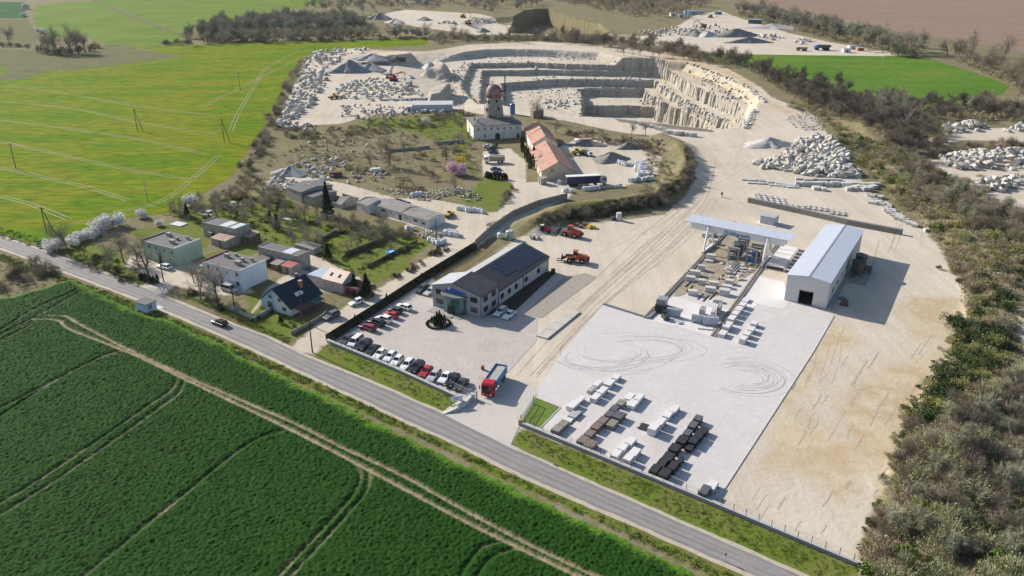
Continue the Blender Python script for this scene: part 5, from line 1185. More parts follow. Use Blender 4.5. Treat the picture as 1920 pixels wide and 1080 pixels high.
def lorry(label, px, py, ang, cabc, cabm, kind, bodym, zc=1.2, L=8.2, z=0):
    x, y = G(px, py, zc+z); t = thing('lorry', label, 'lorry', (x, y, z+.03), rad(ang)); h = L/2
    b = MB(); b.prof([(h-2.1, .7), (h, .7), (h+.03, 1.6), (h-.12, 2.75), (h-.5, 3.05), (h-2.1, 3.15)], -1.22, 1.22); b.build('cab', cabm, t, bevel=.06)
    b = MB(); b.box(h-.02, h+.045, -1.1, 1.1, 1.75, 2.5); b.box(h-1.5, h-.4, -1.235, -1.225, 1.75, 2.45); b.box(h-1.5, h-.4, 1.225, 1.235, 1.75, 2.45); b.build('windscreen', M_carglass, t)
    b = MB(); b.box(h, h+.12, -1.2, 1.2, .45, .95); bp = b.build('bumper', cabm, t)
    for s in (-1, 1):
        b = MB(); b.box(h+.10, h+.14, s*.85-.2, s*.85+.2, .7, .88); b.build('headlight', M_lamp, t)
        b = MB(); b.box(h-.1, h+.15, s*1.5-.08, s*1.5+.08, 1.8, 2.5); b.build('wing_mirror', M_black, t)
    b = MB(); b.box(h, h+.06, -.9, .9, 1.1, 1.6); b.build('grille', M_black, t)
    if kind == 'tipper':
        b = MB(); x0, x1 = -h, h-2.3
        b.box(x0, x1, -1.25, 1.25, 1.1, 1.2)
        b.box(x0, x1, -1.28, -1.2, 1.2, 2.85); b.box(x0, x1, 1.2, 1.28, 1.2, 2.85); b.box(x0, x0+.08, -1.2, 1.2, 1.2, 2.75); b.box(x1-.08, x1, -1.2, 1.2, 1.2, 3.0)
        for k in range(6): b.box(x0+.3+k*(x1-x0-.6)/5-.05, x0+.3+k*(x1-x0-.6)/5+.05, -1.36, 1.36, 1.0, 1.12); b.box(x0+.3+k*(x1-x0-.6)/5-.05, x0+.3+k*(x1-x0-.6)/5+.05, 1.283, 1.36, 1.12, 2.7); b.box(x0+.3+k*(x1-x0-.6)/5-.05, x0+.3+k*(x1-x0-.6)/5+.05, -1.36, -1.283, 1.12, 2.7)
        b.build('tipper_body', bodym, t)
        b = MB(); b.box(x0+.1, x1-.1, -1.19, 1.19, 1.25, 2.55, top=.9); b.build('load', mat('grey_load', [(.30, .30, .28), (.42, .41, .38)], scale=1.5, fine=.2, bump=.1), t)
    b = MB(); b.box(-h, h-.3, -.5, .5, .7, .98); b.build('chassis', M_black, t)
    for sx in (h-1.0, -h+1.2, -h+2.6):
        for s in (-1, 1):
            b = MB(); b.wheel((sx, s*1.05, .52), .52, .34, 16); w = b.build('wheel', M_tyre, t); b = MB(); b.wheel((sx, s*1.05, .52), .27, .36, 10); b.build('rim', M_rim, w)
    return t
lorry('red lorry with blue tipper body full of grey grit, driving to the gate', 927, 715, 252, None, paint('lorry_red', (.42, .012, .02), .3), 'tipper', paint('tipper_blue', (.06, .20, .42), .5), L=9.4)
lorry('white lorry with cream tipper body parked by the mill house', 927, 300, 186, None, CARM['white'], 'tipper', mat('cream_tipper', [(.42, .38, .28), (.30, .20, .14)], scale=.8), L=8.6)
# articulated lorry with dark blue curtain sides
x, y = G(1066, 347); t = thing('articulated_lorry', 'articulated lorry with dark blue curtain trailer and white roof below the yellow barn', 'lorry', (28, 293.6, .03), rad(9.5))
b = MB(); b.box(-7.6, 5.2, -1.26, 1.26, 1.15, 3.75); b.build('curtain_side', paint('curtain_navy', (.015, .022, .075), .6), t)
b = MB(); b.box(-7.65, 5.25, -1.28, 1.28, 3.755, 3.95); b.build('trailer_roof', mat('trailer_white', (.66, .66, .66)), t)
b = MB(); b.box(-7.65, 5.25, -1.28, 1.28, .95, 1.145); b.box(-7.6, 7.6, -.5, .5, .7, .94); b.build('trailer_frame', M_black, t)
b = MB(); b.prof([(5.7, .7), (8.0, .7), (8.05, 1.7), (7.9, 3.2), (7.3, 3.7), (5.7, 3.8)], -1.24, 1.24); b.build('cab', CARM['silver'], t, bevel=.06)
b = MB(); b.box(7.95, 8.06, -1.1, 1.1, 1.9, 2.7); b.box(6.4, 7.5, -1.255, -1.245, 1.9, 2.7); b.build('windscreen', M_carglass, t)
for sx in (7.0, 3.6, -3.6, -4.9, -6.2):
    for s in (-1, 1): b = MB(); b.wheel((sx, s*1.05, .5), .5, .34, 14); b.build('wheel', M_tyre, t)

M_ored = mat('loader_orange_red', [(.40, .05, .02), (.46, .075, .03)], scale=1, rough=.5)
M_dust = mat('dusty_grey_paint', [(.26, .25, .24), (.34, .33, .31)], scale=1.2, rough=.7, fine=.15)
M_yel = mat('digger_yellow', [(.46, .30, .05), (.54, .37, .08)], scale=1, rough=.6)
def wheel_loader(label, px, py, ang, bodym, armm, sc=1.0, attach='block', zb=None):
    x, y = G(px, py, 1.2) if zb is None else G(px, py, zb+1.2)
    t = thing('wheel_loader', label, 'wheel loader', (x, y, (zb or 0)+.02), rad(ang)); t.scale = (sc, sc, sc)
    b = MB(); b.prof([(-3.9, .9), (-3.6, 2.1), (-1.2, 2.5), (-.3, 2.5), (-.3, .9)], -1.15, 1.15); b.build('engine_body', bodym, t, bevel=.06)
    b = MB(); b.box(-4.25, -3.75, -1.25, 1.25, .7, 1.6); b.build('counterweight', M_black, t)
    b = MB(); b.box(-.25, 2.2, -.7, .7, .7, 1.5); b.build('front_frame', armm, t)
    b = MB(); b.box(-.9, .6, -.8, .8, 2.2, 2.55); b.prism([(-.8, -.75), (.6, -.75), (.6, .75), (-.8, .75)], 2.55, 3.5, [(-.7, -.65), (.35, -.65), (.35, .65), (-.7, .65)]); b.build('cab', M_carglass, t)
    b = MB(); b.box(-.95, .55, -.85, .85, 3.5, 3.66); b.build('cab_roof', bodym, t, bevel=.05)
    b = MB()
    for s in (-.55, .55): b.prof([(.4, 1.7), (.6, 2.1), (2.4, 2.0), (4.0, 1.0), (3.8, .6), (2.2, 1.5)], s-.12, s+.12)
    b.tube((.6, 0, 2.2), (2.8, 0, 2.2), .16); b.build('lift_arm', armm, t)
    if attach == 'bucket':
        b = MB(); b.prof([(3.6, .2), (5.0, .15), (4.9, .25), (3.9, .5), (3.8, 1.5), (4.3, 1.75), (3.7, 1.7), (3.5, .9)], -1.6, 1.6); b.build('bucket', armm, t)
    else:
        b = MB(); b.box(3.7, 3.95, -1.2, 1.2, .3, 1.9); b.build('fork_carriage', M_black, t)
        for s in (-.8, .8): b = MB(); b.box(3.96, 5.4, s-.14, s+.14, .3, .48); b.build('fork', M_black, t)
    for sx in (1.4, -2.2):
        for s in (-1, 1):
            b = MB(); b.wheel((sx, s*1.1, .85), .85, .7, 18); w = b.build('wheel', M_tyre if armm is M_black else M_dust if False else M_tyre, t)
            b = MB(); b.wheel((sx, s*1.1, .85), .45, .73, 12); b.build('rim', bodym if s > 3 else M_dust, w)
        b = MB()
        for s in (-1, 1): b.box(sx-1.0, sx+1.0, s*1.1-.4, s*1.1+.4, 1.74, 1.84)
        b.build('mudguard', bodym, t)
    return t
wheel_loader('orange red wheel loader standing alone on the open dirt yard', 1078, 484, 168, M_ored, mat('dark_arm', (.05, .05, .055)), .98)
wheel_loader('dusty orange wheel loader by the scrap heap under the bank', 1069, 436, 150, M_ored, M_dust, .98)
wheel_loader('small yellow wheel loader at the right end of the long white shed', 842, 400, 70, M_yel, M_yel, .6, 'bucket')
wheel_loader('yellow wheel loader among the heaps right of the red barns', 1081, 285, 200, M_yel, M_yel, .8, 'bucket')
wheel_loader('tiny yellow wheel loader on the quarry floor at left', 627, 181, 40, M_yel, M_yel, .9, 'bucket')
x, y = G(1022, 436); t = thing('tractor', 'small bright red farm tractor beside the scrap heap', 'tractor', (x, y, .02), rad(350))
b = MB(); b.prof([(-.4, .8), (1.9, .8), (1.9, 1.5), (1.6, 1.6), (-.4, 1.7)], -.45, .45); b.build('bonnet', paint('tractor_red', (.48, .015, .03), .35), t)
b = MB(); b.prism([(-1.5, -.7), (-.3, -.7), (-.3, .7), (-1.5, .7)], 1.2, 2.5, [(-1.4, -.6), (-.45, -.6), (-.45, .6), (-1.4, .6)]); b.build('cab', M_carglass, t)
b = MB(); b.box(-1.5, -.35, -.7, .7, 2.5, 2.62); b.build('cab_roof', CARM['white'], t)
for sx, r, w_ in ((-1.0, .75, .45), (1.4, .45, .3)):
    for s in (-1, 1): b = MB(); b.wheel((sx, s*.85, r), r, w_, 16); b.build('wheel', M_tyre, t)
def excavator(label, px, py, ang, m, sc=1.0, tracks=True):
    x, y, z = GT(px, py); t = thing('excavator', label, 'excavator', (x, y, z), rad(ang)); t.scale = (sc,)*3
    for s in (-1, 1):
        b = MB(); b.prof([(-2.0, .1), (-2.3, .5), (-2.0, .9), (2.0, .9), (2.3, .5), (2.0, .1)], s*1.2-.3, s*1.2+.3); b.build('track', M_tyre, t)
    b = MB(); b.box(-2.4, 1.4, -1.3, 1.3, 1.0, 1.5); b.box(-2.4, -.2, -1.3, 1.3, 1.5, 2.4); b.build('upper_body', m, t, bevel=.08)
    b = MB(); b.prism([(-.1, .2), (1.4, .2), (1.4, 1.25), (-.1, 1.25)], 1.5, 3.0, [(0, .25), (1.2, .25), (1.2, 1.2), (0, 1.2)]); b.build('cab', M_carglass, t)
    b = MB()
    for p, q, r0, r1 in (((1.0, -.3, 1.6), (3.4, -.3, 4.4), .32, .3), ((3.4, -.3, 4.4), (6.2, -.3, 3.9), .3, .24)): b.tube(p, q, r0, r1, 6)
    b.build('boom', m, t); b = MB(); b.tube((6.2, -.3, 4.0), (6.0, -.3, 1.4), .24, .18, 6); b.build('stick', m, t)
    b = MB(); b.prof([(5.5, .2), (6.5, .1), (6.4, 1.2), (6.0, 1.5), (5.8, .7)], -.9, .3); b.build('bucket', M_trim, t)
    return t
excavator('red excavator working at the boulder heap left of the terraces', 738, 152, 10, paint('excavator_red', (.44, .05, .04), .5), 1.25)
excavator('ochre excavator digging on the far sandy pit floor', 878, 46, 5, M_yel, 1.7)
excavator('far yellow excavator near the top of the distant gravel heaps', 868, 33, 20, M_yel, 1.5)
excavator('dark excavator between far heaps at upper right', 1318, 52, 170, M_wood, 1.6)
excavator('small yellow excavator in front of the bright blue container', 1332, 33, 10, M_yel, 1.3)
# screening plant with two conveyor arms
x, y, z = GT(730, 146); t = thing('screening_plant', 'pale mobile screening plant with two conveyor arms before the grey gravel heaps', 'machine', (x, y, z), rad(80))
b = MB(); b.box(-3, 4, -1.3, 1.3, 1.2, 3.4, top=.85); b.build('hopper', M_dust, t)
for s in (-1, 1):
    b = MB(); b.tube((0, s*1.2, 1.6), (-.5, s*9.5, 4.6), .45, .4, 4); b.build('conveyor', M_wood, t)
b = MB(); b.tube((3, 0, 3.0), (9, 0, 6.6), .9, .7, 4); b.build('conveyor', M_dust, t)
b = MB(); b.box(-3.2, 4.2, -1.4, -.8, 0, 1.1); b.box(-3.2, 4.2, .8, 1.4, 0, 1.1); b.build('chassis', M_trim, t)
def dumper(label, px, py, ang, cabm, bodym, sc=1.0):
    x, y, z = GT(px, py); t = thing('dump_truck', label, 'dump truck', (x, y, z), rad(ang)); t.scale = (sc,)*3
    b = MB(); b.prof([(2.0, .8), (4.2, .8), (4.3, 1.7), (3.6, 2.7), (2.0, 2.8)], -1.2, 1.2); b.build('cab', cabm, t)
    b = MB(); b.box(4.1, 4.32, -.9, .9, 1.7, 2.3); b.build('windscreen', M_carglass, t)
    b = MB(); b.prof([(-4.2, 1.8), (-3.0, 1.2), (1.6, 1.2), (2.0, 2.9), (1.4, 2.8), (-4.2, 2.6)], -1.4, 1.4); b.build('skip', bodym, t)
    for sx in (3.0, -1.2, -2.8):
        for s in (-1, 1): b = MB(); b.wheel((sx, s*1.2, .7), .7, .5, 14); b.build('wheel', M_tyre, t)
    return t
dumper('white lorry with red tipping skip among the heaps behind the barns', 1093, 271, 195, CARM['white'], R_rust)
dumper('white van-like truck front parked below the skip lorry', 1100, 291, 300, CARM['white'], M_trim, .75)
dumper('white site truck near the red excavator', 767, 160, 265, CARM['white'], M_dust, 1.0)
dumper('dark yellow dump truck on the gravel behind the screening plant', 749, 118, 185, M_yel, M_trim, 1.3)
dumper('dark blue dump truck with long skip by the meadow edge', 1541, 94, 182, M_bluesteel, M_trim, 1.6)
dumper('rust brown dump truck by the meadow edge, left of the blue one', 1503, 95, 182, M_wood, R_rust, 1.1)
x, y = G(1247, 598); t = thing('forklift', 'black forklift standing among the upright slab packs', 'forklift', (x, y, .06), rad(100))
b = MB(); b.box(-1.3, 1.0, -.6, .6, .25, 1.1, top=.9); b.build('body', M_trim, t, bevel=.05)
b = MB()
for s in (-.5, .5): b.tube((-.8, s, 1.1), (-.6, s, 2.2), .05); b.tube((.6, s, 1.1), (.3, s, 2.2), .05)
b.box(-.7, .4, -.6, .6, 2.2, 2.28); b.build('overhead_guard', M_black, t)
b = MB()
for s in (-.4, .4): b.box(1.05, 1.2, s-.07, s+.07, .1, 2.8)
b.box(1.05, 1.2, -.33, .33, 2.6, 2.75); b.box(1.05, 1.2, -.33, .33, 1.2, 1.3); b.build('mast', M_black, t)
for s in (-.3, .3): b = MB(); b.box(1.22, 2.5, s-.07, s+.07, .12, .2); b.build('fork', M_black, t)
for sx in (.7, -.8):
    for s in (-1, 1): b = MB(); b.wheel((sx, s*.55, .3), .3, .25, 12); b.build('wheel', M_tyre, t)
# ------------------------------------------------------------------ walls, fences, stone stock, poles and small things
M_cap = mat('wall_coping', [(.46, .45, .44), (.54, .53, .52)], scale=1, fine=.08)
M_blockwall = mat('split_block_wall', [(.20, .21, .235), (.28, .285, .31), (.24, .245, .27)], scale=2.5, fine=.2)
M_panel2 = mat('concrete_panel', [(.23, .215, .195), (.30, .28, .255)], scale=.7, detail=7, fine=.12)
def pathlen(P): return sum(math.hypot(b[0]-a[0], b[1]-a[1]) for a, b in zip(P, P[1:]))
def along(P, s):
    for a, b in zip(P, P[1:]):
        d = math.hypot(b[0]-a[0], b[1]-a[1])
        if s <= d: return a[0]+(b[0]-a[0])*s/d, a[1]+(b[1]-a[1])*s/d, math.atan2(b[1]-a[1], b[0]-a[0])
        s -= d
    a, b = P[-2:]; return b[0], b[1], math.atan2(b[1]-a[1], b[0]-a[0])
def strip(b, P, w, z0, z1):
    for a, c in zip(P, P[1:]):
        d = math.hypot(c[0]-a[0], c[1]-a[1]); b.box(0, d, -w/2, w/2, z0, z1, rz=math.atan2(c[1]-a[1], c[0]-a[0]), at=(a[0], a[1], 0))
def fenced_wall(label, pts, h, nposts, ph=1.25):
    P = GP(pts); t = thing('boundary_wall', label, 'wall', (P[0][0], P[0][1], 0)); Q = [(x-P[0][0], y-P[0][1]) for x, y in P]
    b = MB(); strip(b, Q, .34, -.1, h); b.build('wall', M_blockwall, t)
    b = MB(); strip(b, Q, .62, h+.003, h+.09); b.build('coping', M_cap, t)
    L = pathlen(Q); b = MB()
    for zz in (.45, .85, 1.2): 
        for a, c in zip(Q, Q[1:]): b.tube((*a, h+zz), (*c, h+zz), .012, n=3)
    if nposts: b.build('wire', M_trim, t)
    for k in range(nposts):
        x, y, a = along(Q, L*(k+.5)/nposts); b = MB(); b.box(x-.04, x+.04, y-.04, y+.04, h+.092, h+ph); b.build('post', M_trim, t)
    return t
fenced_wall('low grey block wall with pale coping along the parked cars, between lawn and lot', [(614, 642), (740, 694), (862, 750)], .75, 22)
fenced_wall('long low block wall with wire fence between the slab yard and roadside grass', [(976, 797), (1300, 932), (1613, 1064)], .75, 30)
# gate wing walls and gates
t = thing('gate_wing_wall', 'curved pale concrete wing wall sloping to the road left of the gate', 'wall', (0, 0, 0))
P = GP([(884, 748), (872, 760), (854, 770), (830, 776)]); b = MB()
for (a, c), (h0, h1) in zip(zip(P, P[1:]), ((1.0, .95), (.95, .7), (.7, .12))):
    d = Vector((c[0]-a[0], c[1]-a[1])); n = Vector((-d.y, d.x)).normalized()*.35
    V = [(a[0]-n.x, a[1]-n.y, 0), (c[0]-n.x, c[1]-n.y, 0), (c[0]+n.x, c[1]+n.y, 0), (a[0]+n.x, a[1]+n.y, 0)]
    V += [(x, y, h0 if i in (0, 3) else h1) for i, (x, y, z) in enumerate(V)]
    b.add(V, [(3, 2, 1, 0), (4, 5, 6, 7), (0, 1, 5, 4), (1, 2, 6, 5), (2, 3, 7, 6), (3, 0, 4, 7)])
b.build('wall', M_cap, t)
def gate(label, p, q, h, z0, n):
    a, c = G(*p), G(*q); d = math.hypot(c[0]-a[0], c[1]-a[1]); t = thing('yard_gate', label, 'gate', (a[0], a[1], z0), math.atan2(c[1]-a[1], c[0]-a[0]))
    b = MB()
    for z in (.1, h/2, h-.05): b.box(0, d, -.03, .03, z, z+.06)
    for k in range(n+1): b.box(d*k/n-.02, d*k/n+.02, -.02, .02, .163, h-.05)
    b.build('leaf', mat('zinc_steel', (.34, .35, .36), rough=.45), t)
    for x in (-.15, d+.15): b = MB(); b.box(x-.09, x+.09, -.09, .09, -z0, h+.25); b.build('gate_post', bpy.data.materials['zinc_steel'], t)
gate('open sliding gate leaf of grey steel behind two dark cars at the wall end', (846, 727), (880, 744), 1.5, .1, 18)
gate('small pedestrian gate with letter box at the left gate pier', (884, 745), (893, 748), 1.6, .05, 5)
gate('grey steel gate leaf along the little corner lawn, right side of the entrance', (977, 793), (1000, 758), 1.5, .1, 16)
x, y = G(887, 749); b = MB(); b.box(-.35, .35, -.35, .35, 0, 1.3); b.box(-.42, .42, -.42, .42, 1.303, 1.4); tag(b.build('gate_pier', M_cap, None, (x, y, 0)), 'pale square gate pier where the curved wing wall ends', 'pier')
x, y = G(976, 795); b = MB(); b.box(-.45, .45, -.45, .45, -.2, 1.1); b.box(-.5, .5, -.5, .5, 1.103, 1.2); tag(b.build('gate_pier', mat('ochre_pier', (.45, .36, .20)), None, (x, y, 0)), 'ochre block pier at the start of the slab yard wall', 'pier')
x, y = G(857, 760); t = thing('notice_board', 'white notice board on two posts in the grass left of the gate', 'sign', (x, y, 0), rad(20))
b = MB(); b.box(-1.2, 1.2, -.04, .04, 1.1, 2.1); b.build('panel', mat('board_white', (.55, .62, .72)), t)
for s in (-1.1, 1.1): b = MB(); b.box(s-.05, s+.05, .045, .13, 0, 2.0); b.build('post', M_trim, t)
b = MB(); b.box(-.9, .2, -.055, -.043, 1.7, 1.85); b.box(-.9, .7, -.055, -.043, 1.35, 1.45); b.build('lettering_bar', bpy.data.materials['sign_blue'], t)
# kerbs round the corner lawn and concrete yard edge
b = MB(); strip(b, GP([(1005, 746), (1051, 764), (1013, 803)]), .2, 0, .14); tag(b.build('kerb', M_cap), 'pale kerb round the small corner lawn', 'kerb')
b = MB(); strip(b, GP([(1131, 571), (1217, 598), (1230, 586)]), .4, 0, .5); tag(b.build('kerb', M_blockwall), 'dark stone edging between dirt yard and upper left concrete yard', 'kerb')
b = MB(); strip(b, GP([(1345, 937), (1458, 763), (1524, 661), (1564, 592)]), .22, 0, .12); tag(b.build('kerb', M_cap), 'thin kerb along the right edge of the concrete yard', 'kerb')
# concrete panel walls along the lane
def panel_wall(label, pts, h, m=None, w=.16, zb=None, name='panel_wall'):
    P = GP(pts); t = thing(name, label, 'wall', (P[0][0], P[0][1], 0)); Q = [(x-P[0][0], y-P[0][1]) for x, y in P]
    b = MB(); strip(b, Q, w, -.2, h); b.build('panels', m or M_panel2, t)
    L = pathlen(Q); n = min(60, max(2, int(L/2.6))); b = MB()
    for k in range(n+1):
        x, y, a = along(Q, L*k/n-.001 if k else 0); b = MB(); b.box(-.09, .09, -w/2-.05, w/2+.05, -.2, h+.08, rz=a, at=(x, y, 0)); b.build('post', m or M_panel2, t)
    return t
panel_wall('pale concrete panel wall holding the bank between lane and dark grass strip', [(892, 462), (922, 434), (962, 406), (1010, 386), (1063, 373)], 2.2)
panel_wall('dark slatted fence behind the clipped cypress hedge along the lane', [(612, 638), (700, 582), (800, 517), (890, 462)], 1.5, mat('dark_fence', [(.06, .055, .05), (.10, .09, .08)], scale=1), .08)
panel_wall('grey concrete garden wall along the lane in front of the dark roofed house', [(547, 628), (600, 600), (612, 590)], 1.0)
panel_wall('pale picket wall between the dark roofed house and the road', [(428, 579), (478, 602), (518, 577)], 1.1, mat('picket', [(.30, .30, .30), (.38, .37, .36)], scale=1))
panel_wall('dark garden fence above the blue pool', [(648, 480), (736, 446)], 1.4, M_wood, .08)
panel_wall('low dark timber fence below the blue pool', [(690, 502), (782, 455)], 1.0, M_wood, .08)
panel_wall('mossy garden wall on the left side of the gardens', [(580, 462), (632, 436)], 1.2, M_panel2)
panel_wall('old stone wall across the grassy mill hill, left piece', [(728, 285), (806, 278)], 1.3, M_blockwall, .4)
panel_wall('old stone wall across the grassy mill hill, right piece by the mill', [(818, 272), (870, 267)], 1.5, M_blockwall, .4)
# gabion wall of dark stone
M_gab = mat('dark_dry_stone', [(.10, .10, .095), (.22, .21, .20), (.15, .145, .14)], scale=1.6, fine=.35, bump=.08, bscale=3)
P = GP([(1403, 379), (1500, 400), (1590, 421), (1691, 440)]); b = MB(); strip(b, P, 1.3, 0, 1.7)
tag(b.build('dry_stone_wall', M_gab), 'long dark stone filled wall behind the white hall', 'wall')
b = MB(); x, y = G(1412, 372, 1.0); b.box(-.5, .5, -.72, -.66, .6, 1.2, rz=rad(-41), at=(x, y, 0)); tag(b.build('yellow_panel', paint('panel_yellow', (.55, .55, .02))), 'small bright yellow plate on the left end of the dark stone wall', 'sign')

# --- stock of slabs on the concrete yard
ST = {k: mat('stone_'+k, c, scale=2.2, rough=.6, fine=.10) for k, c in {
    'white': [(.58, .57, .57), (.66, .65, .65)], 'grey': [(.34, .335, .34), (.42, .41, .415)], 'slate': [(.08, .08, .095), (.115, .115, .13)], 'black': [(.022, .023, .027), (.036, .037, .042)],
    'brown': [(.15, .115, .10), (.20, .16, .14)], 'taupe': [(.21, .185, .165), (.27, .24, .215)], 'moss': [(.16, .16, .13), (.26, .255, .21)], 'lblue': [(.33, .36, .42), (.40, .43, .49)]}.items()}
M_bearer = mat('timber_bearer', [(.20, .15, .10), (.28, .22, .15)], scale=3)
def stack(px, py, h, L, Wd, col, label, ang=57.5, group='slab stacks on the concrete yard', sl=None):
    x, y = G(px, py, h); t = thing('slab_stack', label, 'slab stack', (x, y, .05), rad(ang), group)
    r = random.Random(int(px*7+py)); n = sl or max(1, int(round(h/.32))); b = MB(); th = (h-.12)/n
    for k in range(n):
        dx, dy = r.uniform(-.05, .05), r.uniform(-.05, .05); q = r.uniform(.97, 1.0)
        b.box(-L/2*q+dx, L/2*q+dx, -Wd/2*q+dy, Wd/2*q+dy, .12+th*k+.004, .12+th*(k+1)-(.03 if k < n-1 else 0))
    b.build('slabs', ST[col], t)
    for s in (-.32, .32): b = MB(); b.box(L*s-.08, L*s+.08, -Wd/2-.25, Wd/2+.25, 0, .12); b.build('bearer', M_bearer, t)
    return t
zx = lambda x, y: (1000+x/4.5, 690+y/4.5)
for x, y, h, L, Wd, c, lb in (
    (200, 508, .9, 2.5, 2.3, 'taupe', 'taupe slab stack nearest the corner lawn by the wall'), (255, 463, .9, 2.4, 2.1, 'moss', 'grey green slab stack just behind the taupe one by the corner lawn'),
    (303, 440, .3, 2.6, 1.6, 'white', 'thin low white slab pile between two grey green and grey stacks'), (350, 385, .6, 3.2, 2.3, 'grey', 'light grey low slab stack in the row nearest the corner lawn'),
    (335, 303, 1.0, 3.4, 2.2, 'white', 'long white slab stack, first of the white double row'), (397, 258, .8, 2.6, 1.5, 'white', 'narrow white slab stack right behind the long white one'),
    (490, 175, .8, 2.6, 1.3, 'grey', 'narrow grey slab stack in the middle of the white double row'), (545, 125, .7, 3.2, 1.6, 'white', 'white slab stack at the far end of the left white row'),
    (527, 237, 1.0, 3.0, 1.9, 'white', 'white slab stack, nearest of the four in the right white row'), (582, 182, 1.0, 3.2, 1.9, 'white', 'white slab stack, second nearest in the right white row'),
    (643, 118, 1.0, 3.2, 2.0, 'white', 'white slab stack, third in the right white row'), (700, 70, .8, 2.4, 1.9, 'white', 'small white slab stack closing the far end of the right white row'),
    (420, 600, 1.1, 2.8, 2.2, 'brown', 'brown slab stack nearest the wall, left of its pair'), (482, 635, 1.1, 2.8, 2.6, 'brown', 'brown slab stack nearest the wall, right of its pair'),
    (478, 545, 1.0, 2.5, 2.2, 'brown', 'single brown slab stack behind the brown pair by the wall'), (533, 487, 1.0, 2.7, 2.2, 'brown', 'brown slab stack, third in the brown row'), (588, 437, 1.0, 2.7, 2.2, 'brown', 'brown slab stack, last before the dark slate ones'),
    (642, 382, 1.0, 2.6, 1.9, 'slate', 'dark slate slab stack adjoining the last brown one'), (686, 335, 1.0, 2.4, 1.9, 'slate', 'dark slate slab stack behind its look-alike in the brown row'), (740, 290, .9, 2.6, 2.0, 'moss', 'greenish grey slab stack at the far end of the brown row'),
    (722, 395, 1.1, 3.0, 2.6, 'slate', 'broad dark slate stack set beside the brown row'), (668, 462, .9, 3.0, 2.2, 'moss', 'rough mossy stone stack beside the brown row'),
    (842, 292, .9, 3.4, 2.3, 'white', 'broad white slab stack right of the greenish one'), (893, 242, .9, 3.4, 1.9, 'white', 'white slab stack behind the broad white one'), (812, 236, .25, 3.2, 2.0, 'white', 'very thin white slab pile left of the far white stacks'),
    (702, 718, .8, 2.8, 1.8, 'white', 'white slab stack by the wall, left of the white cluster'), (757, 660, .9, 2.8, 1.9, 'white', 'white slab stack in the white cluster, behind the one at the wall'), (822, 612, .9, 3.0, 1.9, 'white', 'uneven white slab stack at the back of the white cluster'),
    (803, 752, 1.3, 2.3, 2.0, 'white', 'tall white slab stack at the front of the white cluster'), (855, 702, 1.0, 3.0, 2.1, 'white', 'white slab stack right behind the tall white one'),
    (1020, 490, 1.5, 3.0, 2.2, 'white', 'tallest white slab stack, in the middle row beside the dark slab on the ground'), (1076, 445, 1.2, 3.0, 1.9, 'white', 'white slab stack adjoining the tallest white one'),
    (1135, 386, .9, 3.0, 2.0, 'white', 'white slab stack, second last of the middle row'), (1192, 340, .9, 3.2, 1.8, 'white', 'white slab stack at the far end of the middle row'),
    (935, 500, .08, 2.8, 2.6, 'black', 'dark slab lying flat on the concrete'),
    (1027, 848, 1.3, 2.8, 2.0, 'black', 'black slab stack nearest the wall, left one'), (1110, 878, 1.3, 2.8, 2.2, 'black', 'charcoal slab stack nearest the wall, right one'), (1085, 795, 1.1, 2.8, 2.1, 'black', 'black slab stack behind the left one at the wall'),
    (1138, 742, 1.1, 2.9, 2.3, 'black', 'black slab stack, third in the long black row'), (1195, 668, 1.1, 2.8, 2.4, 'black', 'black slab stack, fourth in the long black row'), (1256, 602, 1.1, 2.9, 2.4, 'black', 'broad black slab stack, fifth in the long black row'),
    (1300, 540, 1.0, 2.6, 1.8, 'slate', 'dark grey slab stack, sixth in the long black row'), (1348, 475, 1.1, 2.7, 1.9, 'slate', 'dark grey slab stack, second last of the black row'), (1390, 417, 1.2, 2.2, 1.9, 'slate', 'small dark grey slab stack at the far end of the black row'),
    (1178, 818, 1.3, 3.0, 1.8, 'black', 'black slab stack right of the black row with a pale slab edge'), (1238, 772, .9, 2.6, 1.2, 'black', 'narrow black slab stack right of the third black one'),
    (1318, 668, .8, 2.0, 1.6, 'black', 'small black slab stack, nearest of the right black group'), (1355, 610, 1.1, 2.4, 1.9, 'black', 'black slab stack, second of the right black group'), (1393, 562, 1.1, 2.5, 2.0, 'black', 'black slab stack, third of the right black group'), (1437, 520, 1.0, 2.4, 2.0, 'black', 'black slab stack, last of the right black group'),
    (1450, 1025, 1.4, 3.2, 1.9, 'slate', 'lone dark slab stack in the near corner by the wall'), (1512, 985, .9, 3.0, 1.9, 'white', 'pale slab stack right beside the lone dark one')): stack(*zx(x, y), h, L*.86, Wd*.74, c, lb)
zy = lambda x, y: (1200+x/7.2, 540+y/7.2)
for k, (x, y, h, L, lb) in enumerate(((1118, 600, .9, 3.0, 'white slab stack at the near end of the row beside the crane rail'), (1185, 490, 1.2, 4.2, 'long tall white slab stack, second in the row beside the crane rail'), (1243, 395, 1.1, 3.2, 'white slab stack, third beside the crane rail'), (1292, 330, 1.1, 3.0, 'white slab stack, fourth beside the crane rail'), (1336, 272, 1.1, 3.0, 'white slab stack, fifth beside the crane rail'), (1385, 212, 1.1, 3.0, 'white slab stack, sixth beside the crane rail'), (1432, 155, .5, 3.0, 'thin white slab stack at the far end of the crane rail row'))):
    stack(*zy(x, y), h, L*.85, 1.6, 'white', lb, 58, 'white slab stacks beside the crane rail')
for x, y, h, L, lb in ((1400, 668, 1.3, 2.6, 'white slab stack, near end of the short row on the open yard'), (1447, 605, 1.1, 2.6, 'white slab stack, second in the short row on the open yard'), (1500, 545, 1.0, 2.8, 'white slab stack, third in the short row on the open yard'), (1545, 465, 1.0, 2.2, 'white slab stack, far end of the short row on the open yard')):
    stack(*zy(x, y), h, L*.85, 1.5, 'white', lb, 58, 'short slab row on the open yard')
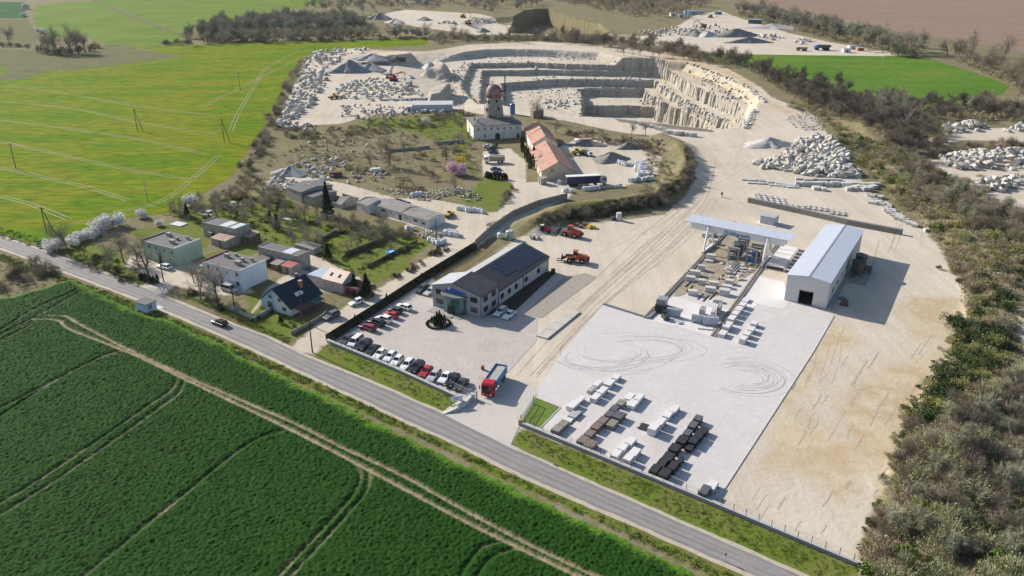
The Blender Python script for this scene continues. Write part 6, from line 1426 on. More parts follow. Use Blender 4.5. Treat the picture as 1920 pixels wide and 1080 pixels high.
# upright packs of sawn slabs
def pack(x, y, w, h, d, col, ang, lb):
    px, py = zy(x, y); gx_, gy_ = G(px, py, 0); t = thing('upright_slab_pack', lb, 'slab pack', (gx_, gy_, .06), rad(ang), 'upright packs of sawn slabs')
    n = max(2, int(d/.16)); b = MB()
    for k in range(n): b.box(-w/2, w/2, d*k/n, d*(k+1)/n-.03, .12, h-.03*(k % 3))
    b.build('slabs', ST[col], t)
    for s in (-.3, .3): b = MB(); b.box(w*s-.06, w*s+.06, -.4, d+.4, 0, .12); b.build('bearer', M_bearer, t)
for a in ((283, 350, 3.2, 2.2, 1.0, 'black', -20, 'black upright slab pack next to the rail end'), (355, 255, 2.6, 2.3, 2.4, 'grey', 65, 'grey upright slab pack behind the black one'), (445, 395, 3.4, 2.1, .9, 'lblue', -20, 'blue grey upright slab pack beside the forklift'),
          (775, 475, 3.0, 2.0, .7, 'lblue', -14, 'upright slab pack framed in timber, left of a wider one'), (948, 515, 3.6, 2.2, 1.2, 'lblue', -14, 'wide blue grey upright slab pack right of the framed one'), (870, 375, 2.6, 2.0, 1.2, 'grey', 66, 'dark edged upright pack seen end on behind the framed one'),
          (1000, 400, 3.2, 2.1, .7, 'white', 66, 'pale thin upright pack seen end on, middle of three'), (1085, 340, 3.4, 2.2, .8, 'grey', 66, 'upright pack with black edge seen end on next to the rail')): pack(*a)
b = MB(); x, y = G(1322, 617); b.box(-1.8, 1.8, -.5, .5, 0, .3); tag(b.build('slab', ST['white'], None, (x, y, .06), rad(-14)), 'single pale slab lying in front of the upright packs', 'slab')

# --- rough granite blocks in the crane yard and stone rows beyond
BLK = {}
def block_mesh(seed):
    r = random.Random(seed); bm = bmesh.new(); bmesh.ops.create_cube(bm, size=1.0)
    bmesh.ops.subdivide_edges(bm, edges=bm.edges[:], cuts=2, use_grid_fill=True)
    for v in bm.verts: v.co += Vector((r.uniform(-.035, .035), r.uniform(-.035, .035), r.uniform(-.035, .035))); v.co.z += .5
    me = bpy.data.meshes.new('granite_block'); bm.to_mesh(me); bm.free(); me.materials.append(M_gran); return me
M_gran = mat('rough_granite', [(.40, .39, .375), (.52, .51, .49), (.46, .445, .425), (.58, .565, .545)], scale=1.2, detail=7, rough=.85, rnd=.12, fine=.1)
BM = [block_mesh(k) for k in range(5)]
def block(px, py, sx, sy, sz, ang, label, group, z=0.0, zc=None, name='granite_block'):
    if zc is None: zc = sz/2
    x, y = G(px, py, z+zc)
    o = link(name, BM[int(px*3+py) % 5], None, (x, y, z), rad(ang)); o.scale = (sx, sy, sz)
    return tag(o, label, 'stone block', group)
zc_ = lambda x, y: (1280+x/3, 360+y/3)
GB = 'raw granite blocks under the gantry crane'
for x, y, sx, sy, sz, lb in ((58, 565, 2.4, 1.5, 1.3, 'granite block, nearest at the left rail of the crane yard'), (45, 486, 2.4, 1.5, 1.3, 'granite block at the left rail, front one of four clustered'), (70, 455, 2.8, 1.4, 1.4, 'long granite block behind the front one of the left rail cluster'), (106, 425, 2.1, 1.3, 1.5, 'granite block at the back of the left rail cluster'), (108, 505, 1.9, 1.5, 1.4, 'granite block right of the left rail cluster'),
                            (160, 366, 2.6, 1.5, 1.7, 'tall granite block nearest the left crane leg'), (148, 388, 2.4, 1.2, .5, 'thin granite slab in front of the tall block by the crane leg'), (175, 517, 2.5, 1.5, 1.4, 'granite block in the middle of the crane yard'), (155, 547, 2.8, 1.5, 1.3, 'granite block just in front of the middle one'),
                            (262, 505, 2.3, 1.5, 1.2, 'granite block beside the roller tracks'), (250, 532, 2.6, 1.4, .8, 'low granite block in front of the one beside the roller tracks'), (235, 562, 2.8, 1.8, 1.6, 'largest granite block, near the right rail'), (195, 610, 2.3, 1.2, .8, 'low granite block nearest the white slab floor')):
    block(*zc_(x, y), sx, sy, sz, -18, lb, GB, .03)
r_ = random.Random(3)
for k in range(26):                                     # small offcuts round the plant
    x, y = r_.uniform(215, 400), r_.uniform(395, 500)
    block(*zc_(x, y), r_.uniform(.5, 1.4), r_.uniform(.4, .9), r_.uniform(.25, .6), r_.uniform(0, 180), 'small pale offcut block lying around the stone splitting plant', 'offcuts round the splitting plant', .03, name='offcut_block')
for k in range(8):
    x, y = r_.uniform(120, 185), r_.uniform(228, 280)
    block(*zc_(x, y), r_.uniform(1.5, 2.6), r_.uniform(1, 1.4), r_.uniform(.8, 1.4), r_.uniform(-30, 0), 'pale granite block behind the left crane leg', 'blocks behind the left crane leg', .0)
# timber bearers on the crane yard ground
for k, (x, y) in enumerate(((30, 520), (100, 590), (130, 600), (215, 480), (40, 545), (165, 590))):
    px, py = zc_(x, y); gx_, gy_ = G(px, py); b = MB(); b.box(-2.2, 2.2, -.12, .12, 0, .16); tag(b.build('timber_beam', M_black, None, (gx_, gy_, .04), rad(58)), 'dark timber bearer lying on the crane yard ground', 'beam', 'dark bearers in the crane yard')
def row(p, q, n, size, ang, label, group, jit=1.0, seed=1, rows=1):
    r = random.Random(seed)
    for k in range(n):
        t_ = k/max(1, n-1); px = p[0]+(q[0]-p[0])*t_+r.uniform(-1, 1)*jit; py = p[1]+(q[1]-p[1])*t_+r.uniform(-.6, .6)*jit
        s = [v*r.uniform(.85, 1.15) for v in size]; block(px, py, *s, ang+r.uniform(-4, 4), label, group, .0)
row((1402, 336), (1490, 347), 13, (3.8, 1.0, .5), -8, 'long thin granite beam in the low row below the boulder heap', 'thin stone beams below the boulder heap', 2.5, 1)
row((1408, 342), (1488, 350), 8, (4.2, .9, .45), -8, 'long thin granite beam in the low row below the boulder heap', 'thin stone beams below the boulder heap', 2, 2)
row((1500, 344), (1640, 346), 14, (3.4, 1.6, 1.4), -6, 'cut granite block in the straight row below the boulder heap', 'cut blocks in the straight row', 1.2, 3)
row((1500, 336), (1570, 338), 6, (3.0, 1.4, .8), -6, 'cut granite block in the straight row below the boulder heap', 'cut blocks in the straight row', 2, 4)
row((1528, 352), (1545, 354), 4, (1.6, 2.4, 1.0), -4, 'small granite block in the little group before the straight row', 'small blocks before the straight row', 1, 5)
row((1588, 352), (1640, 352), 10, (2.6, 1.8, 1.4), 20, 'rough granite block at the right end of the straight row', 'rough blocks at the row end', 4, 6)
row((1632, 366), (1652, 370), 9, (1.3, 1.2, 1.0), -30, 'small pale cube block along the foot of the scrub slope', 'cube blocks at the slope foot', 4, 7)
row((1634, 376), (1668, 386), 26, (1.3, 1.3, .9), -30, 'small pale cube block along the foot of the scrub slope', 'cube blocks at the slope foot', 6, 8)
row((1662, 392), (1692, 410), 26, (1.3, 1.3, .9), -30, 'small pale cube block along the foot of the scrub slope', 'cube blocks at the slope foot', 6, 9)
row((1690, 412), (1716, 424), 12, (1.6, 1.2, .9), -30, 'small pale cube block along the foot of the scrub slope', 'cube blocks at the slope foot', 4, 10)
block(1737, 431, 1.6, 1.2, 1.0, 10, 'dark block on its own below the slope by the dirt track', None)
for k in range(20): block(1420+k % 5*11.5+k//5*1.5, 364+k//5*3.6+(k % 5)*2.2, 2.4, 1.0, .5, 50, 'kerb stone bundle in the neat rows behind the left stone wall end', 'kerb stone bundles behind the stone wall', name='kerb_bundle')
for k in range(20): block(1482+k % 10*11+r_.uniform(-1, 1), 384+(k % 10)*1.6+(k//10)*4-(3 if 2 < k % 10 < 7 else 0), 2.0, 1.0, .55, 50, 'kerb stone bundle in the loose rows behind the stone wall middle', 'kerb stone bundles behind the stone wall middle', name='kerb_bundle')
row((1196, 228), (1244, 243), 12, (3.4, 1.4, 1.2), -14, 'pale cut block in the line before the quarry lip', 'cut blocks before the quarry lip', 2, 11)
row((1250, 246), (1302, 253), 10, (3.2, 1.6, 1.6), -8, 'pale cut block in the line before the quarry lip', 'cut blocks before the quarry lip', 2, 12)
row((1398, 238), (1414, 206), 12, (2.4, 1.2, 1.3), 60, 'dark sided block along the edge of the quarry road', 'blocks edging the quarry road', 1, 13)
def row_t(pts, n, size, label, group, seed):
    r = random.Random(seed); P = pts
    for k in range(n):
        s = k/(n-1)*(len(P)-1); i = min(int(s), len(P)-2); f = s-i
        x, y, z = GT(P[i][0]+(P[i+1][0]-P[i][0])*f+r.uniform(-1, 1), P[i][1]+(P[i+1][1]-P[i][1])*f+r.uniform(-.5, .5))
        o = link('granite_block', BM[k % 5], None, (x, y, z-.1), r.uniform(0, 3)); o.scale = [v*r.uniform(.7, 1.3) for v in size]; tag(o, label, 'stone block', group)
row_t([(1288, 120), (1330, 134), (1370, 150), (1402, 165), (1420, 180), (1432, 192)], 34, (2.2, 1.5, 1.2), 'pale guard block lining the upper quarry road', 'guard blocks along the upper quarry road', 4)
row_t([(735, 188), (770, 187), (800, 187)], 14, (3.4, 1.4, 1.2), 'cut block in the line behind the white storage tent', 'block line behind the storage tent', 5)

# --- boulders: tipped heaps, the larger ones each on their own, small stuff as rubble
M_bould = mat('boulder_granite', [(.38, .36, .32), (.52, .495, .45), (.44, .415, .37), (.55, .52, .46), (.48, .40, .30)], scale=.7, detail=8, rough=.9, rnd=.13, fine=.12)
def hull(seed, n=13):
    r = random.Random(seed); bm = bmesh.new()
    for k in range(n):
        v = Vector((r.uniform(-1, 1), r.uniform(-1, 1), r.uniform(-1, 1)))
        if r.random() < .6: m_ = max(abs(c) for c in v); v = v/m_*r.uniform(.8, 1)
        bm.verts.new((v.x*.62, v.y*.45, v.z*.38))
    bmesh.ops.convex_hull(bm, input=bm.verts[:]); bm.verts.ensure_lookup_table()
    loose = [v for v in bm.verts if not v.link_faces]; bmesh.ops.delete(bm, geom=loose, context='VERTS')
    bmesh.ops.triangulate(bm, faces=bm.faces[:])
    me = bpy.data.meshes.new('boulder'); bm.to_mesh(me); bm.free(); me.materials.append(M_bould); return me
HM = [hull(k) for k in range(10)]
HV = [(np.array([v.co[:] for v in m.vertices]), np.array([p.vertices[:] for p in m.polygons])) for m in HM]
BL = []                                                 # (size/distance, x, y, z, s, mesh, rot, label, group)
def heap(poly, n, s0, s1, hmax, label, group, seed):
    r = random.Random(seed); xs = [p[0] for p in poly]; ys = [p[1] for p in poly]; k = 0
    W_ = GP(poly)
    while k < n:
        px, py = r.uniform(min(xs), max(xs)), r.uniform(min(ys), max(ys))
        if not inpoly(poly, px, py): continue
        x, y, z = GT(px, py); d = float(sdf(W_, np.array([x]), np.array([y]))[0]); s = r.uniform(s0, s1)
        z += max(0, min(hmax, d*.35))*r.uniform(.55, 1.0)+s*.18
        BL.append((s/y, x, y, z, s, r.randrange(10), (r.uniform(-.5, .5), r.uniform(-.5, .5), r.uniform(0, 6.3)), label, group)); k += 1
heap([(1448, 300), (1470, 290), (1492, 264), (1525, 256), (1565, 258), (1590, 290), (1602, 318), (1625, 330), (1600, 334), (1520, 332), (1472, 322), (1430, 316), (1405, 306)], 360, 1.4, 3.4, 1.3, 'angular pale granite boulder in the big tipped heap by the scrub slope', 'boulders of the big tipped heap', 1)
heap([(590, 97), (690, 91), (692, 98), (640, 112), (616, 130), (612, 158), (596, 186), (560, 220), (520, 240), (528, 216), (548, 186), (560, 140), (570, 118)], 190, 1.6, 4.6, 2.5, 'pale boulder in the long heap on the west rim of the quarry', 'boulders on the west quarry rim', 2)
heap([(622, 176), (640, 160), (690, 150), (735, 152), (772, 166), (800, 182), (770, 186), (700, 190), (640, 184)], 130, 1.2, 3.6, 2.0, 'pale boulder in the heap round the red excavator', 'boulders round the red excavator', 3)
heap([(1762, 240), (1800, 232), (1852, 236), (1852, 246), (1778, 252)], 34, 2, 4, 2.0, 'squared pale boulder in the upper right pit below the birches', 'boulders below the birches', 4)
heap([(1884, 240), (1925, 234), (1925, 248), (1884, 248)], 14, 2, 3.6, 1.5, 'squared pale boulder in the small group at the far right edge', 'boulders at the far right edge', 5)
heap([(1758, 298), (1800, 286), (1860, 284), (1925, 282), (1925, 316), (1860, 322), (1780, 318)], 130, 1.6, 3.6, 2.4, 'pale boulder in the wide heap of the right hand pit', 'boulders of the right hand pit', 6)
heap([(1808, 342), (1870, 336), (1925, 330), (1925, 352), (1880, 362), (1830, 358)], 56, 1.8, 3.6, 1.6, 'pale boulder in the lower heap of the right hand pit', 'boulders in the lower right pit', 7)
heap([(1020, 190), (1060, 182), (1092, 194), (1060, 204), (1010, 206)], 40, 1.2, 3.0, 1.0, 'pale boulder on the quarry floor behind the windmill', 'boulders behind the windmill', 8)
heap([(1195, 188), (1235, 184), (1246, 196), (1200, 196)], 30, 1.2, 2.6, 1.0, 'pale boulder on the lower bench of the quarry', 'boulders on the lower bench', 9)
heap([(960, 150), (1030, 143), (1120, 146), (1200, 142), (1250, 156), (1280, 190), (1300, 215), (1220, 180), (1100, 160), (1000, 180)], 110, .7, 2.2, .3, 'loose block on the upper benches of the quarry', 'loose blocks on the upper benches', 30)
heap([(1290, 130), (1340, 140), (1390, 170), (1410, 196), (1360, 190), (1300, 160)], 90, .7, 2.4, .6, 'loose block on the slope below the upper quarry road', 'loose blocks below the upper road', 31)
heap([(840, 180), (880, 150), (900, 130), (980, 128), (1000, 118), (940, 112), (870, 116), (830, 150)], 110, .7, 2.4, .5, 'loose block on the western benches of the quarry', 'loose blocks on the western benches', 32)
for k_, (cx_, cy_, w_, n_) in enumerate(((740, 50, 26, 14), (840, 44, 20, 12), (905, 40, 22, 18), (1225, 62, 30, 26), (1290, 58, 26, 24), (1345, 62, 24, 18), (1440, 70, 30, 22), (1500, 78, 26, 16), (1240, 84, 20, 8))): heap([(cx_-w_, cy_), (cx_, cy_-w_*.16), (cx_+w_, cy_+1), (cx_+w_*.3, cy_+w_*.2), (cx_-w_*.5, cy_+w_*.16)], n_, 1.2, 4.2, 1.5, 'stone in a heap on the distant sandy site', 'stone heaps of the distant site', 50+k_)
heap([(960, 160), (1080, 152), (1090, 185), (1000, 200), (950, 185)], 120, .5, 1.8, .5, 'rubble stone on the quarry floor', 'rubble on the quarry floor', 35)
heap([(1240, 160), (1300, 196), (1370, 228), (1330, 232), (1260, 190)], 90, .6, 2.2, .6, 'rubble on the eastern quarry bench', 'rubble on the eastern bench', 36)
heap([(840, 108), (900, 100), (1100, 108), (1230, 120), (1260, 124), (1100, 114), (900, 112)], 130, .5, 1.8, .4, 'rubble on the top bench', 'rubble on the top bench', 37)
heap([(640, 200), (690, 196), (760, 204), (850, 210), (850, 216), (700, 226), (640, 222)], 90, 1.0, 2.6, 1.0, 'boulder in the broken line along the tent and the mill hill', 'boulders along the storage tent', 10)
heap([(520, 232), (560, 232), (600, 238), (580, 246), (520, 244)], 26, 1.2, 2.6, .8, 'boulder near the sandy corner by the field edge', 'boulders by the field edge', 11)
heap([(1200, 66), (1240, 56), (1290, 50), (1340, 46), (1370, 60), (1300, 66), (1240, 70)], 60, 1.6, 4.0, 1.0, 'far boulder on the distant sandy floor', 'boulders of the distant floor', 12)
heap([(490, 350), (520, 338), (560, 340), (556, 362), (500, 364)], 60, .5, 1.6, .8, 'stone in the dump left of the sheds', 'stones left of the sheds', 13)
heap([(520, 320), (600, 296), (640, 300), (662, 318), (620, 340), (560, 330)], 110, .6, 2.0, 1.2, 'stone in the dump above the sheds', 'stones above the sheds', 14)
heap([(560, 270), (640, 262), (700, 270), (700, 290), (640, 300), (560, 296)], 40, .5, 1.6, .2, 'flat stone strewn over the dry slope', 'stones strewn over the dry slope', 15)
heap([(660, 320), (720, 310), (730, 330), (690, 345), (650, 345)], 40, .5, 1.6, .3, 'stone by the track below the mill hill', 'stones below the mill hill', 16)
heap([(700, 352), (800, 362), (850, 352), (890, 358), (905, 372), (880, 386), (872, 372), (850, 366), (800, 378), (760, 372)], 220, .4, 1.1, 1.0, 'stone of the bluish rubble heap by the bags', 'stones of the bluish heap', 17)
heap([(1470, 222), (1505, 210), (1545, 226), (1545, 244), (1500, 246)], 160, .4, 1.2, 1.2, 'stone of the white rubble heap behind the boulders', 'stones of the white heap', 18)
heap([(785, 440), (800, 432), (830, 438), (830, 446), (790, 448)], 70, .4, .9, .8, 'stone of the rubble by the white shed', 'stones by the white shed', 19)
heap([(1180, 262), (1240, 262), (1250, 272), (1190, 276)], 20, .5, 1.4, .5, 'stone in the barn yard scrub', 'stones in the barn yard', 20)
heap([(905, 425), (960, 398), (968, 402), (915, 430)], 40, .4, 1.2, .8, 'stone tipped along the concrete wall', 'stones along the concrete wall', 21)
BL.sort(reverse=True)
for k, (q, x, y, z, s, mi, rot, lb, gr) in enumerate(BL[:290]):
    o = link('boulder', HM[mi], None, (x, y, z)); o.rotation_euler = rot; o.scale = (s, s, s); tag(o, lb, 'boulder', gr)
from mathutils import Euler
VV, FF, off = [], [], 0
for q, x, y, z, s, mi, rot, lb, gr in BL[290:]:
    v, f = HV[mi]; Rm = np.array(Euler(rot).to_matrix()); VV.append(v@Rm.T*s+np.array([x, y, z])); FF.append(f+off); off += len(v)
o = link('rubble', mesh_np('rubble', np.concatenate(VV), np.concatenate(FF), mat('rubble_granite', [(.27, .265, .255), (.45, .44, .42), (.34, .335, .325)], scale=.35, detail=8, rough=.9, fine=.15))); o['kind'] = 'stuff'

# --- gravel heaps
def mound(px, py, rx, ry, h, m, label, ang=0, seed=0, pw=1.0):
    x, y, z = GT(px, py); n, k = 36, 12; V = [(0, 0, h)]; r = random.Random(seed)
    for j in range(1, k+1):
        f = j/k
        for i in range(n):
            a = 2*math.pi*i/n; nz = 1+.28*math.sin(a*2+seed)+.16*math.sin(a*5+seed*2)+.07*math.sin(a*9+seed)
            rr = f*nz; zz = h*max(0, 1-f)**pw*(1+.12*math.sin(a*3+seed))+r.uniform(-.05, .05)*h*(1 if j < k else 0)
            V.append((rx*rr*math.cos(a), ry*rr*math.sin(a), zz if j < k else -.3))
    Fs = [(0, 1+i, 1+(i+1) % n) for i in range(n)]
    for j in range(k-1): Fs += [(1+j*n+i, 1+(j+1)*n+i, 1+(j+1)*n+(i+1) % n, 1+j*n+(i+1) % n) for i in range(n)]
    b = MB(); b.add(V, Fs); o = b.build('gravel_heap', m, None, (x, y, z), rad(ang), smooth=True); return tag(o, label, 'heap')
m_gb = mat('bluish_chippings', [(.20, .215, .235), (.28, .295, .315)], scale=.5, fine=.15, bump=.1)
m_gw = mat('pale_chippings', [(.42, .39, .365), (.52, .49, .46)], scale=.4, fine=.15, bump=.1)
m_gd = mat('grey_chippings', [(.17, .165, .155), (.25, .24, .225)], scale=.5, fine=.2, bump=.1)
for a in ((1440, 272, 10, 9, 3.4, m_gw, 'big pale gravel heap beside the boulder heap', 0, 1), (655, 134, 13, 14, 8, m_gb, 'big bluish grey gravel heap, left of the pair in the quarry', 20, 2), (695, 132, 12, 10, 5.5, m_gb, 'lower bluish grey gravel heap adjoining the biggest one', 0, 3), (700, 112, 18, 8, 4.5, m_gb, 'long bluish gravel ridge behind the pair of heaps', 0, 4),
          (805, 126, 6, 8, 3.5, m_gw, 'pale gravel heap at the foot of the ramp', 0, 5), (1144, 300, 8, 6, 3.4, m_gd, 'grey gravel heap beside the white bags in the barn yard', 0, 6), (1176, 278, 4.5, 3.5, 2.8, m_gd, 'grey gravel heap by the brambles, left of two', 0, 7), (1196, 277, 4.0, 3.2, 2.2, m_gd, 'grey gravel heap by the brambles, right of two', 0, 8),
          (545, 326, 7, 6, 3.2, m_gb, 'grey gravel heap in the dump left of the sheds', 0, 9), (522, 337, 4, 3.5, 1.8, m_gd, 'small grey gravel heap at the left edge of the dump', 0, 10), (1300, 66, 14, 12, 6, m_gd, 'grey gravel cone on the distant sandy floor', 0, 11), (1326, 68, 12, 9, 5, m_gw, 'pale gravel heap next to the distant cone', 0, 12), (1378, 68, 22, 12, 7, m_gd, 'largest grey gravel cone of the distant site', 0, 13),
          (1402, 80, 18, 8, 5, m_gd, 'dark scrap and gravel heap before the meadow', 0, 14), (712, 36, 16, 12, 7, m_gd, 'far gravel heap by the wood at top left of the pit', 0, 15), (742, 43, 12, 9, 5, m_gw, 'far ochre heap in front of the far gravel heap', 0, 16), (796, 38, 12, 8, 4, m_gd, 'far grey heap in the middle of the sandy floor', 0, 17), (905, 60, 9, 6, 4, m_gb, 'far bluish heap near the trees above the rim', 0, 18),
          (744, 382, 4, 3, 2.0, m_gd, 'grey gravel heap behind the long white shed', 0, 19), (1450, 54, 30, 10, 5, m_gw, 'long pale spoil bank at the right of the distant site', -25, 20), (1100, 272, 8, 5, 2.4, m_gd, 'grey rubble heap in the barn shadow', 0, 21), (790, 8, 30, 14, 6, m_gd, 'dark earth heap at the top of the far pit', 0, 22), (768, 146, 4, 4, 2, m_gw, 'small pale heap near the white site truck', 0, 23)): mound(*a)

# --- white bulk bags
b = MB(); b.box(-.46, .46, -.46, .46, 0, .5, top=1.12); b.add([(x*1.12, y*1.12, .5) for x, y in ((-.46, -.46), (.46, -.46), (.46, .46), (-.46, .46))]+[(x*.7, y*.7, 1.0) for x, y in ((-.46, -.46), (.46, -.46), (.46, .46), (-.46, .46))], [(4, 5, 6, 7), (0, 1, 5, 4), (1, 2, 6, 5), (2, 3, 7, 6), (3, 0, 4, 7)])
for s, q in ((-1, -1), (1, 1)): b.tube((s*.4, q*.4, .9), (0, 0, 1.3), .04, n=4)
bagm = b.mesh('bulk_bag', mat('woven_bag_white', [(.56, .57, .58), (.66, .67, .68)], scale=1.5, rnd=.08))
def bags(p, q, n, depth, label, group, seed, sz=1.35):
    r = random.Random(seed)
    for k in range(n):
        f = (k+.5)/n; px = p[0]+(q[0]-p[0])*f; py = p[1]+(q[1]-p[1])*f+r.uniform(-depth, depth)
        x, y, z = GT(px, py); o = link('bulk_bag', bagm, None, (x, y, z-.02), r.uniform(0, 1.5)); s = sz*r.uniform(.9, 1.1); o.scale = (s, s, s); tag(o, label, 'bag', group)
bags((1158, 307), (1183, 312), 11, 1.6, 'white bulk bag at the foot of the grey gravel heap', 'bags at the gravel heap foot', 1)
for j in range(6): bags((1187+j*1.8, 308+j*4.4), (1206+j*2.8, 307+j*4.4), 8, 1.4, 'white bulk bag in the dense field of bags in the barn yard', 'dense field of bags', 2+j)
bags((1180, 340), (1225, 338), 12, 1.2, 'white bulk bag in the front line below the dense field', 'front line of bags', 20, 1.5)
bags((1092, 358), (1124, 354), 7, .6, 'white bulk bag in the line below the articulated lorry', 'bags below the articulated lorry', 21, 1.4)
bags((1056, 358), (1072, 360), 7, 1.6, 'white bulk bag at the end of the concrete wall', 'bags at the wall end', 22)
bags((1046, 345), (1054, 344), 2, .4, 'white bulk bag against the yellow barn gable', 'bags at the barn gable', 23)
bags((1158, 351), (1164, 350), 3, .5, 'white bulk bag standing apart right of the articulated lorry', 'bags right of the articulated lorry', 24)
bags((859, 394), (905, 399), 18, 1.8, 'white bulk bag in the curved row at the bluish rubble', 'bags at the bluish rubble', 25)
bags((770, 369), (792, 367), 3, .6, 'white bulk bag at the left end of the bluish rubble', 'bags left of the rubble', 26, 1.6)
bags((833, 440), (858, 441), 15, 3.0, 'white bulk bag in the heap right of the white shed', 'bags right of the white shed', 27)
bags((804, 454), (834, 458), 10, 2.6, 'white bulk bag at the hedge end by the lane', 'bags at the hedge end', 28)
bags((762, 430), (776, 432), 3, .8, 'grey white bulk bag against the white shed wall', 'bags at the shed wall', 29)
# --- odds and ends
x, y = G(1160, 413); t = thing('concrete_ring_stack', 'stack of grey concrete well rings standing on the dirt below the bank', 'concrete rings', (x, y, 0))
for k in range(3): b = MB(); b.lathe([(.85, .88*k), (.9, .88*k+.05), (.9, .88*k+.83), (.85, .88*k+.87), (.6, .88*k+.87)], 16); b.build('ring', M_cap, t)
x, y = G(956, 448); t = thing('fuel_tank', 'grey upright tank with green label behind the office', 'tank', (x, y, 0)); b = MB(); b.lathe([(1.2, 0), (1.25, .3), (1.25, 2.6), (1.0, 2.8)], 16); b.build('tank', paint('tank_grey', (.36, .38, .38)), t); b = MB(); b.box(-1.0, -.2, -1.3, -1.2, .6, 1.5); b.build('label_panel', paint('label_green', (.02, .40, .08)), t)
x, y = G(938, 446); t = thing('water_tank', 'smaller white round tank left of the grey one behind the office', 'tank', (x, y, 0)); b = MB(); b.lathe([(.9, 0), (1.0, .3), (1.0, 1.5), (.3, 1.9)], 14); b.build('tank', W_white, t); b = MB(); b.lathe([(.3, 1.9), (.3, 2.1)], 10); b.build('lid', M_bluesteel, t)
x, y = G(905, 693); b = MB(); b.lathe([(.32, 0), (.38, .2), (.38, .85), (.3, .9)], 12); tag(b.build('litter_bin', mat('rust_bin', (.22, .11, .07)), None, (x, y, .04)), 'small rusty bin standing alone on the forecourt near the lorry', 'bin')
x, y = G(1037, 512); b = MB(); b.box(-.5, .5, -.4, .4, 0, 1.1, top=.9); b.box(-.55, .55, -.45, .45, 1.103, 1.2); tag(b.build('waste_container', M_black, None, (x, y, .05), .4), 'black waste container at the far office corner', 'bin')
x, y = G(1353, 370); t = thing('marker_post', 'short post with dark round head by the quarry road', 'post', (x, y, 0)); b = MB(); b.box(-.2, .2, -.2, .2, 0, .9); b.build('post', M_cap, t); b = MB(); b.lathe([(.3, .9), (.4, 1.4), (.3, 1.9)], 10); b.build('head', M_trim, t)
for px, py, c, lb, s in ((1005, 447, m_gw, 'grey scrap tyres and hoses at the yard edge behind the office', 1.0), (1092, 425, M_wood, 'brown scrap bin under the bank behind the dusty loader', 1.3), (1040, 424, W_conc, 'pale concrete trough lying under the bank', 1.2), (1108, 428, M_yel, 'ochre machine part lying under the bank', .8), (1150, 412, M_trim, 'dark stone lump near the well rings', .6), (1002, 446, M_black, 'dark tyres heaped by the tanks', .8)):
    x, y = G(px, py); b = MB(); r = random.Random(px)
    for k in range(7): b.box(-.8, .8, -.4, .4, 0, r.uniform(.4, 1.0), rz=r.uniform(0, 3), at=(r.uniform(-1.4, 1.4)*s, r.uniform(-.9, .9)*s, .05*k), top=.85)
    tag(b.build('scrap_heap', c, None, (x, y, 0)), lb, 'scrap')
x, y = G(735, 474); t = thing('paddling_pool', 'round bright blue garden pool on the lawn', 'pool', (x, y, 0)); b = MB(); b.lathe([(1.75, 0), (1.8, .55), (1.65, .6), (1.6, .4)], 24); b.build('pool_wall', paint('pool_blue', (.05, .32, .62)), t); b = MB(); b.lathe([(1.58, .38), (1.0, .40), (.3, .42)], 24); b.build('cover', mat('pool_cover', [(.10, .42, .72), (.45, .65, .80)], scale=1.4), t)
x, y = G(630, 331); b = MB(); b.box(-2.2, 2.2, -1.1, 1.1, .2, 2.0, top=1.05); b.box(-2.1, -1.7, -1.2, 1.2, 0, .2); b.box(1.7, 2.1, -1.2, 1.2, 0, .2); tag(b.build('skip_container', mat('rust_brown', [(.12, .045, .03), (.17, .075, .05)], scale=1), None, (x, y, 0), .1), 'rust brown open skip by the rubble dump', 'skip')
for px, py, L, W, h, lb in ((705, 322, 4.5, 2.2, 1.0, 'pale stone block pile on the slope left of the mill hill'), (604, 344, 2.2, .3, 2.2, 'pale upright panel at the dump road')):
    x, y = G(px, py); b = MB(); b.box(-L/2, L/2, -W/2, W/2, 0, h); b.box(-L/2+.4, L/2-.3, -W/2+.2, W/2-.1, h+.003, h*1.4); tag(b.build('stone_pile', ST['white'], None, (x, y, .1), .2), lb, 'stone pile')
for k, (px, py, L, W) in enumerate(((388, 396, 3.6, 3.0), (432, 388, 5, 4), (446, 381, 6, 2), (460, 384, 4, 2), (335, 421, 5, 3.4), (383, 403, 6, 1.4), (540, 412, 5, 1.2))):
    x, y = G(px, py); b = MB(); b.box(-L/2, L/2, -W/2, W/2, .02, .3, top=.96); tag(b.build('cold_frame', mat('fleece_white', (.55, .55, .54)) if k == 0 else bpy.data.materials['fleece_white'], None, (x, y, 0), rad(-25)), 'white covered garden bed among the upper left gardens', 'garden bed', 'white covered garden beds')

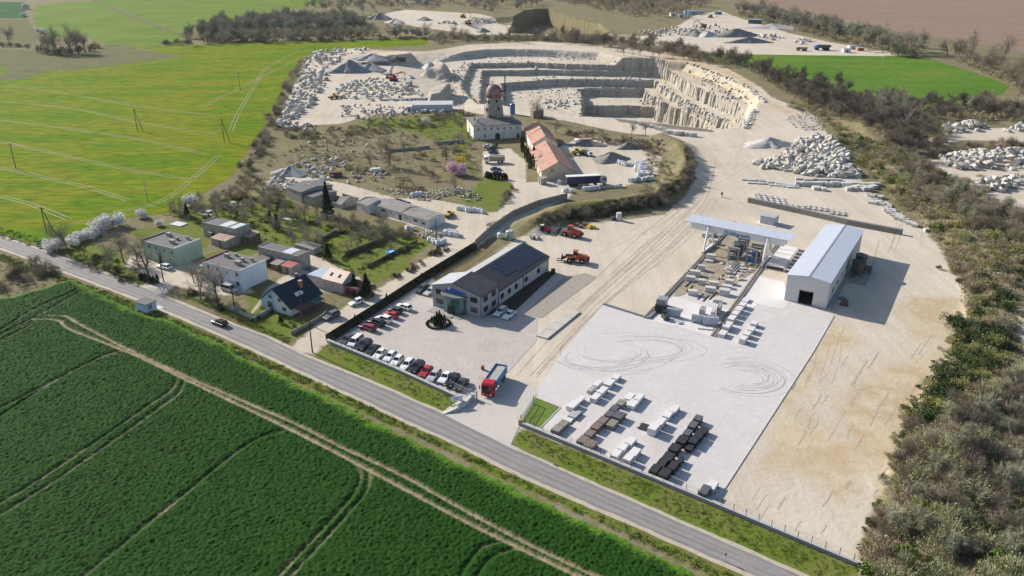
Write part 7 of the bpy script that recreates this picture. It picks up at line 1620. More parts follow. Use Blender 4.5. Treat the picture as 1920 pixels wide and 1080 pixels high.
# --- utility poles and signs
M_pole = mat('creosoted_pole', [(.045, .035, .03), (.075, .06, .05)], scale=3)
M_cpole = mat('concrete_pole', [(.33, .32, .30), (.40, .39, .37)], scale=2)
def pole(px, py, h, label, aframe=False, m=None, arm=True, ang=0, lean=0):
    x, y, z = GT(px, py); t = thing('utility_pole', label, 'utility pole', (x, y, z), rad(ang))
    b = MB(); b.tube((0, 0, -.3), (lean, 0, h), .17, .11, 8); b.build('pole', m or M_pole, t)
    if aframe: b = MB(); b.tube((2.6, 0, -.3), (.1, 0, h-.4), .16, .11, 8); b.build('stay_pole', m or M_pole, t)
    if arm: b = MB(); b.box(-.9, .9, -.06, .06, h-.7, h-.55); [b.tube((s, 0, h-.55), (s, 0, h-.25), .05, n=5) for s in (-.8, 0, .8)]; b.build('crossarm', m or M_pole, t)
for px, py, h, lb, af in ((30, 316, 10.5, 'single dark pole in the green field at the left edge', 0), (258, 245, 10.5, 'A-frame pole in the middle of the green field', 1), (421, 267, 11.0, 'A-frame pole with cross arm by the field track below the scrub edge', 1), (451, 170, 11, 'single dark pole at the top of the green field near the track', 0), (88, 437, 8.8, 'A-frame pole beside the white blossom bushes', 1), (591, 99, 10, 'far dark pole behind the west boulder rim', 0)):
    pole(px, py, h, lb, bool(af))
for px, py, h, lb in ((277, 378, 8.5, 'pale lattice-like concrete pole by the field track near the gardens'), (496, 244, 10, 'pale concrete pole on the scrub edge of the field'), (1653, 123, 11, 'pale concrete pole standing in the far green meadow'), (870, 213, 12, 'tall pale pole left of the windmill'), (909, 214, 13, 'tall pole directly beside the windmill tower'), (1241, 253, 12, 'pale pole at the top of the barn yard bank')): pole(px, py, h, lb, False, M_cpole, True)
for px, py, h, lb in ((307, 528, 8, 'dark pole in front of the mint green house'), (586, 661, 8.5, 'dark pole at the lane mouth by the road'), (568, 604, 8, 'dark pole beside the terrace of the dark roofed house'), (440, 579, 6.5, 'dark pole at the left corner of the picket wall'), (614, 283, 6, 'small dark pole on the dry slope'), (672, 340, 6, 'thin pole by the dump road junction'), (818, 458, 8, 'dark pole near the bags at the hedge end'), (837, 312, 9, 'dark pole left of the pink tree')): pole(px, py, h, lb, False, None, False)
def sign(px, py, h, w, hh, m, label, ang=20):
    x, y = G(px, py); t = thing('road_sign', label, 'sign', (x, y, 0), rad(ang)); b = MB(); b.tube((0, 0, 0), (0, 0, h), .04, n=6); b.build('post', M_cpole, t)
    b = MB(); b.box(-w/2, w/2, -.07, -.04, h-hh, h); b.build('panel', m, t)
sign(1008, 856, 2.5, .6, .6, mat('sign_back_grey', (.30, .32, .33)), 'small grey backed road sign in the roadside grass near the entrance')
sign(1359, 1052, 1.6, .25, .5, M_black, 'small dark delineator post at the near road edge')
sign(265, 579, 2.4, .55, .6, paint('bus_sign_blue', (.10, .22, .40)), 'small blue grey bus stop sign beside the shelter')
sign(76, 463, 1.6, 2.0, .9, paint('town_sign_green', (.02, .28, .22)), 'small green place name sign in the grass at left', 60)
# ------------------------------------------------------------------ trees, shrubs, undergrowth
def twig_tris(P, D, Ln, Wd):
    """thin triangles from P along D"""
    D = D/np.linalg.norm(D, axis=1)[:, None]; R = RNG.normal(size=D.shape); S_ = np.cross(D, R); S_ /= np.linalg.norm(S_, axis=1)[:, None]+1e-9
    n = len(P); V = np.empty((n, 3, 3)); V[:, 0] = P-S_*Wd[:, None]/2; V[:, 1] = P+S_*Wd[:, None]/2; V[:, 2] = P+D*Ln[:, None]
    return V.reshape(-1, 3), np.arange(3*n).reshape(-1, 3)
def leaf_quads(P, s, up=.4):
    n = len(P); N_ = RNG.normal(size=(n, 3)); N_[:, 2] = np.abs(N_[:, 2])+up; N_ /= np.linalg.norm(N_, axis=1)[:, None]
    A = np.cross(N_, RNG.normal(size=(n, 3))); A /= np.linalg.norm(A, axis=1)[:, None]; B = np.cross(N_, A)
    s = (s*(.6+.8*RNG.random(n)))[:, None]; V = np.empty((n, 4, 3)); V[:, 0] = P-A*s; V[:, 1] = P-B*s*.7; V[:, 2] = P+A*s; V[:, 3] = P+B*s*.7
    return V.reshape(-1, 3), np.arange(4*n).reshape(-1, 4)
def quads_as_tris(F_): return np.concatenate([F_[:, [0, 1, 2]], F_[:, [0, 2, 3]]])
class TreeGen:
    def __init__(s, seed): s.r = np.random.default_rng(seed); s.mb = MB(); s.tips = []
    def branch(s, p, d, L, r, lev, n_side):
        r_ = s.r; seg = 3 if lev < 2 else 2; q = np.array(p, float); d = np.array(d, float)
        for k in range(seg):
            d = d+r_.normal(size=3)*.16; d[2] += .05; d /= np.linalg.norm(d); q2 = q+d*L/seg; r1 = r*(1-.55*(k+1)/seg)
            s.mb.tube(q, q2, r*(1-.55*k/seg), r1, 5 if lev == 0 else (4 if lev == 1 else 3), caps=False)
            for _ in range(n_side[lev] if lev < len(n_side) else 0):
                a = r_.normal(size=3); a -= d*a.dot(d); a /= np.linalg.norm(a)+1e-9; t = r_.random()
                dd = d*(.75+.3*r_.random())+a*(.75+.35*r_.random()); dd /= np.linalg.norm(dd)
                if not (lev == 0 and k == 0): s.branch(q+(q2-q)*t, dd, L*(.42+.22*r_.random()), r1*.62, lev+1, n_side)
            q = q2
            if lev >= 1: s.tips.append((q.copy(), d.copy(), L))
def bare_tree(seed, h=9, r=.22, n_side=(3, 3, 2), twigs=5, tl=1.5, tw=.05, spread=1.0):
    g = TreeGen(seed); g.branch((0, 0, -.3), (.05*math.sin(seed), .05, 1), h*.75, r, 0, n_side)
    P, D = [], []
    for p, d, L in g.tips:
        for _ in range(twigs):
            dd = d+g.r.normal(size=3)*.6*spread; dd[2] += .25; P.append(p+g.r.normal(size=3)*.12); D.append(dd)
    P, D = np.array(P), np.array(D); n = len(P)
    V, Fc = twig_tris(P, D, tl*(.5+.8*g.r.random(n)), tw*(.6+.8*g.r.random(n)))
    return g.mb, V, Fc
def bush_shape(seed, rx, h, nt, nl, leaf=.16, tw=.05, low=.0):
    r_ = np.random.default_rng(seed); k = 7; C = r_.normal(size=(k, 3))*np.array([.42*rx, .42*rx, .12*h]); C[:, 2] += h*.45; R_ = (.35+.35*r_.random(k))
    def pts(n):
        c = r_.integers(0, k, n); d = r_.normal(size=(n, 3)); d /= np.linalg.norm(d, axis=1)[:, None]
        p = C[c]+d*(r_.random(n)**.45)[:, None]*R_[c][:, None]*np.array([rx, rx, h*.75]); p[:, 2] = np.maximum(np.abs(p[:, 2]), low); return p, d
    out = []
    if nt:
        p, d = pts(nt); dd = p-np.array([0, 0, h*.1])+d*.8; dd[:, 2] += .5; V, Fc = twig_tris(p*.8, dd, (.35+.5*r_.random(nt))*h*.42, tw*(.6+.8*r_.random(nt))); out.append((V, Fc))
    if nl:
        p, d = pts(nl); V, Q = leaf_quads(p, np.full(nl, leaf)); out.append((V, quads_as_tris(Q)))
    o = 0; VV, FF = [], []
    for V, Fc in out: VV.append(V); FF.append(Fc+o); o += len(V)
    return np.concatenate(VV), np.concatenate(FF)
def leafmat(name, cols, scale=.8, rnd=.22, fine=0): return mat(name, cols, scale=scale, detail=3, rough=.85, rnd=rnd, spec=.15, fine=fine)
V_bark = mat('grey_bark', [(.10, .085, .07), (.17, .15, .125)], scale=2, fine=.2)
V_birch = mat('birch_bark', [(.42, .40, .36), (.55, .53, .49), (.20, .18, .16)], scale=1.2, lo=.3, hi=.75)
V_twig = leafmat('winter_twigs', [(0.236, 0.195, 0.147), (0.342, 0.289, 0.224), (0.277, 0.236, 0.183)])
V_twigd = leafmat('dark_winter_twigs', [(0.126, 0.102, 0.082), (0.198, 0.166, 0.132)])
V_twigr = leafmat('reddish_twigs', [(0.287, 0.236, 0.172), (0.380, 0.322, 0.236)])
V_twigg = leafmat('budding_twigs', [(.24, .24, .16), (.33, .33, .235), (.28, .27, .19)])
V_scrubb = leafmat('brown_scrub', [(0.288, 0.240, 0.156), (0.408, 0.342, 0.240), (0.336, 0.288, 0.180)])
V_olive = leafmat('olive_scrub', [(0.192, 0.198, 0.066), (0.282, 0.282, 0.102), (0.240, 0.222, 0.102)])
V_pale = leafmat('pale_willow', [(0.225, 0.225, 0.119), (0.312, 0.312, 0.175), (0.263, 0.250, 0.150)])
V_green = leafmat('spring_green', [(.075, .12, .018), (.11, .16, .025)])
V_dark = leafmat('dark_broom', [(0.036, 0.058, 0.022), (0.070, 0.096, 0.036)])
V_conif = leafmat('conifer_needles', [(.012, .028, .016), (.03, .05, .028)])
V_thuja = leafmat('thuja_foliage', [(.016, .028, .012), (.035, .048, .02)])
V_white = leafmat('white_blossom', [(.78, .76, .70), (.86, .84, .79)], rnd=.06)
V_pink = leafmat('pink_blossom', [(.66, .40, .50), (.80, .56, .64), (.72, .46, .56)], rnd=.05)
V_yell = leafmat('forsythia', [(.60, .40, .02), (.66, .47, .04)], rnd=.05)

def tree_mesh(seed, bark, twig, **kw):
    mb, V, Fc = bare_tree(seed, **kw); return mb.mesh('trunk', bark), mesh_np('crown', V, Fc, twig)
BT = [tree_mesh(k, V_bark, (V_twig, V_twigd, V_twig, V_twigr)[k % 4], h=9, n_side=(3, 3, 2), twigs=3, tl=1.2, tw=.045) for k in range(6)]
BTD = [tree_mesh(20+k, V_bark, V_twigd, h=9, n_side=(3, 3, 2), twigs=5, tl=1.4, tw=.06) for k in range(4)]
BIG = [tree_mesh(40+k, V_bark, (V_twig, V_twigg)[k % 2], h=9, r=.28, n_side=(4, 3, 2), twigs=3, tl=1.0, tw=.032) for k in range(3)]
BUD = [tree_mesh(50+k, V_bark, V_twigg, h=7, n_side=(3, 3, 2), twigs=6, tl=1.1, tw=.07) for k in range(3)]
BIR = [tree_mesh(60+k, V_birch, V_twig, h=11, r=.15, n_side=(2, 3), twigs=6, tl=1.4, tw=.04, spread=.7) for k in range(3)]
def bush_mesh(name, seed, m, *a, **k): V, Fc = bush_shape(seed, *a, **k); return mesh_np(name, V, Fc, m)
SB = {'brown': [bush_mesh('foliage', 100+k, V_scrubb, 1.7, 2.2, 620, 60, .10, tw=.055) for k in range(3)], 'twig': [bush_mesh('foliage', 110+k, (V_twigr, V_twigd, V_twig)[k], 1.8, 2.8, 600, 0, tw=.055) for k in range(3)],
      'olive': [bush_mesh('foliage', 120+k, V_olive, 1.6, 2.0, 420, 460, .10) for k in range(3)], 'pale': [bush_mesh('foliage', 130+k, V_pale, 2.0, 3.0, 900, 620, .075, .045) for k in range(3)],
      'dark': [bush_mesh('foliage', 140+k, V_dark, 1.5, 1.7, 200, 760, .11) for k in range(3)], 'green': [bush_mesh('foliage', 150+k, V_green, 1.4, 2.0, 120, 420, .16) for k in range(2)],
      'bramble': [bush_mesh('foliage', 160+k, V_twigd, 1.6, 1.5, 460, 90, .12, tw=.06) for k in range(3)]}
WB = [bush_mesh('blossom', 170+k, V_white, 1.5, 2.4, 0, 1700, .13) for k in range(2)]
CR = random.Random(99)
REQ = {}
def plant(name, meshes, x, y, s, label, cat, group=None, z=None, sz=None):
    z = float(tz(x, y)) if z is None else z
    REQ.setdefault(name, []).append((s*3/y, meshes, x, y, z, s, sz or s*CR.uniform(.85, 1.15), CR.uniform(0, 6.28), label, cat, group))
def shrub(name, me, x, y, s, label, cat='shrub', group=None, z=None, sq=1.0):
    z = float(tz(x, y)) if z is None else z
    REQ.setdefault(name, []).append((s/y, [me], x, y, z-.05, s, s*sq*CR.uniform(.85, 1.2), CR.uniform(0, 6.28), label, cat, group))
def grow():
    """the 280 of each kind that show largest stand as things; what is left of the far woods is one mass"""
    rest = []
    for name, L_ in REQ.items():
        L_.sort(key=lambda q: -q[0])
        for q in L_[:280]:
            _, ms, x, y, z, s, sz, rot, lb, cat, gr = q
            if len(ms) == 1: o = link(name, ms[0], None, (x, y, z), rot); o.scale = (s, s, sz); tag(o, lb, cat, gr)
            else:
                t = thing(name, lb, cat, (x, y, z), rot, gr); t.scale = (s, s, sz)
                for m in ms: link(m.name.split('.')[0], m, t)
        rest += L_[280:]
    cache, mats, VV, FF, MI, off = {}, [], [], [], [], 0
    for _, ms, x, y, z, s, sz, rot, lb, cat, gr in rest:
        for me in ms:
            if me.name not in cache:
                me.calc_loop_triangles(); v = np.empty(len(me.vertices)*3, np.float32); me.vertices.foreach_get('co', v)
                f = np.empty(len(me.loop_triangles)*3, np.int32); me.loop_triangles.foreach_get('vertices', f)
                m = me.materials[0]
                if m not in mats: mats.append(m)
                cache[me.name] = (v.reshape(-1, 3), f.reshape(-1, 3), mats.index(m))
            v, f, mi = cache[me.name]; c, q = math.cos(rot)*s, math.sin(rot)*s
            VV.append(np.stack([v[:, 0]*c-v[:, 1]*q+x, v[:, 0]*q+v[:, 1]*c+y, v[:, 2]*sz+z], -1)); FF.append(f+off); MI.append(np.full(len(f), mi, np.int32)); off += len(v)
    if VV:
        me = mesh_np('woodland', np.concatenate(VV), np.concatenate(FF))
        for m in mats: me.materials.append(m)
        me.polygons.foreach_set('material_index', np.concatenate(MI)); link('woodland', me)['kind'] = 'stuff'
def area(poly, z=0.0): return [GT(x, y)[:2] for x, y in poly]
# --- woods: each tree of the nearer belts by itself
def wood(poly, n, meshes, s0, s1, name, label, cat, group, seed, mind=1.5, z=0.0):
    for x, y in scatter(area(poly, z), n, seed, mind): plant(name, [*meshes[CR.randrange(len(meshes))]], x, y, CR.uniform(s0, s1), label, cat, group)
def scrub(poly, n, kinds, s0, s1, name, label, group, seed, mind=.8, z=0.0, sq=1.0):
    for x, y in scatter(area(poly, z), n, seed, mind):
        ms = SB[CR.choice(kinds)]; shrub(name, CR.choice(ms), x, y, CR.uniform(s0, s1), label, 'shrub', group, None, sq)
wood([(1300, 112), (1390, 128), (1440, 158), (1490, 190), (1560, 218), (1600, 232), (1690, 228), (1700, 200), (1620, 186), (1540, 168), (1450, 138), (1380, 112)], 100, BTD+BT[:2], .7, 1.15, 'bare_tree', 'leafless dark tree in the wood edging the quarry and the green meadow', 'tree', 'trees between quarry and meadow', 1, 2.5)
wood([(1570, 222), (1640, 252), (1690, 290), (1770, 286), (1770, 262), (1740, 248), (1780, 226), (1920, 228), (1990, 228), (1990, 205), (1850, 196), (1700, 204)], 90, BTD, .6, .95, 'bare_tree', 'leafless tree in the dark hollow below the birches', 'tree', 'trees in the dark hollow', 2, 2.2)
wood([(1600, 220), (1690, 245), (1740, 235), (1730, 205), (1640, 196)], 26, BIR, .7, 1.05, 'birch_tree', 'white stemmed leaning birch before the dark hollow', 'tree', 'birches before the hollow', 3, 2.5)
wood([(1800, 212), (1990, 222), (1990, 200), (1850, 196)], 26, BIR, .7, 1.0, 'birch_tree', 'white stemmed birch above the right hand pit', 'tree', 'birches above the right hand pit', 4, 2.5)
for k, (px, py, s) in enumerate(((1170, 108, .95), (1186, 106, 1.05), (1200, 108, 1.0), (1222, 110, 1.1), (1236, 112, .95), (1262, 112, 1.15), (1282, 116, 1.1), (1300, 118, 1.3), (1144, 98, .9), (1158, 100, .9), (1270, 108, .9), (1250, 104, .8), (1312, 120, 1.0), (1330, 126, 1.1))):
    x, y, z = GT(px, py-3); plant('bare_tree', BT[k % 6], x, y, s*1.15, 'tall leafless tree standing free on the quarry rim', 'tree', 'trees on the quarry rim', z)
for poly, n, sd, z in (([(900, 80), (1000, 78), (1140, 82), (1200, 96), (1190, 88), (1100, 74), (900, 72)], 60, 5, 23), ([(800, 88), (900, 76), (900, 68), (800, 72)], 26, 6, 12)):
    for x, y in scatter(area(poly, z), n, sd, 2): shrub('bare_shrub', CR.choice(SB['twig']+SB['bramble']), x, y, CR.uniform(1.2, 2.4), 'dark leafless shrub along the quarry rim', 'shrub', 'shrubs along the quarry rim')
wood([(860, -4), (1040, -8), (1010, 14), (960, 22), (900, 26)], 60, BT+BUD, 1.1, 1.8, 'bare_tree', 'leafless tree on the far heath above the old pit', 'tree', 'far heath trees above the old pit', 58, 4)
wood([(1000, 78), (1180, 92), (1296, 110), (1300, 102), (1160, 80), (1000, 70)], 46, BT+BTD, .9, 1.3, 'bare_tree', 'leafless tree in the row behind the quarry rim', 'tree', 'tree row behind the quarry rim', 59, 3)
for k, (px, py, s) in enumerate(((955, 74, 1.3), (860, 70, 1.0), (850, 71, 1.1), (876, 70, .9), (835, 72, 1.0), (820, 74, .9), (1020, 74, .8), (1100, 78, .8))):
    x, y, z = GT(px, py+4); plant('bare_tree', BT[(k+2) % 6], x, y, s*1.2, 'leafless tree behind the middle of the quarry rim', 'tree', 'trees behind the quarry rim', z)
# far belts
wood([(1040, 4), (1120, 14), (1200, 34), (1235, 46), (1300, 40), (1330, 10), (1320, -8), (1040, -8)], 120, BT, 1.2, 1.9, 'bare_tree', 'leafless tree of the far wood above the old pit wall', 'tree', 'far wood above the old pit', 7, 4, 14)
wood([(1372, 22), (1420, 36), (1500, 58), (1600, 84), (1680, 108), (1740, 108), (1720, 90), (1600, 66), (1500, 42), (1420, 24)], 110, BUD+BT[:2], 1.2, 1.9, 'bare_tree', 'budding tree in the belt between far gravel site and ploughed field', 'tree', 'belt along the ploughed field', 8, 4)
wood([(1760, 100), (1850, 122), (1920, 140), (2000, 150), (2000, 190), (1920, 186), (1900, 160), (1830, 130)], 60, BT, 1.0, 1.6, 'bare_tree', 'leafless tree at the right edge between ploughed field and meadow', 'tree', 'trees at the right edge', 9, 3.5)
for px, py, s in ((1437, 24, 2.2), (1488, 34, 1.8), (1558, 50, 1.5), (1776, 104, 1.6), (1820, 104, 1.8), (1880, 112, 2.2), (1860, 118, 1.6)):
    x, y = G(px, py); plant('bare_tree', BIG[CR.randrange(3)], x, y, s, 'broad leafless tree rising above the belt by the ploughed field', 'tree', 'broad trees above the belt')
wood([(345, 72), (400, 52), (480, 40), (560, 38), (660, 40), (712, 50), (680, 58), (560, 64), (480, 62), (400, 76)], 130, BUD, 1.3, 1.9, 'willow_tree', 'grey green budding tree of the belt beyond the green field', 'tree', 'belt beyond the green field', 10, 5)
wood([(575, 20), (700, 30), (780, 20), (860, 6), (900, -6), (580, -6)], 70, BT+BUD, 1.2, 1.9, 'bare_tree', 'leafless tree on the far heath at the top', 'tree', 'far heath trees', 11, 5)
wood([(350, 84), (450, 82), (560, 80), (690, 74), (800, 72), (800, 66), (690, 68), (560, 74), (440, 74)], 70, BT+BUD, .9, 1.4, 'bare_tree', 'small budding tree along the track beyond the green field', 'tree', 'trees along the far track', 12, 4)
for x, y in scatter(area([(340, 84), (800, 76), (800, 71), (560, 74), (340, 80)]), 50, 13, 3): shrub('dark_shrub', CR.choice(SB['bramble']), x, y, CR.uniform(1.4, 2.6), 'dark low shrub along the far field edge', 'shrub', 'shrubs along the far field edge')
for k, (px, py, s) in enumerate(((132, 100, 2.5), (112, 102, 2.1), (148, 101, 2.1), (92, 98, 1.6), (76, 94, 1.4), (160, 100, 1.6), (104, 98, 1.9))):
    x, y = G(px, py); plant('bare_tree', BIG[k % 3], x, y, s, 'broad leafless tree in the large clump at the edge of the fallow field', 'tree', 'tree clump by the fallow field')
for k, (px, py, s) in enumerate(((90, 102, 2.4), (120, 104, 2.6), (150, 102, 2.8), (170, 97, 2.2), (78, 99, 2.0), (135, 106, 2.4), (105, 104, 2.2))):
    x, y = G(px, py); shrub('dark_shrub', SB['bramble'][k % 3], x, y, s*1.4, 'dark shrub under the large tree clump by the fallow field', 'shrub', 'shrubs under the tree clump', None, 1.6)
x, y = G(180, 90); shrub('budding_tree', bush_mesh('budding_tree', 180, leafmat('yellow_buds', [(.26, .22, .05), (.34, .29, .08)]), 4.5, 7.5, 300, 900, .3), x, y, 1.0, 'yellowish budding tree at the right side of the large clump', 'tree')
x, y = G(17, 84); plant('bare_tree', BT[0], x, y, 1.6, 'lone leafless tree at the upper left edge', 'tree')
for px, py, s in ((20, 88, 2.2), (36, 88, 2.0), (52, 90, 2.0), (6, 88, 2.0)): x, y = G(px, py); shrub('dark_shrub', SB['bramble'][0], x, y, s, 'dark shrub below the lone tree at the upper left edge', 'shrub', 'shrubs at the upper left edge', None, 1.5)
for px, py, s in ((52, 17, 2.6), (48, 31, 2.2), (76, 63, 2.2), (395, 50, 2.4), (408, 52, 2.2), (420, 50, 2.4), (604, 56, 3.0), (390, 70, 2.2), (612, 54, 2.4)): x, y = G(px, py); shrub('blossom_bush', WB[0], x, y, s*1.3, 'small white blossom bush among the far field belts', 'shrub', 'far blossom bushes')
for px, py, s in ((316, 84, 3), (336, 84, 3.4), (312, 84, 2.4)): x, y = G(px, py); shrub('dark_shrub', SB['bramble'][1], x, y, s, 'dark round shrub on the track between the green fields', 'shrub', 'shrubs between the green fields')
x, y = G(363, 85); plant('bare_tree', BT[3], x, y, 1.5, 'lone leaning leafless tree on the track between the green fields', 'tree')

# --- scrub edge on the west of the quarry and dry slope
scrub([(452, 300), (482, 264), (500, 228), (522, 190), (540, 150), (566, 112), (572, 120), (552, 160), (536, 200), (524, 240), (500, 280), (470, 318)], 90, ['twig', 'bramble', 'brown'], .9, 1.7, 'bare_shrub', 'leafless grey brown shrub along the field side of the west quarry rim', 'shrubs on the west rim', 20, 1.5)
scrub([(520, 244), (600, 244), (700, 232), (860, 214), (900, 216), (870, 232), (760, 244), (640, 258), (540, 262)], 90, ['twig', 'bramble', 'olive'], .7, 1.4, 'bare_shrub', 'dark shrub in the band between dry slope and quarry floor', 'shrubs above the dry slope', 21, 1.5)
scrub([(460, 300), (640, 250), (860, 230), (900, 262), (850, 345), (700, 340), (600, 300), (480, 330)], 110, ['brown', 'olive', 'twig'], .4, 1.2, 'scrub_shrub', 'low scrub shrub on the dry grassy slope', 'scrub on the dry slope', 22, 2)
scrub([(400, 372), (470, 320), (500, 350), (560, 366), (545, 385), (480, 392), (420, 400), (380, 400)], 50, ['brown', 'twig', 'olive'], .7, 1.3, 'bare_shrub', 'brownish shrub between the field edge and the upper gardens', 'shrubs above the gardens', 23, 1.5)
x, y = G(462, 318); shrub('dark_shrub', bush_mesh('dark_shrub', 190, leafmat('grey_green_bush', [(.06, .065, .04), (.10, .10, .065)]), 3.4, 4.6, 900, 900, .2), x, y, 1.0, 'large round grey green bush at the edge of the green field', 'bush')
# --- bank round the barn yard: dark brambles
scrub([(1005, 436), (1060, 412), (1150, 402), (1245, 386), (1290, 348), (1300, 310), (1285, 275), (1292, 312), (1276, 340), (1238, 366), (1150, 382), (1062, 394), (1010, 414)], 210, ['bramble', 'bramble', 'twig', 'dark'], .7, 1.25, 'bramble_bush', 'dark leafless bramble bush on the bank round the barn yard', 'brambles on the bank', 24, .9)
scrub([(1090, 245), (1160, 255), (1235, 262), (1250, 290), (1225, 300), (1190, 280), (1110, 268), (1060, 250)], 70, ['bramble', 'brown', 'twig'], .6, 1.1, 'bramble_bush', 'dark bramble bush in the upper corner of the barn yard', 'brambles in the barn yard', 25, 1.2)
scrub([(1215, 300), (1250, 285), (1270, 310), (1255, 350), (1200, 362), (1215, 335)], 40, ['brown', 'olive', 'twig'], .5, .9, 'scrub_shrub', 'brown scrub shrub between white bags and the bank path', 'scrub by the bank path', 26, 1.2)
# --- east slope and wood
scrub([(1560, 232), (1640, 262), (1720, 300), (1790, 345), (1900, 410), (1930, 440), (1930, 520), (1850, 520), (1760, 440), (1690, 385), (1610, 310), (1568, 262)], 240, ['olive', 'brown', 'olive', 'twig', 'olive', 'pale', 'green'], .6, 1.6, 'scrub_shrub', 'olive and brown shrub on the long scrub slope above the stone rows', 'scrub slope shrubs', 27, 1.5, 2)
wood([(1660, 280), (1740, 320), (1800, 350), (1920, 420), (1930, 470), (1840, 440), (1740, 380), (1680, 330)], 60, BT+BUD, .45, .8, 'bare_tree', 'slender leafless tree on the upper scrub slope', 'tree', 'trees on the scrub slope', 28, 2.5, 3)
scrub([(1770, 480), (1830, 490), (1930, 500), (1900, 560), (1870, 640), (1820, 630), (1815, 560)], 80, ['brown', 'olive', 'twig', 'dark'], .7, 1.4, 'scrub_shrub', 'mixed shrub right of the dirt yard beside the hall', 'shrubs right of the hall yard', 29, 1.2, 3)
scrub([(1790, 600), (1840, 590), (1890, 640), (1880, 700), (1810, 740), (1750, 790), (1700, 830), (1690, 810), (1745, 730), (1790, 660)], 110, ['dark', 'dark', 'dark', 'olive'], .9, 1.6, 'broom_bush', 'dark green broom bush on top of the ochre bank', 'dark broom bushes', 30, 1.0, 3)
scrub([(1700, 830), (1760, 790), (1830, 740), (1930, 700), (1930, 940), (1800, 960), (1690, 960), (1650, 1000), (1640, 960), (1680, 880)], 130, ['brown', 'twig', 'brown', 'olive', 'pale', 'twig'], .6, 1.6, 'bare_shrub', 'leafless reddish brown shrub in the thicket at the lower right', 'thicket at the lower right', 31, .75, 3.5)
scrub([(1625, 1080), (1650, 1000), (1700, 960), (1800, 950), (1930, 930), (1960, 1150), (1630, 1150)], 64, ['pale', 'pale', 'olive', 'green'], .9, 1.6, 'willow_shrub', 'pale green budding willow shrub in the lower right corner', 'willow shrubs in the lower right corner', 32, .9, 3.5)
scrub([(1625, 1065), (1640, 990), (1700, 960), (1740, 1000), (1660, 1080)], 34, ['twig', 'bramble', 'brown'], .8, 1.3, 'bare_shrub', 'dark leafless shrub at the end of the long yard wall', 'shrubs at the wall end', 33, .8, 3)
wood([(1650, 1060), (1700, 960), (1800, 780), (1920, 720), (1930, 1060)], 26, BUD, .4, .7, 'willow_tree', 'pale budding tree in the lower right wood', 'tree', 'budding trees in the lower right wood', 56, 3, 3.5)
wood([(1700, 800), (1800, 760), (1920, 700), (1930, 1060), (1800, 1060), (1700, 1000)], 44, BT+BTD, .32, .6, 'bare_tree', 'thin leafless tree rising from the lower right thicket', 'tree', 'thin trees in the thicket', 34, 1.6, 3.5)
scrub([(1800, 560), (1815, 620), (1770, 690), (1720, 760), (1690, 830), (1660, 930), (1625, 1040), (1605, 1040), (1640, 930), (1668, 830), (1700, 750), (1745, 690), (1785, 620)], 60, ['olive', 'brown', 'twig', 'green', 'dark'], .2, .65, 'small_shrub', 'small shrub dotted along the raw edge of the dirt yard', 'small shrubs on the raw edge', 57, 1.0)
for px, py, s in ((1900, 860, 1.7), (1870, 880, 1.4), (1760, 870, 1.1)): x, y, z = GT(px, py); shrub('green_shrub', CR.choice(SB['green']), x, y, s, 'bright green shrub in the lower right thicket', 'shrub', 'bright green thicket shrubs')
for px, py, s in ((1690, 815, .7), (1700, 870, .8), (1735, 845, .6), (1680, 860, .6), (1760, 505, .6)): x, y, z = GT(px, py); shrub('green_shrub', CR.choice(SB['green']), x, y, s, 'small bright green bush on the raw bank', 'shrub', 'green bushes on the raw bank')
scrub([(1760, 262), (1800, 274), (1930, 268), (1930, 278), (1800, 288), (1740, 300)], 60, ['bramble', 'twig'], .8, 1.5, 'bare_shrub', 'dark shrub on the step between the two right hand pits', 'shrubs between the right hand pits', 35, 1.2)
scrub([(1780, 330), (1850, 330), (1890, 345), (1860, 362), (1800, 350)], 26, ['brown', 'twig'], .7, 1.2, 'bare_shrub', 'brown shrub around the lower right pit', 'shrubs around the lower pit', 36, 1.2)
scrub([(1480, 190), (1560, 220), (1568, 240), (1520, 216), (1470, 200)], 30, ['brown', 'twig', 'olive'], .7, 1.3, 'bare_shrub', 'shrub at the wood edge above the white rubble', 'shrubs at the wood edge', 37, 1.2)

# --- village and mill plants
for k, (px, py, s) in enumerate(((102, 470, 1.5), (116, 466, 1.5), (132, 460, 1.6), (150, 452, 1.6), (168, 445, 1.6), (186, 436, 1.9), (204, 430, 2.1), (220, 425, 2.0), (176, 440, 1.6), (96, 462, 1.2))):
    x, y = G(px, py); shrub('blossom_bush', WB[k % 2], x, y, s, 'white flowering blackthorn bush in the hedge at the field corner', 'bush', 'white blossom hedge', None, .95)
for px, py, s, lb in ((266, 408, 1.5, 'rounded white blossom bush standing alone by the field'), (298, 424, .9, 'small upright white blossom bush left of the gardens'), (357, 386, 1.9, 'grey white blossom tree at the field track'), (798, 232, 1.5, 'small white blossom bush on the mill hill')):
    x, y = G(px, py); shrub('blossom_bush', WB[1], x, y, s, lb, 'bush')
for k, (px, py, s) in enumerate(((127, 474, 1.0), (195, 506, .85), (232, 492, 1.15), (280, 522, 1.2), (376, 562, 1.0), (409, 573, .95), (73, 506, .5), (260, 500, .6), (364, 530, .7))):
    x, y = G(px, py); plant('bare_tree', BIG[k % 3] if k % 2 else BT[k % 6], x, y, s*1.05, ('tall leafless tree by the road beside the blossom hedge', 'rounded leafless tree on the verge near the green house', 'pale leafless tree between road and green house', 'leaning leafless tree before the green house', 'forked leafless tree by the yard entrance', 'slim leafless tree before the white blue house', 'small leafless tree on the near side of the road', 'thin leafless tree behind the dark hedge', 'leafless tree between the two flat roofed houses')[k], 'tree')
scrub([(150, 505), (240, 535), (300, 530), (260, 500), (180, 478)], 16, ['dark', 'bramble'], .6, 1.1, 'garden_shrub', 'dark shrub along the verge before the green house', 'dark shrubs on the verge', 40, 1.2)
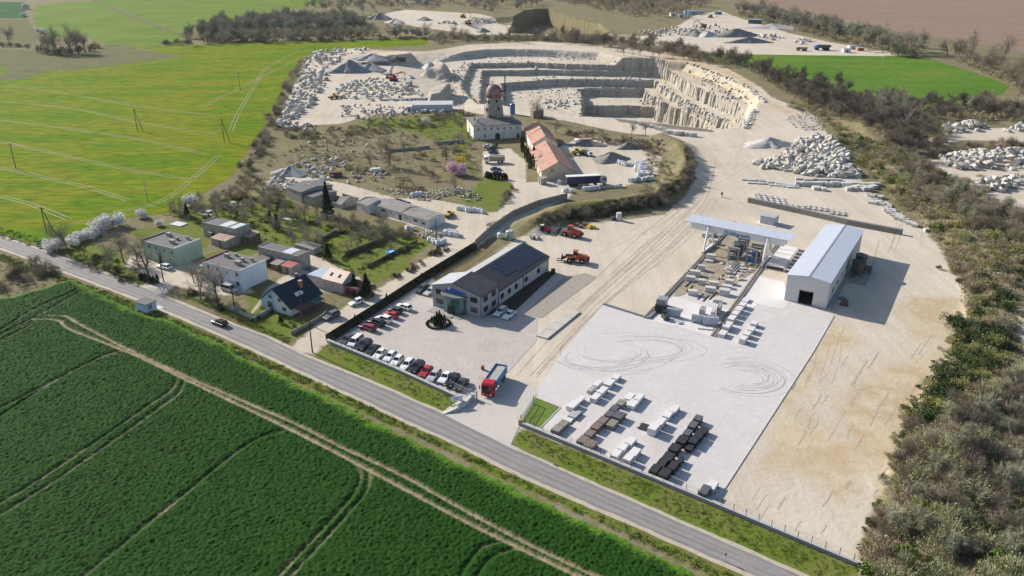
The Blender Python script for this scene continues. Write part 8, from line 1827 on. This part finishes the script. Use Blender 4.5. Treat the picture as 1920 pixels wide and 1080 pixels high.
scrub([(330, 545), (420, 585), (470, 600), (440, 578), (380, 552)], 14, ['dark', 'bramble', 'twig'], .5, 1.0, 'garden_shrub', 'dark shrub along the verge before the white blue house', 'dark shrubs before the white house', 41, 1.2)
scrub([(0, 520), (60, 490), (110, 500), (90, 530), (0, 560)], 14, ['bramble', 'twig'], 1.0, 1.6, 'bare_shrub', 'dark leafless shrub clump at the near left roadside', 'shrub clump at the near left', 42, 1.4)
GT_ = [tree_mesh(80+k, V_bark, (V_twig, V_twigr, V_twigg)[k], h=5, r=.12, n_side=(3, 3), twigs=9, tl=.9, tw=.035) for k in range(3)]
wood([(300, 402), (400, 375), (520, 368), (560, 392), (690, 422), (800, 452), (690, 505), (640, 480), (560, 465), (480, 450), (400, 415)], 52, GT_, .6, 1.15, 'fruit_tree', 'small leafless fruit tree in the allotment gardens', 'tree', 'fruit trees in the gardens', 43, 3.5)
scrub([(300, 405), (400, 378), (520, 370), (560, 392), (690, 422), (800, 452), (640, 488), (560, 466), (480, 450), (400, 418)], 95, ['brown', 'twig', 'dark', 'olive', 'green'], .35, .75, 'garden_shrub', 'small shrub in the allotment gardens', 'garden shrubs', 44, 1.5)
scrub([(620, 408), (700, 425), (780, 440), (770, 452), (690, 440), (620, 425)], 40, ['brown', 'twig'], .6, 1.0, 'bare_shrub', 'reddish brown shrub along the front of the long white shed', 'shrubs before the white shed', 45, 1.2)
scrub([(735, 520), (830, 462), (842, 468), (750, 525)], 26, ['dark', 'bramble'], .45, .7, 'hedge_shrub', 'dark hedge shrub between garden and lane', 'hedge along the lane', 46, .8)
scrub([(640, 560), (690, 530), (700, 545), (670, 570)], 8, ['dark'], .8, 1.2, 'garden_shrub', 'dark evergreen shrub beside the red garage doors', 'shrubs by the red garage', 47, .9)
scrub([(440, 585), (478, 605), (520, 585), (545, 622), (600, 598), (560, 590), (500, 570)], 14, ['dark', 'olive'], .35, .6, 'garden_shrub', 'small shrub in the garden of the dark roofed house', 'shrubs of the corner garden', 48, 1.2)
for k_, (pts_, n_, kinds_) in enumerate((([(395, 380), (470, 372), (555, 392)], 22, ['dark', 'olive']), ([(470, 420), (540, 405), (600, 425)], 18, ['dark', 'bramble']), ([(560, 470), (640, 435), (700, 448)], 20, ['dark', 'twig']), ([(640, 490), (740, 440)], 18, ['dark', 'bramble']), ([(330, 400), (420, 445), (500, 462)], 18, ['twig', 'brown', 'olive']), ([(600, 525), (690, 500), (790, 458)], 22, ['dark', 'olive']))):
    P_ = GP(pts_)
    for q in range(n_):
        x, y, a = along(P_, pathlen(P_)*(q+.5)/n_); shrub('hedge_shrub', CR.choice(SB[CR.choice(kinds_)]), x+CR.uniform(-.6, .6), y+CR.uniform(-.6, .6), CR.uniform(.4, .8), 'shrub in the %s garden hedge' % ('upper', 'middle', 'wall side', 'pool side', 'left hand', 'lane side')[k_], 'shrub', 'garden hedge row %s' % ('at the top', 'in the middle', 'along the wall', 'above the pool', 'at the left', 'towards the lane')[k_])
# conifers
def conifer_shape(seed, h, r, n, leaf):
    r_ = np.random.default_rng(seed); t = r_.random(n)**.75; a = r_.random(n)*6.283; lay = .78+.22*np.sin(t*46)
    rr = r*(1-t)*lay*np.sqrt(r_.random(n)*.6+.4); P = np.stack([rr*np.cos(a), rr*np.sin(a), .5+t*(h-.5)-rr*.25], -1); V, Q = leaf_quads(P, np.full(n, leaf), .9); return V, quads_as_tris(Q)
tk = MB(); tk.tube((0, 0, -.2), (0, 0, 9), .22, .05, 7); tkm = tk.mesh('trunk', V_bark)
V, Fc = conifer_shape(1, 12.5, 3.0, 3200, .30); x, y = G(615, 408)
t = thing('spruce_tree', 'tall dark spruce standing among the sheds', 'tree', (x, y, 0)); link('trunk', tkm, t); link('crown', mesh_np('crown', V, Fc, V_conif), t)
V, Fc = conifer_shape(2, 5.0, 1.7, 1500, .22); cm = mesh_np('crown', V, Fc, V_conif)
for px, py, s, lb in ((615, 487, 1.0, 'dark bushy cypress at the lane corner behind the grey outbuilding'), (351, 405, .9, 'dark conifer left of the covered garden beds'), (508, 420, .9, 'dark conifer in the middle gardens'), (520, 432, 1.0, 'second dark conifer in the middle gardens'), (688, 556, 1.3, 'big dark conifer next to the red garage doors'), (527, 607, .55, 'small rounded dark conifer in the corner garden'), (665, 550, 1.1, 'dark conifer left of the biggest one by the garage')):
    x, y = G(px, py); t = thing('conifer', lb, 'tree', (x, y, 0), px); t.scale = (s, s, s); link('trunk', tkm, t).scale = (.5, .5, .35); link('crown', cm, t)
def column_shape(seed, h, r, n, leaf):
    r_ = np.random.default_rng(seed); t = r_.random(n); a = r_.random(n)*6.283; rr = r*np.minimum(1, (1-t)*2.2)**.7*(.75+.25*r_.random(n)); P = np.stack([rr*np.cos(a), rr*np.sin(a), .05+t*h], -1); V, Q = leaf_quads(P, np.full(n, leaf), .2); return mesh_np('thuja', V, quads_as_tris(Q), V_thuja)
TH = [column_shape(k, 1.7, .36, 260, .12) for k in range(3)]
P = GP([(617, 641), (703, 586), (802, 521), (892, 466)]); Lh = pathlen(P); n = int(Lh/.92)
for k in range(n):
    x, y, a = along(P, Lh*(k+.5)/n); s = CR.uniform(.85, 1.1)*(1.6 if k in (10, 17, 24, 42) else 1)
    o = link('thuja', TH[k % 3], None, (x+.25, y-.25, 0), CR.uniform(0, 6)); o.scale = (CR.uniform(.9, 1.1), 1, s*1.1); tag(o, 'clipped dark thuja in the long hedge between lane and parking lot', 'hedge plant', 'thuja hedge along the lane')
TALL = column_shape(9, 6.2, .85, 900, .2)
for k, (px, py) in enumerate(((980, 285), (986, 296), (990, 304), (994, 316), (999, 312), (979, 277), (1001, 300))):
    x, y = G(px, py); o = link('cypress', TALL, None, (x, y, 0), k); o.scale = (1, 1, .8+.07*(k % 4)); tag(o, 'dark columnar cypress in front of the red roofed barns', 'tree', 'cypresses before the barns')
for k, (px, py) in enumerate(((913, 333), (920, 335), (926, 336), (932, 336), (938, 336), (945, 336), (916, 334), (948, 337))):
    x, y = G(px, py); o = link('cypress', TALL, None, (x, y, 0), k); o.scale = (1.1, 1.1, .42); tag(o, 'squat dark cypress in the clipped row below the blue cars', 'tree', 'clipped cypress row')
for k, (px, py) in enumerate(((264, 525), (268, 526), (274, 528), (283, 531), (289, 532), (296, 530))):
    x, y = G(px, py); o = link('cypress', TALL, None, (x, y, 0), k); o.scale = (.55, .55, .34+.04*(k % 3)); tag(o, 'slim dark cypress by the yard entrance of the green house', 'tree', 'slim cypresses at the entrance')
# round planting bed on the forecourt
cx_, cy_ = G(822, 608)
b = MB(); b.lathe([(3.0, 0), (3.0, .08), (2.6, .10)], 32); o = tag(b.build('planting_bed', m_gravel, None, (cx_, cy_, .036)), 'round gravel planting bed in the middle of the forecourt', 'flower bed')
BALL = bush_mesh('box_ball', 200, V_thuja, .34, .5, 0, 130, .10)
for k in range(30):
    a = 2*math.pi*k/30; o = link('box_ball', BALL, None, (cx_+2.9*math.cos(a), cy_+2.9*math.sin(a), .1), a); tag(o, 'small clipped ball shrub in the ring round the planting bed', 'shrub', 'ring of ball shrubs')
for k in range(11):
    a = k*2.4; r = .35+.17*k; o = link('cypress', TALL, None, (cx_+r*math.cos(a)*.9, cy_+r*math.sin(a)*.9, .1), a); s = (.55, .48, .45, .4, .36, .42, .3, .28, .34, .26, .3)[k]; o.scale = (.46, .46, s*1.1); tag(o, 'slim dark conifer in the round bed on the forecourt', 'tree', 'conifers of the round bed')
# pink tree, forsythia, mill trees
x, y = G(858, 328); t = thing('blossom_tree', 'round pink flowering tree on the mill lawn', 'tree', (x, y, 0)); b = MB(); b.tube((0, 0, -.2), (0, 0, 3), .25, .15, 7); b.build('trunk', V_bark, t); link('crown', bush_mesh('crown', 210, V_pink, 3.4, 5.4, 0, 5200, .2, low=.8), t)
x, y = G(861, 312); shrub('forsythia_bush', bush_mesh('forsythia_bush', 211, V_yell, 2.2, 4.8, 0, 500, .22), x, y, 1.2, 'bright yellow forsythia behind the pink tree', 'bush')
x, y = G(927, 276); shrub('garden_shrub', SB['green'][0], x, y, 1.2, 'yellow green bush before the mill gate', 'bush')
for k, (px, py, s, lb) in enumerate(((731, 312, 1.15, 'tall leafless tree in the middle of the dry slope'), (698, 316, .8, 'thinner leafless tree left of the tall one on the slope'), (758, 292, .6, 'small leafless tree at the old wall on the slope'), (1010, 227, 1.0, 'broad dark leafless tree behind the red barns'), (838, 300, .6, 'grey shrubby tree beside the pole on the mill hill'), (866, 250, .7, 'grey leafless tree left of the mill house'), (1042, 250, .6, 'slim leafless tree behind the barn'), (1185, 252, .6, 'slender leafless tree at the bank top, left'), (1210, 252, .6, 'slender leafless tree at the bank top, right'), (853, 360, .5, 'small leafless tree at the bluish rubble'))):
    x, y, z = GT(px, py); plant('bare_tree', BIG[k % 3], x, y, s*1.1, lb, 'tree', None, z)
scrub([(740, 350), (770, 352), (800, 358), (780, 366), (740, 360)], 10, ['brown', 'olive', 'bramble'], .9, 1.4, 'scrub_shrub', 'brown green shrub behind the bluish rubble heap', 'shrubs behind the rubble', 50, 1.2)
scrub([(940, 372), (960, 350), (968, 356), (945, 388), (920, 398)], 14, ['bramble', 'twig'], .5, .8, 'bramble_bush', 'dark bramble on the edge of the mill lawn by the track', 'brambles by the mill track', 51, 1.2)

grow()
# --- undergrowth and grass as masses nobody could count
def mass(name, polys, parts, m, seed):
    """parts: list of (V, F) prototypes, strewn over the polygons"""
    r = np.random.default_rng(seed); VV, FF, off = [], [], 0
    for poly, n, s0, s1, z in polys:
        for x, y in scatter(area(poly, z), n, seed+n):
            v, f = parts[r.integers(len(parts))]; a = r.random()*6.283; s = s0+(s1-s0)*r.random(); c, q = math.cos(a)*s, math.sin(a)*s
            VV.append(np.stack([v[:, 0]*c-v[:, 1]*q+x, v[:, 0]*q+v[:, 1]*c+y, v[:, 2]*s*(.8+.5*r.random())+float(tz(x, y))-.03], -1)); FF.append(f+off); off += len(v)
    o = link(name, mesh_np(name, np.concatenate(VV), np.concatenate(FF), m)); o['kind'] = 'stuff'; return o
TU = [bush_shape(300+k, .9, .55, 26, 10, .16, .09) for k in range(4)]
TG = [bush_shape(310+k, .8, .4, 16, 26, .12, .08) for k in range(4)]
UB = [bush_shape(320+k, 1.5, 2.0, 150, 30, .18, .09) for k in range(4)]
m_dry = mat('dry_grass_tufts', [(0.204, 0.168, 0.096), (0.300, 0.252, 0.156), (0.240, 0.216, 0.108), (0.156, 0.156, 0.060)], scale=.25, detail=6)
m_vg = mat('verge_grass_tufts', [(.085, .15, .014), (.125, .19, .02), (.15, .17, .035), (.09, .155, .015)], scale=.3, detail=6)
m_ub = mat('undergrowth_brown', [(0.264, 0.216, 0.150), (0.372, 0.312, 0.222), (0.264, 0.246, 0.120), (0.420, 0.360, 0.264)], scale=.22, detail=6)
mass('dry_grass', [([(460, 300), (640, 250), (880, 225), (905, 280), (900, 330), (860, 345), (740, 352), (640, 320), (520, 318)], 900, .5, 1.3, 0), ([(1560, 240), (1760, 330), (1930, 430), (1930, 1080), (1640, 1080), (1700, 820), (1790, 640), (1810, 540), (1740, 430), (1640, 340)], 2900, .5, 1.4, 2), ([(0, 480), (100, 510), (80, 560), (0, 600)], 200, .4, 1, 0), ([(1830, 560), (1930, 560), (1930, 760), (1880, 720)], 300, .4, 1, 3)], TU, m_dry, 5)
mass('verge_grass', [([(592, 650), (616, 646), (866, 752), (838, 772)], 240, .3, .6, 0), ([(964, 826), (978, 804), (1612, 1066), (1560, 1090), (1300, 980)], 700, .3, .6, 0), ([(0, 447), (90, 470), (262, 540), (262, 528), (230, 490), (100, 456), (0, 425)], 420, .4, 1.0, 0), ([(0, 474), (240, 562), (560, 700), (960, 892), (1400, 1090), (1330, 1078), (960, 902), (560, 716), (240, 580), (0, 488)], 1500, .4, .9, 0), ([(340, 552), (540, 645), (545, 636), (420, 580)], 200, .35, .8, 0), ([(300, 402), (520, 370), (690, 425), (810, 455), (690, 530), (560, 465)], 700, .4, .9, 0)], TG, m_vg, 6)
mass('undergrowth', [([(1290, 114), (1400, 132), (1480, 180), (1600, 232), (1700, 290), (1770, 284), (1790, 230), (1990, 228), (1990, 196), (1850, 194), (1700, 206), (1560, 174), (1450, 138)], 700, 1.0, 2.0, 0), ([(1610, 270), (1780, 350), (1930, 440), (1930, 520), (1870, 600), (1830, 640), (1800, 500)], 420, .5, 1.1, 2.5), ([(1640, 1090), (1720, 840), (1850, 740), (1930, 720), (1930, 1090)], 260, .5, 1.1, 3), ([(345, 76), (480, 42), (700, 44), (700, 70), (480, 80)], 300, 2, 4, 0), ([(1380, 28), (1500, 60), (1680, 110), (1740, 106), (1600, 70), (1420, 26)], 260, 2, 3.5, 0), ([(1030, 0), (1200, 36), (1320, 30), (1320, -6), (1030, -6)], 260, 2, 4, 14), ([(820, 76), (1000, 74), (1180, 90), (1280, 110), (1380, 126), (1380, 112), (1240, 92), (1100, 68), (820, 68)], 300, 1.2, 2.2, 22), ([(600, 16), (900, 14), (900, -6), (600, -6)], 160, 2, 3.5, 0), ([(1780, 110), (1990, 150), (1990, 190), (1900, 160)], 200, 1.2, 2.4, 0)], UB, m_ub, 7)
# ------------------------------------------------------------------ haze: thin spring air, one closed box of even density
b = MB(); b.box(-1500, 1500, -60, 1750, -40, 92)
hz = b.build('haze'); hz['kind'] = 'stuff'
hm = bpy.data.materials.new('haze_air'); hm.use_nodes = True; hn = hm.node_tree; hn.nodes.clear()
pv_ = hn.nodes.new('ShaderNodeVolumePrincipled'); pv_.inputs['Color'].default_value = (.80, .86, .95, 1); pv_.inputs['Density'].default_value = .000028; pv_.inputs['Anisotropy'].default_value = .2
ho = hn.nodes.new('ShaderNodeOutputMaterial'); hn.links.new(pv_.outputs[0], ho.inputs['Volume'])
hz.data.materials.append(hm)
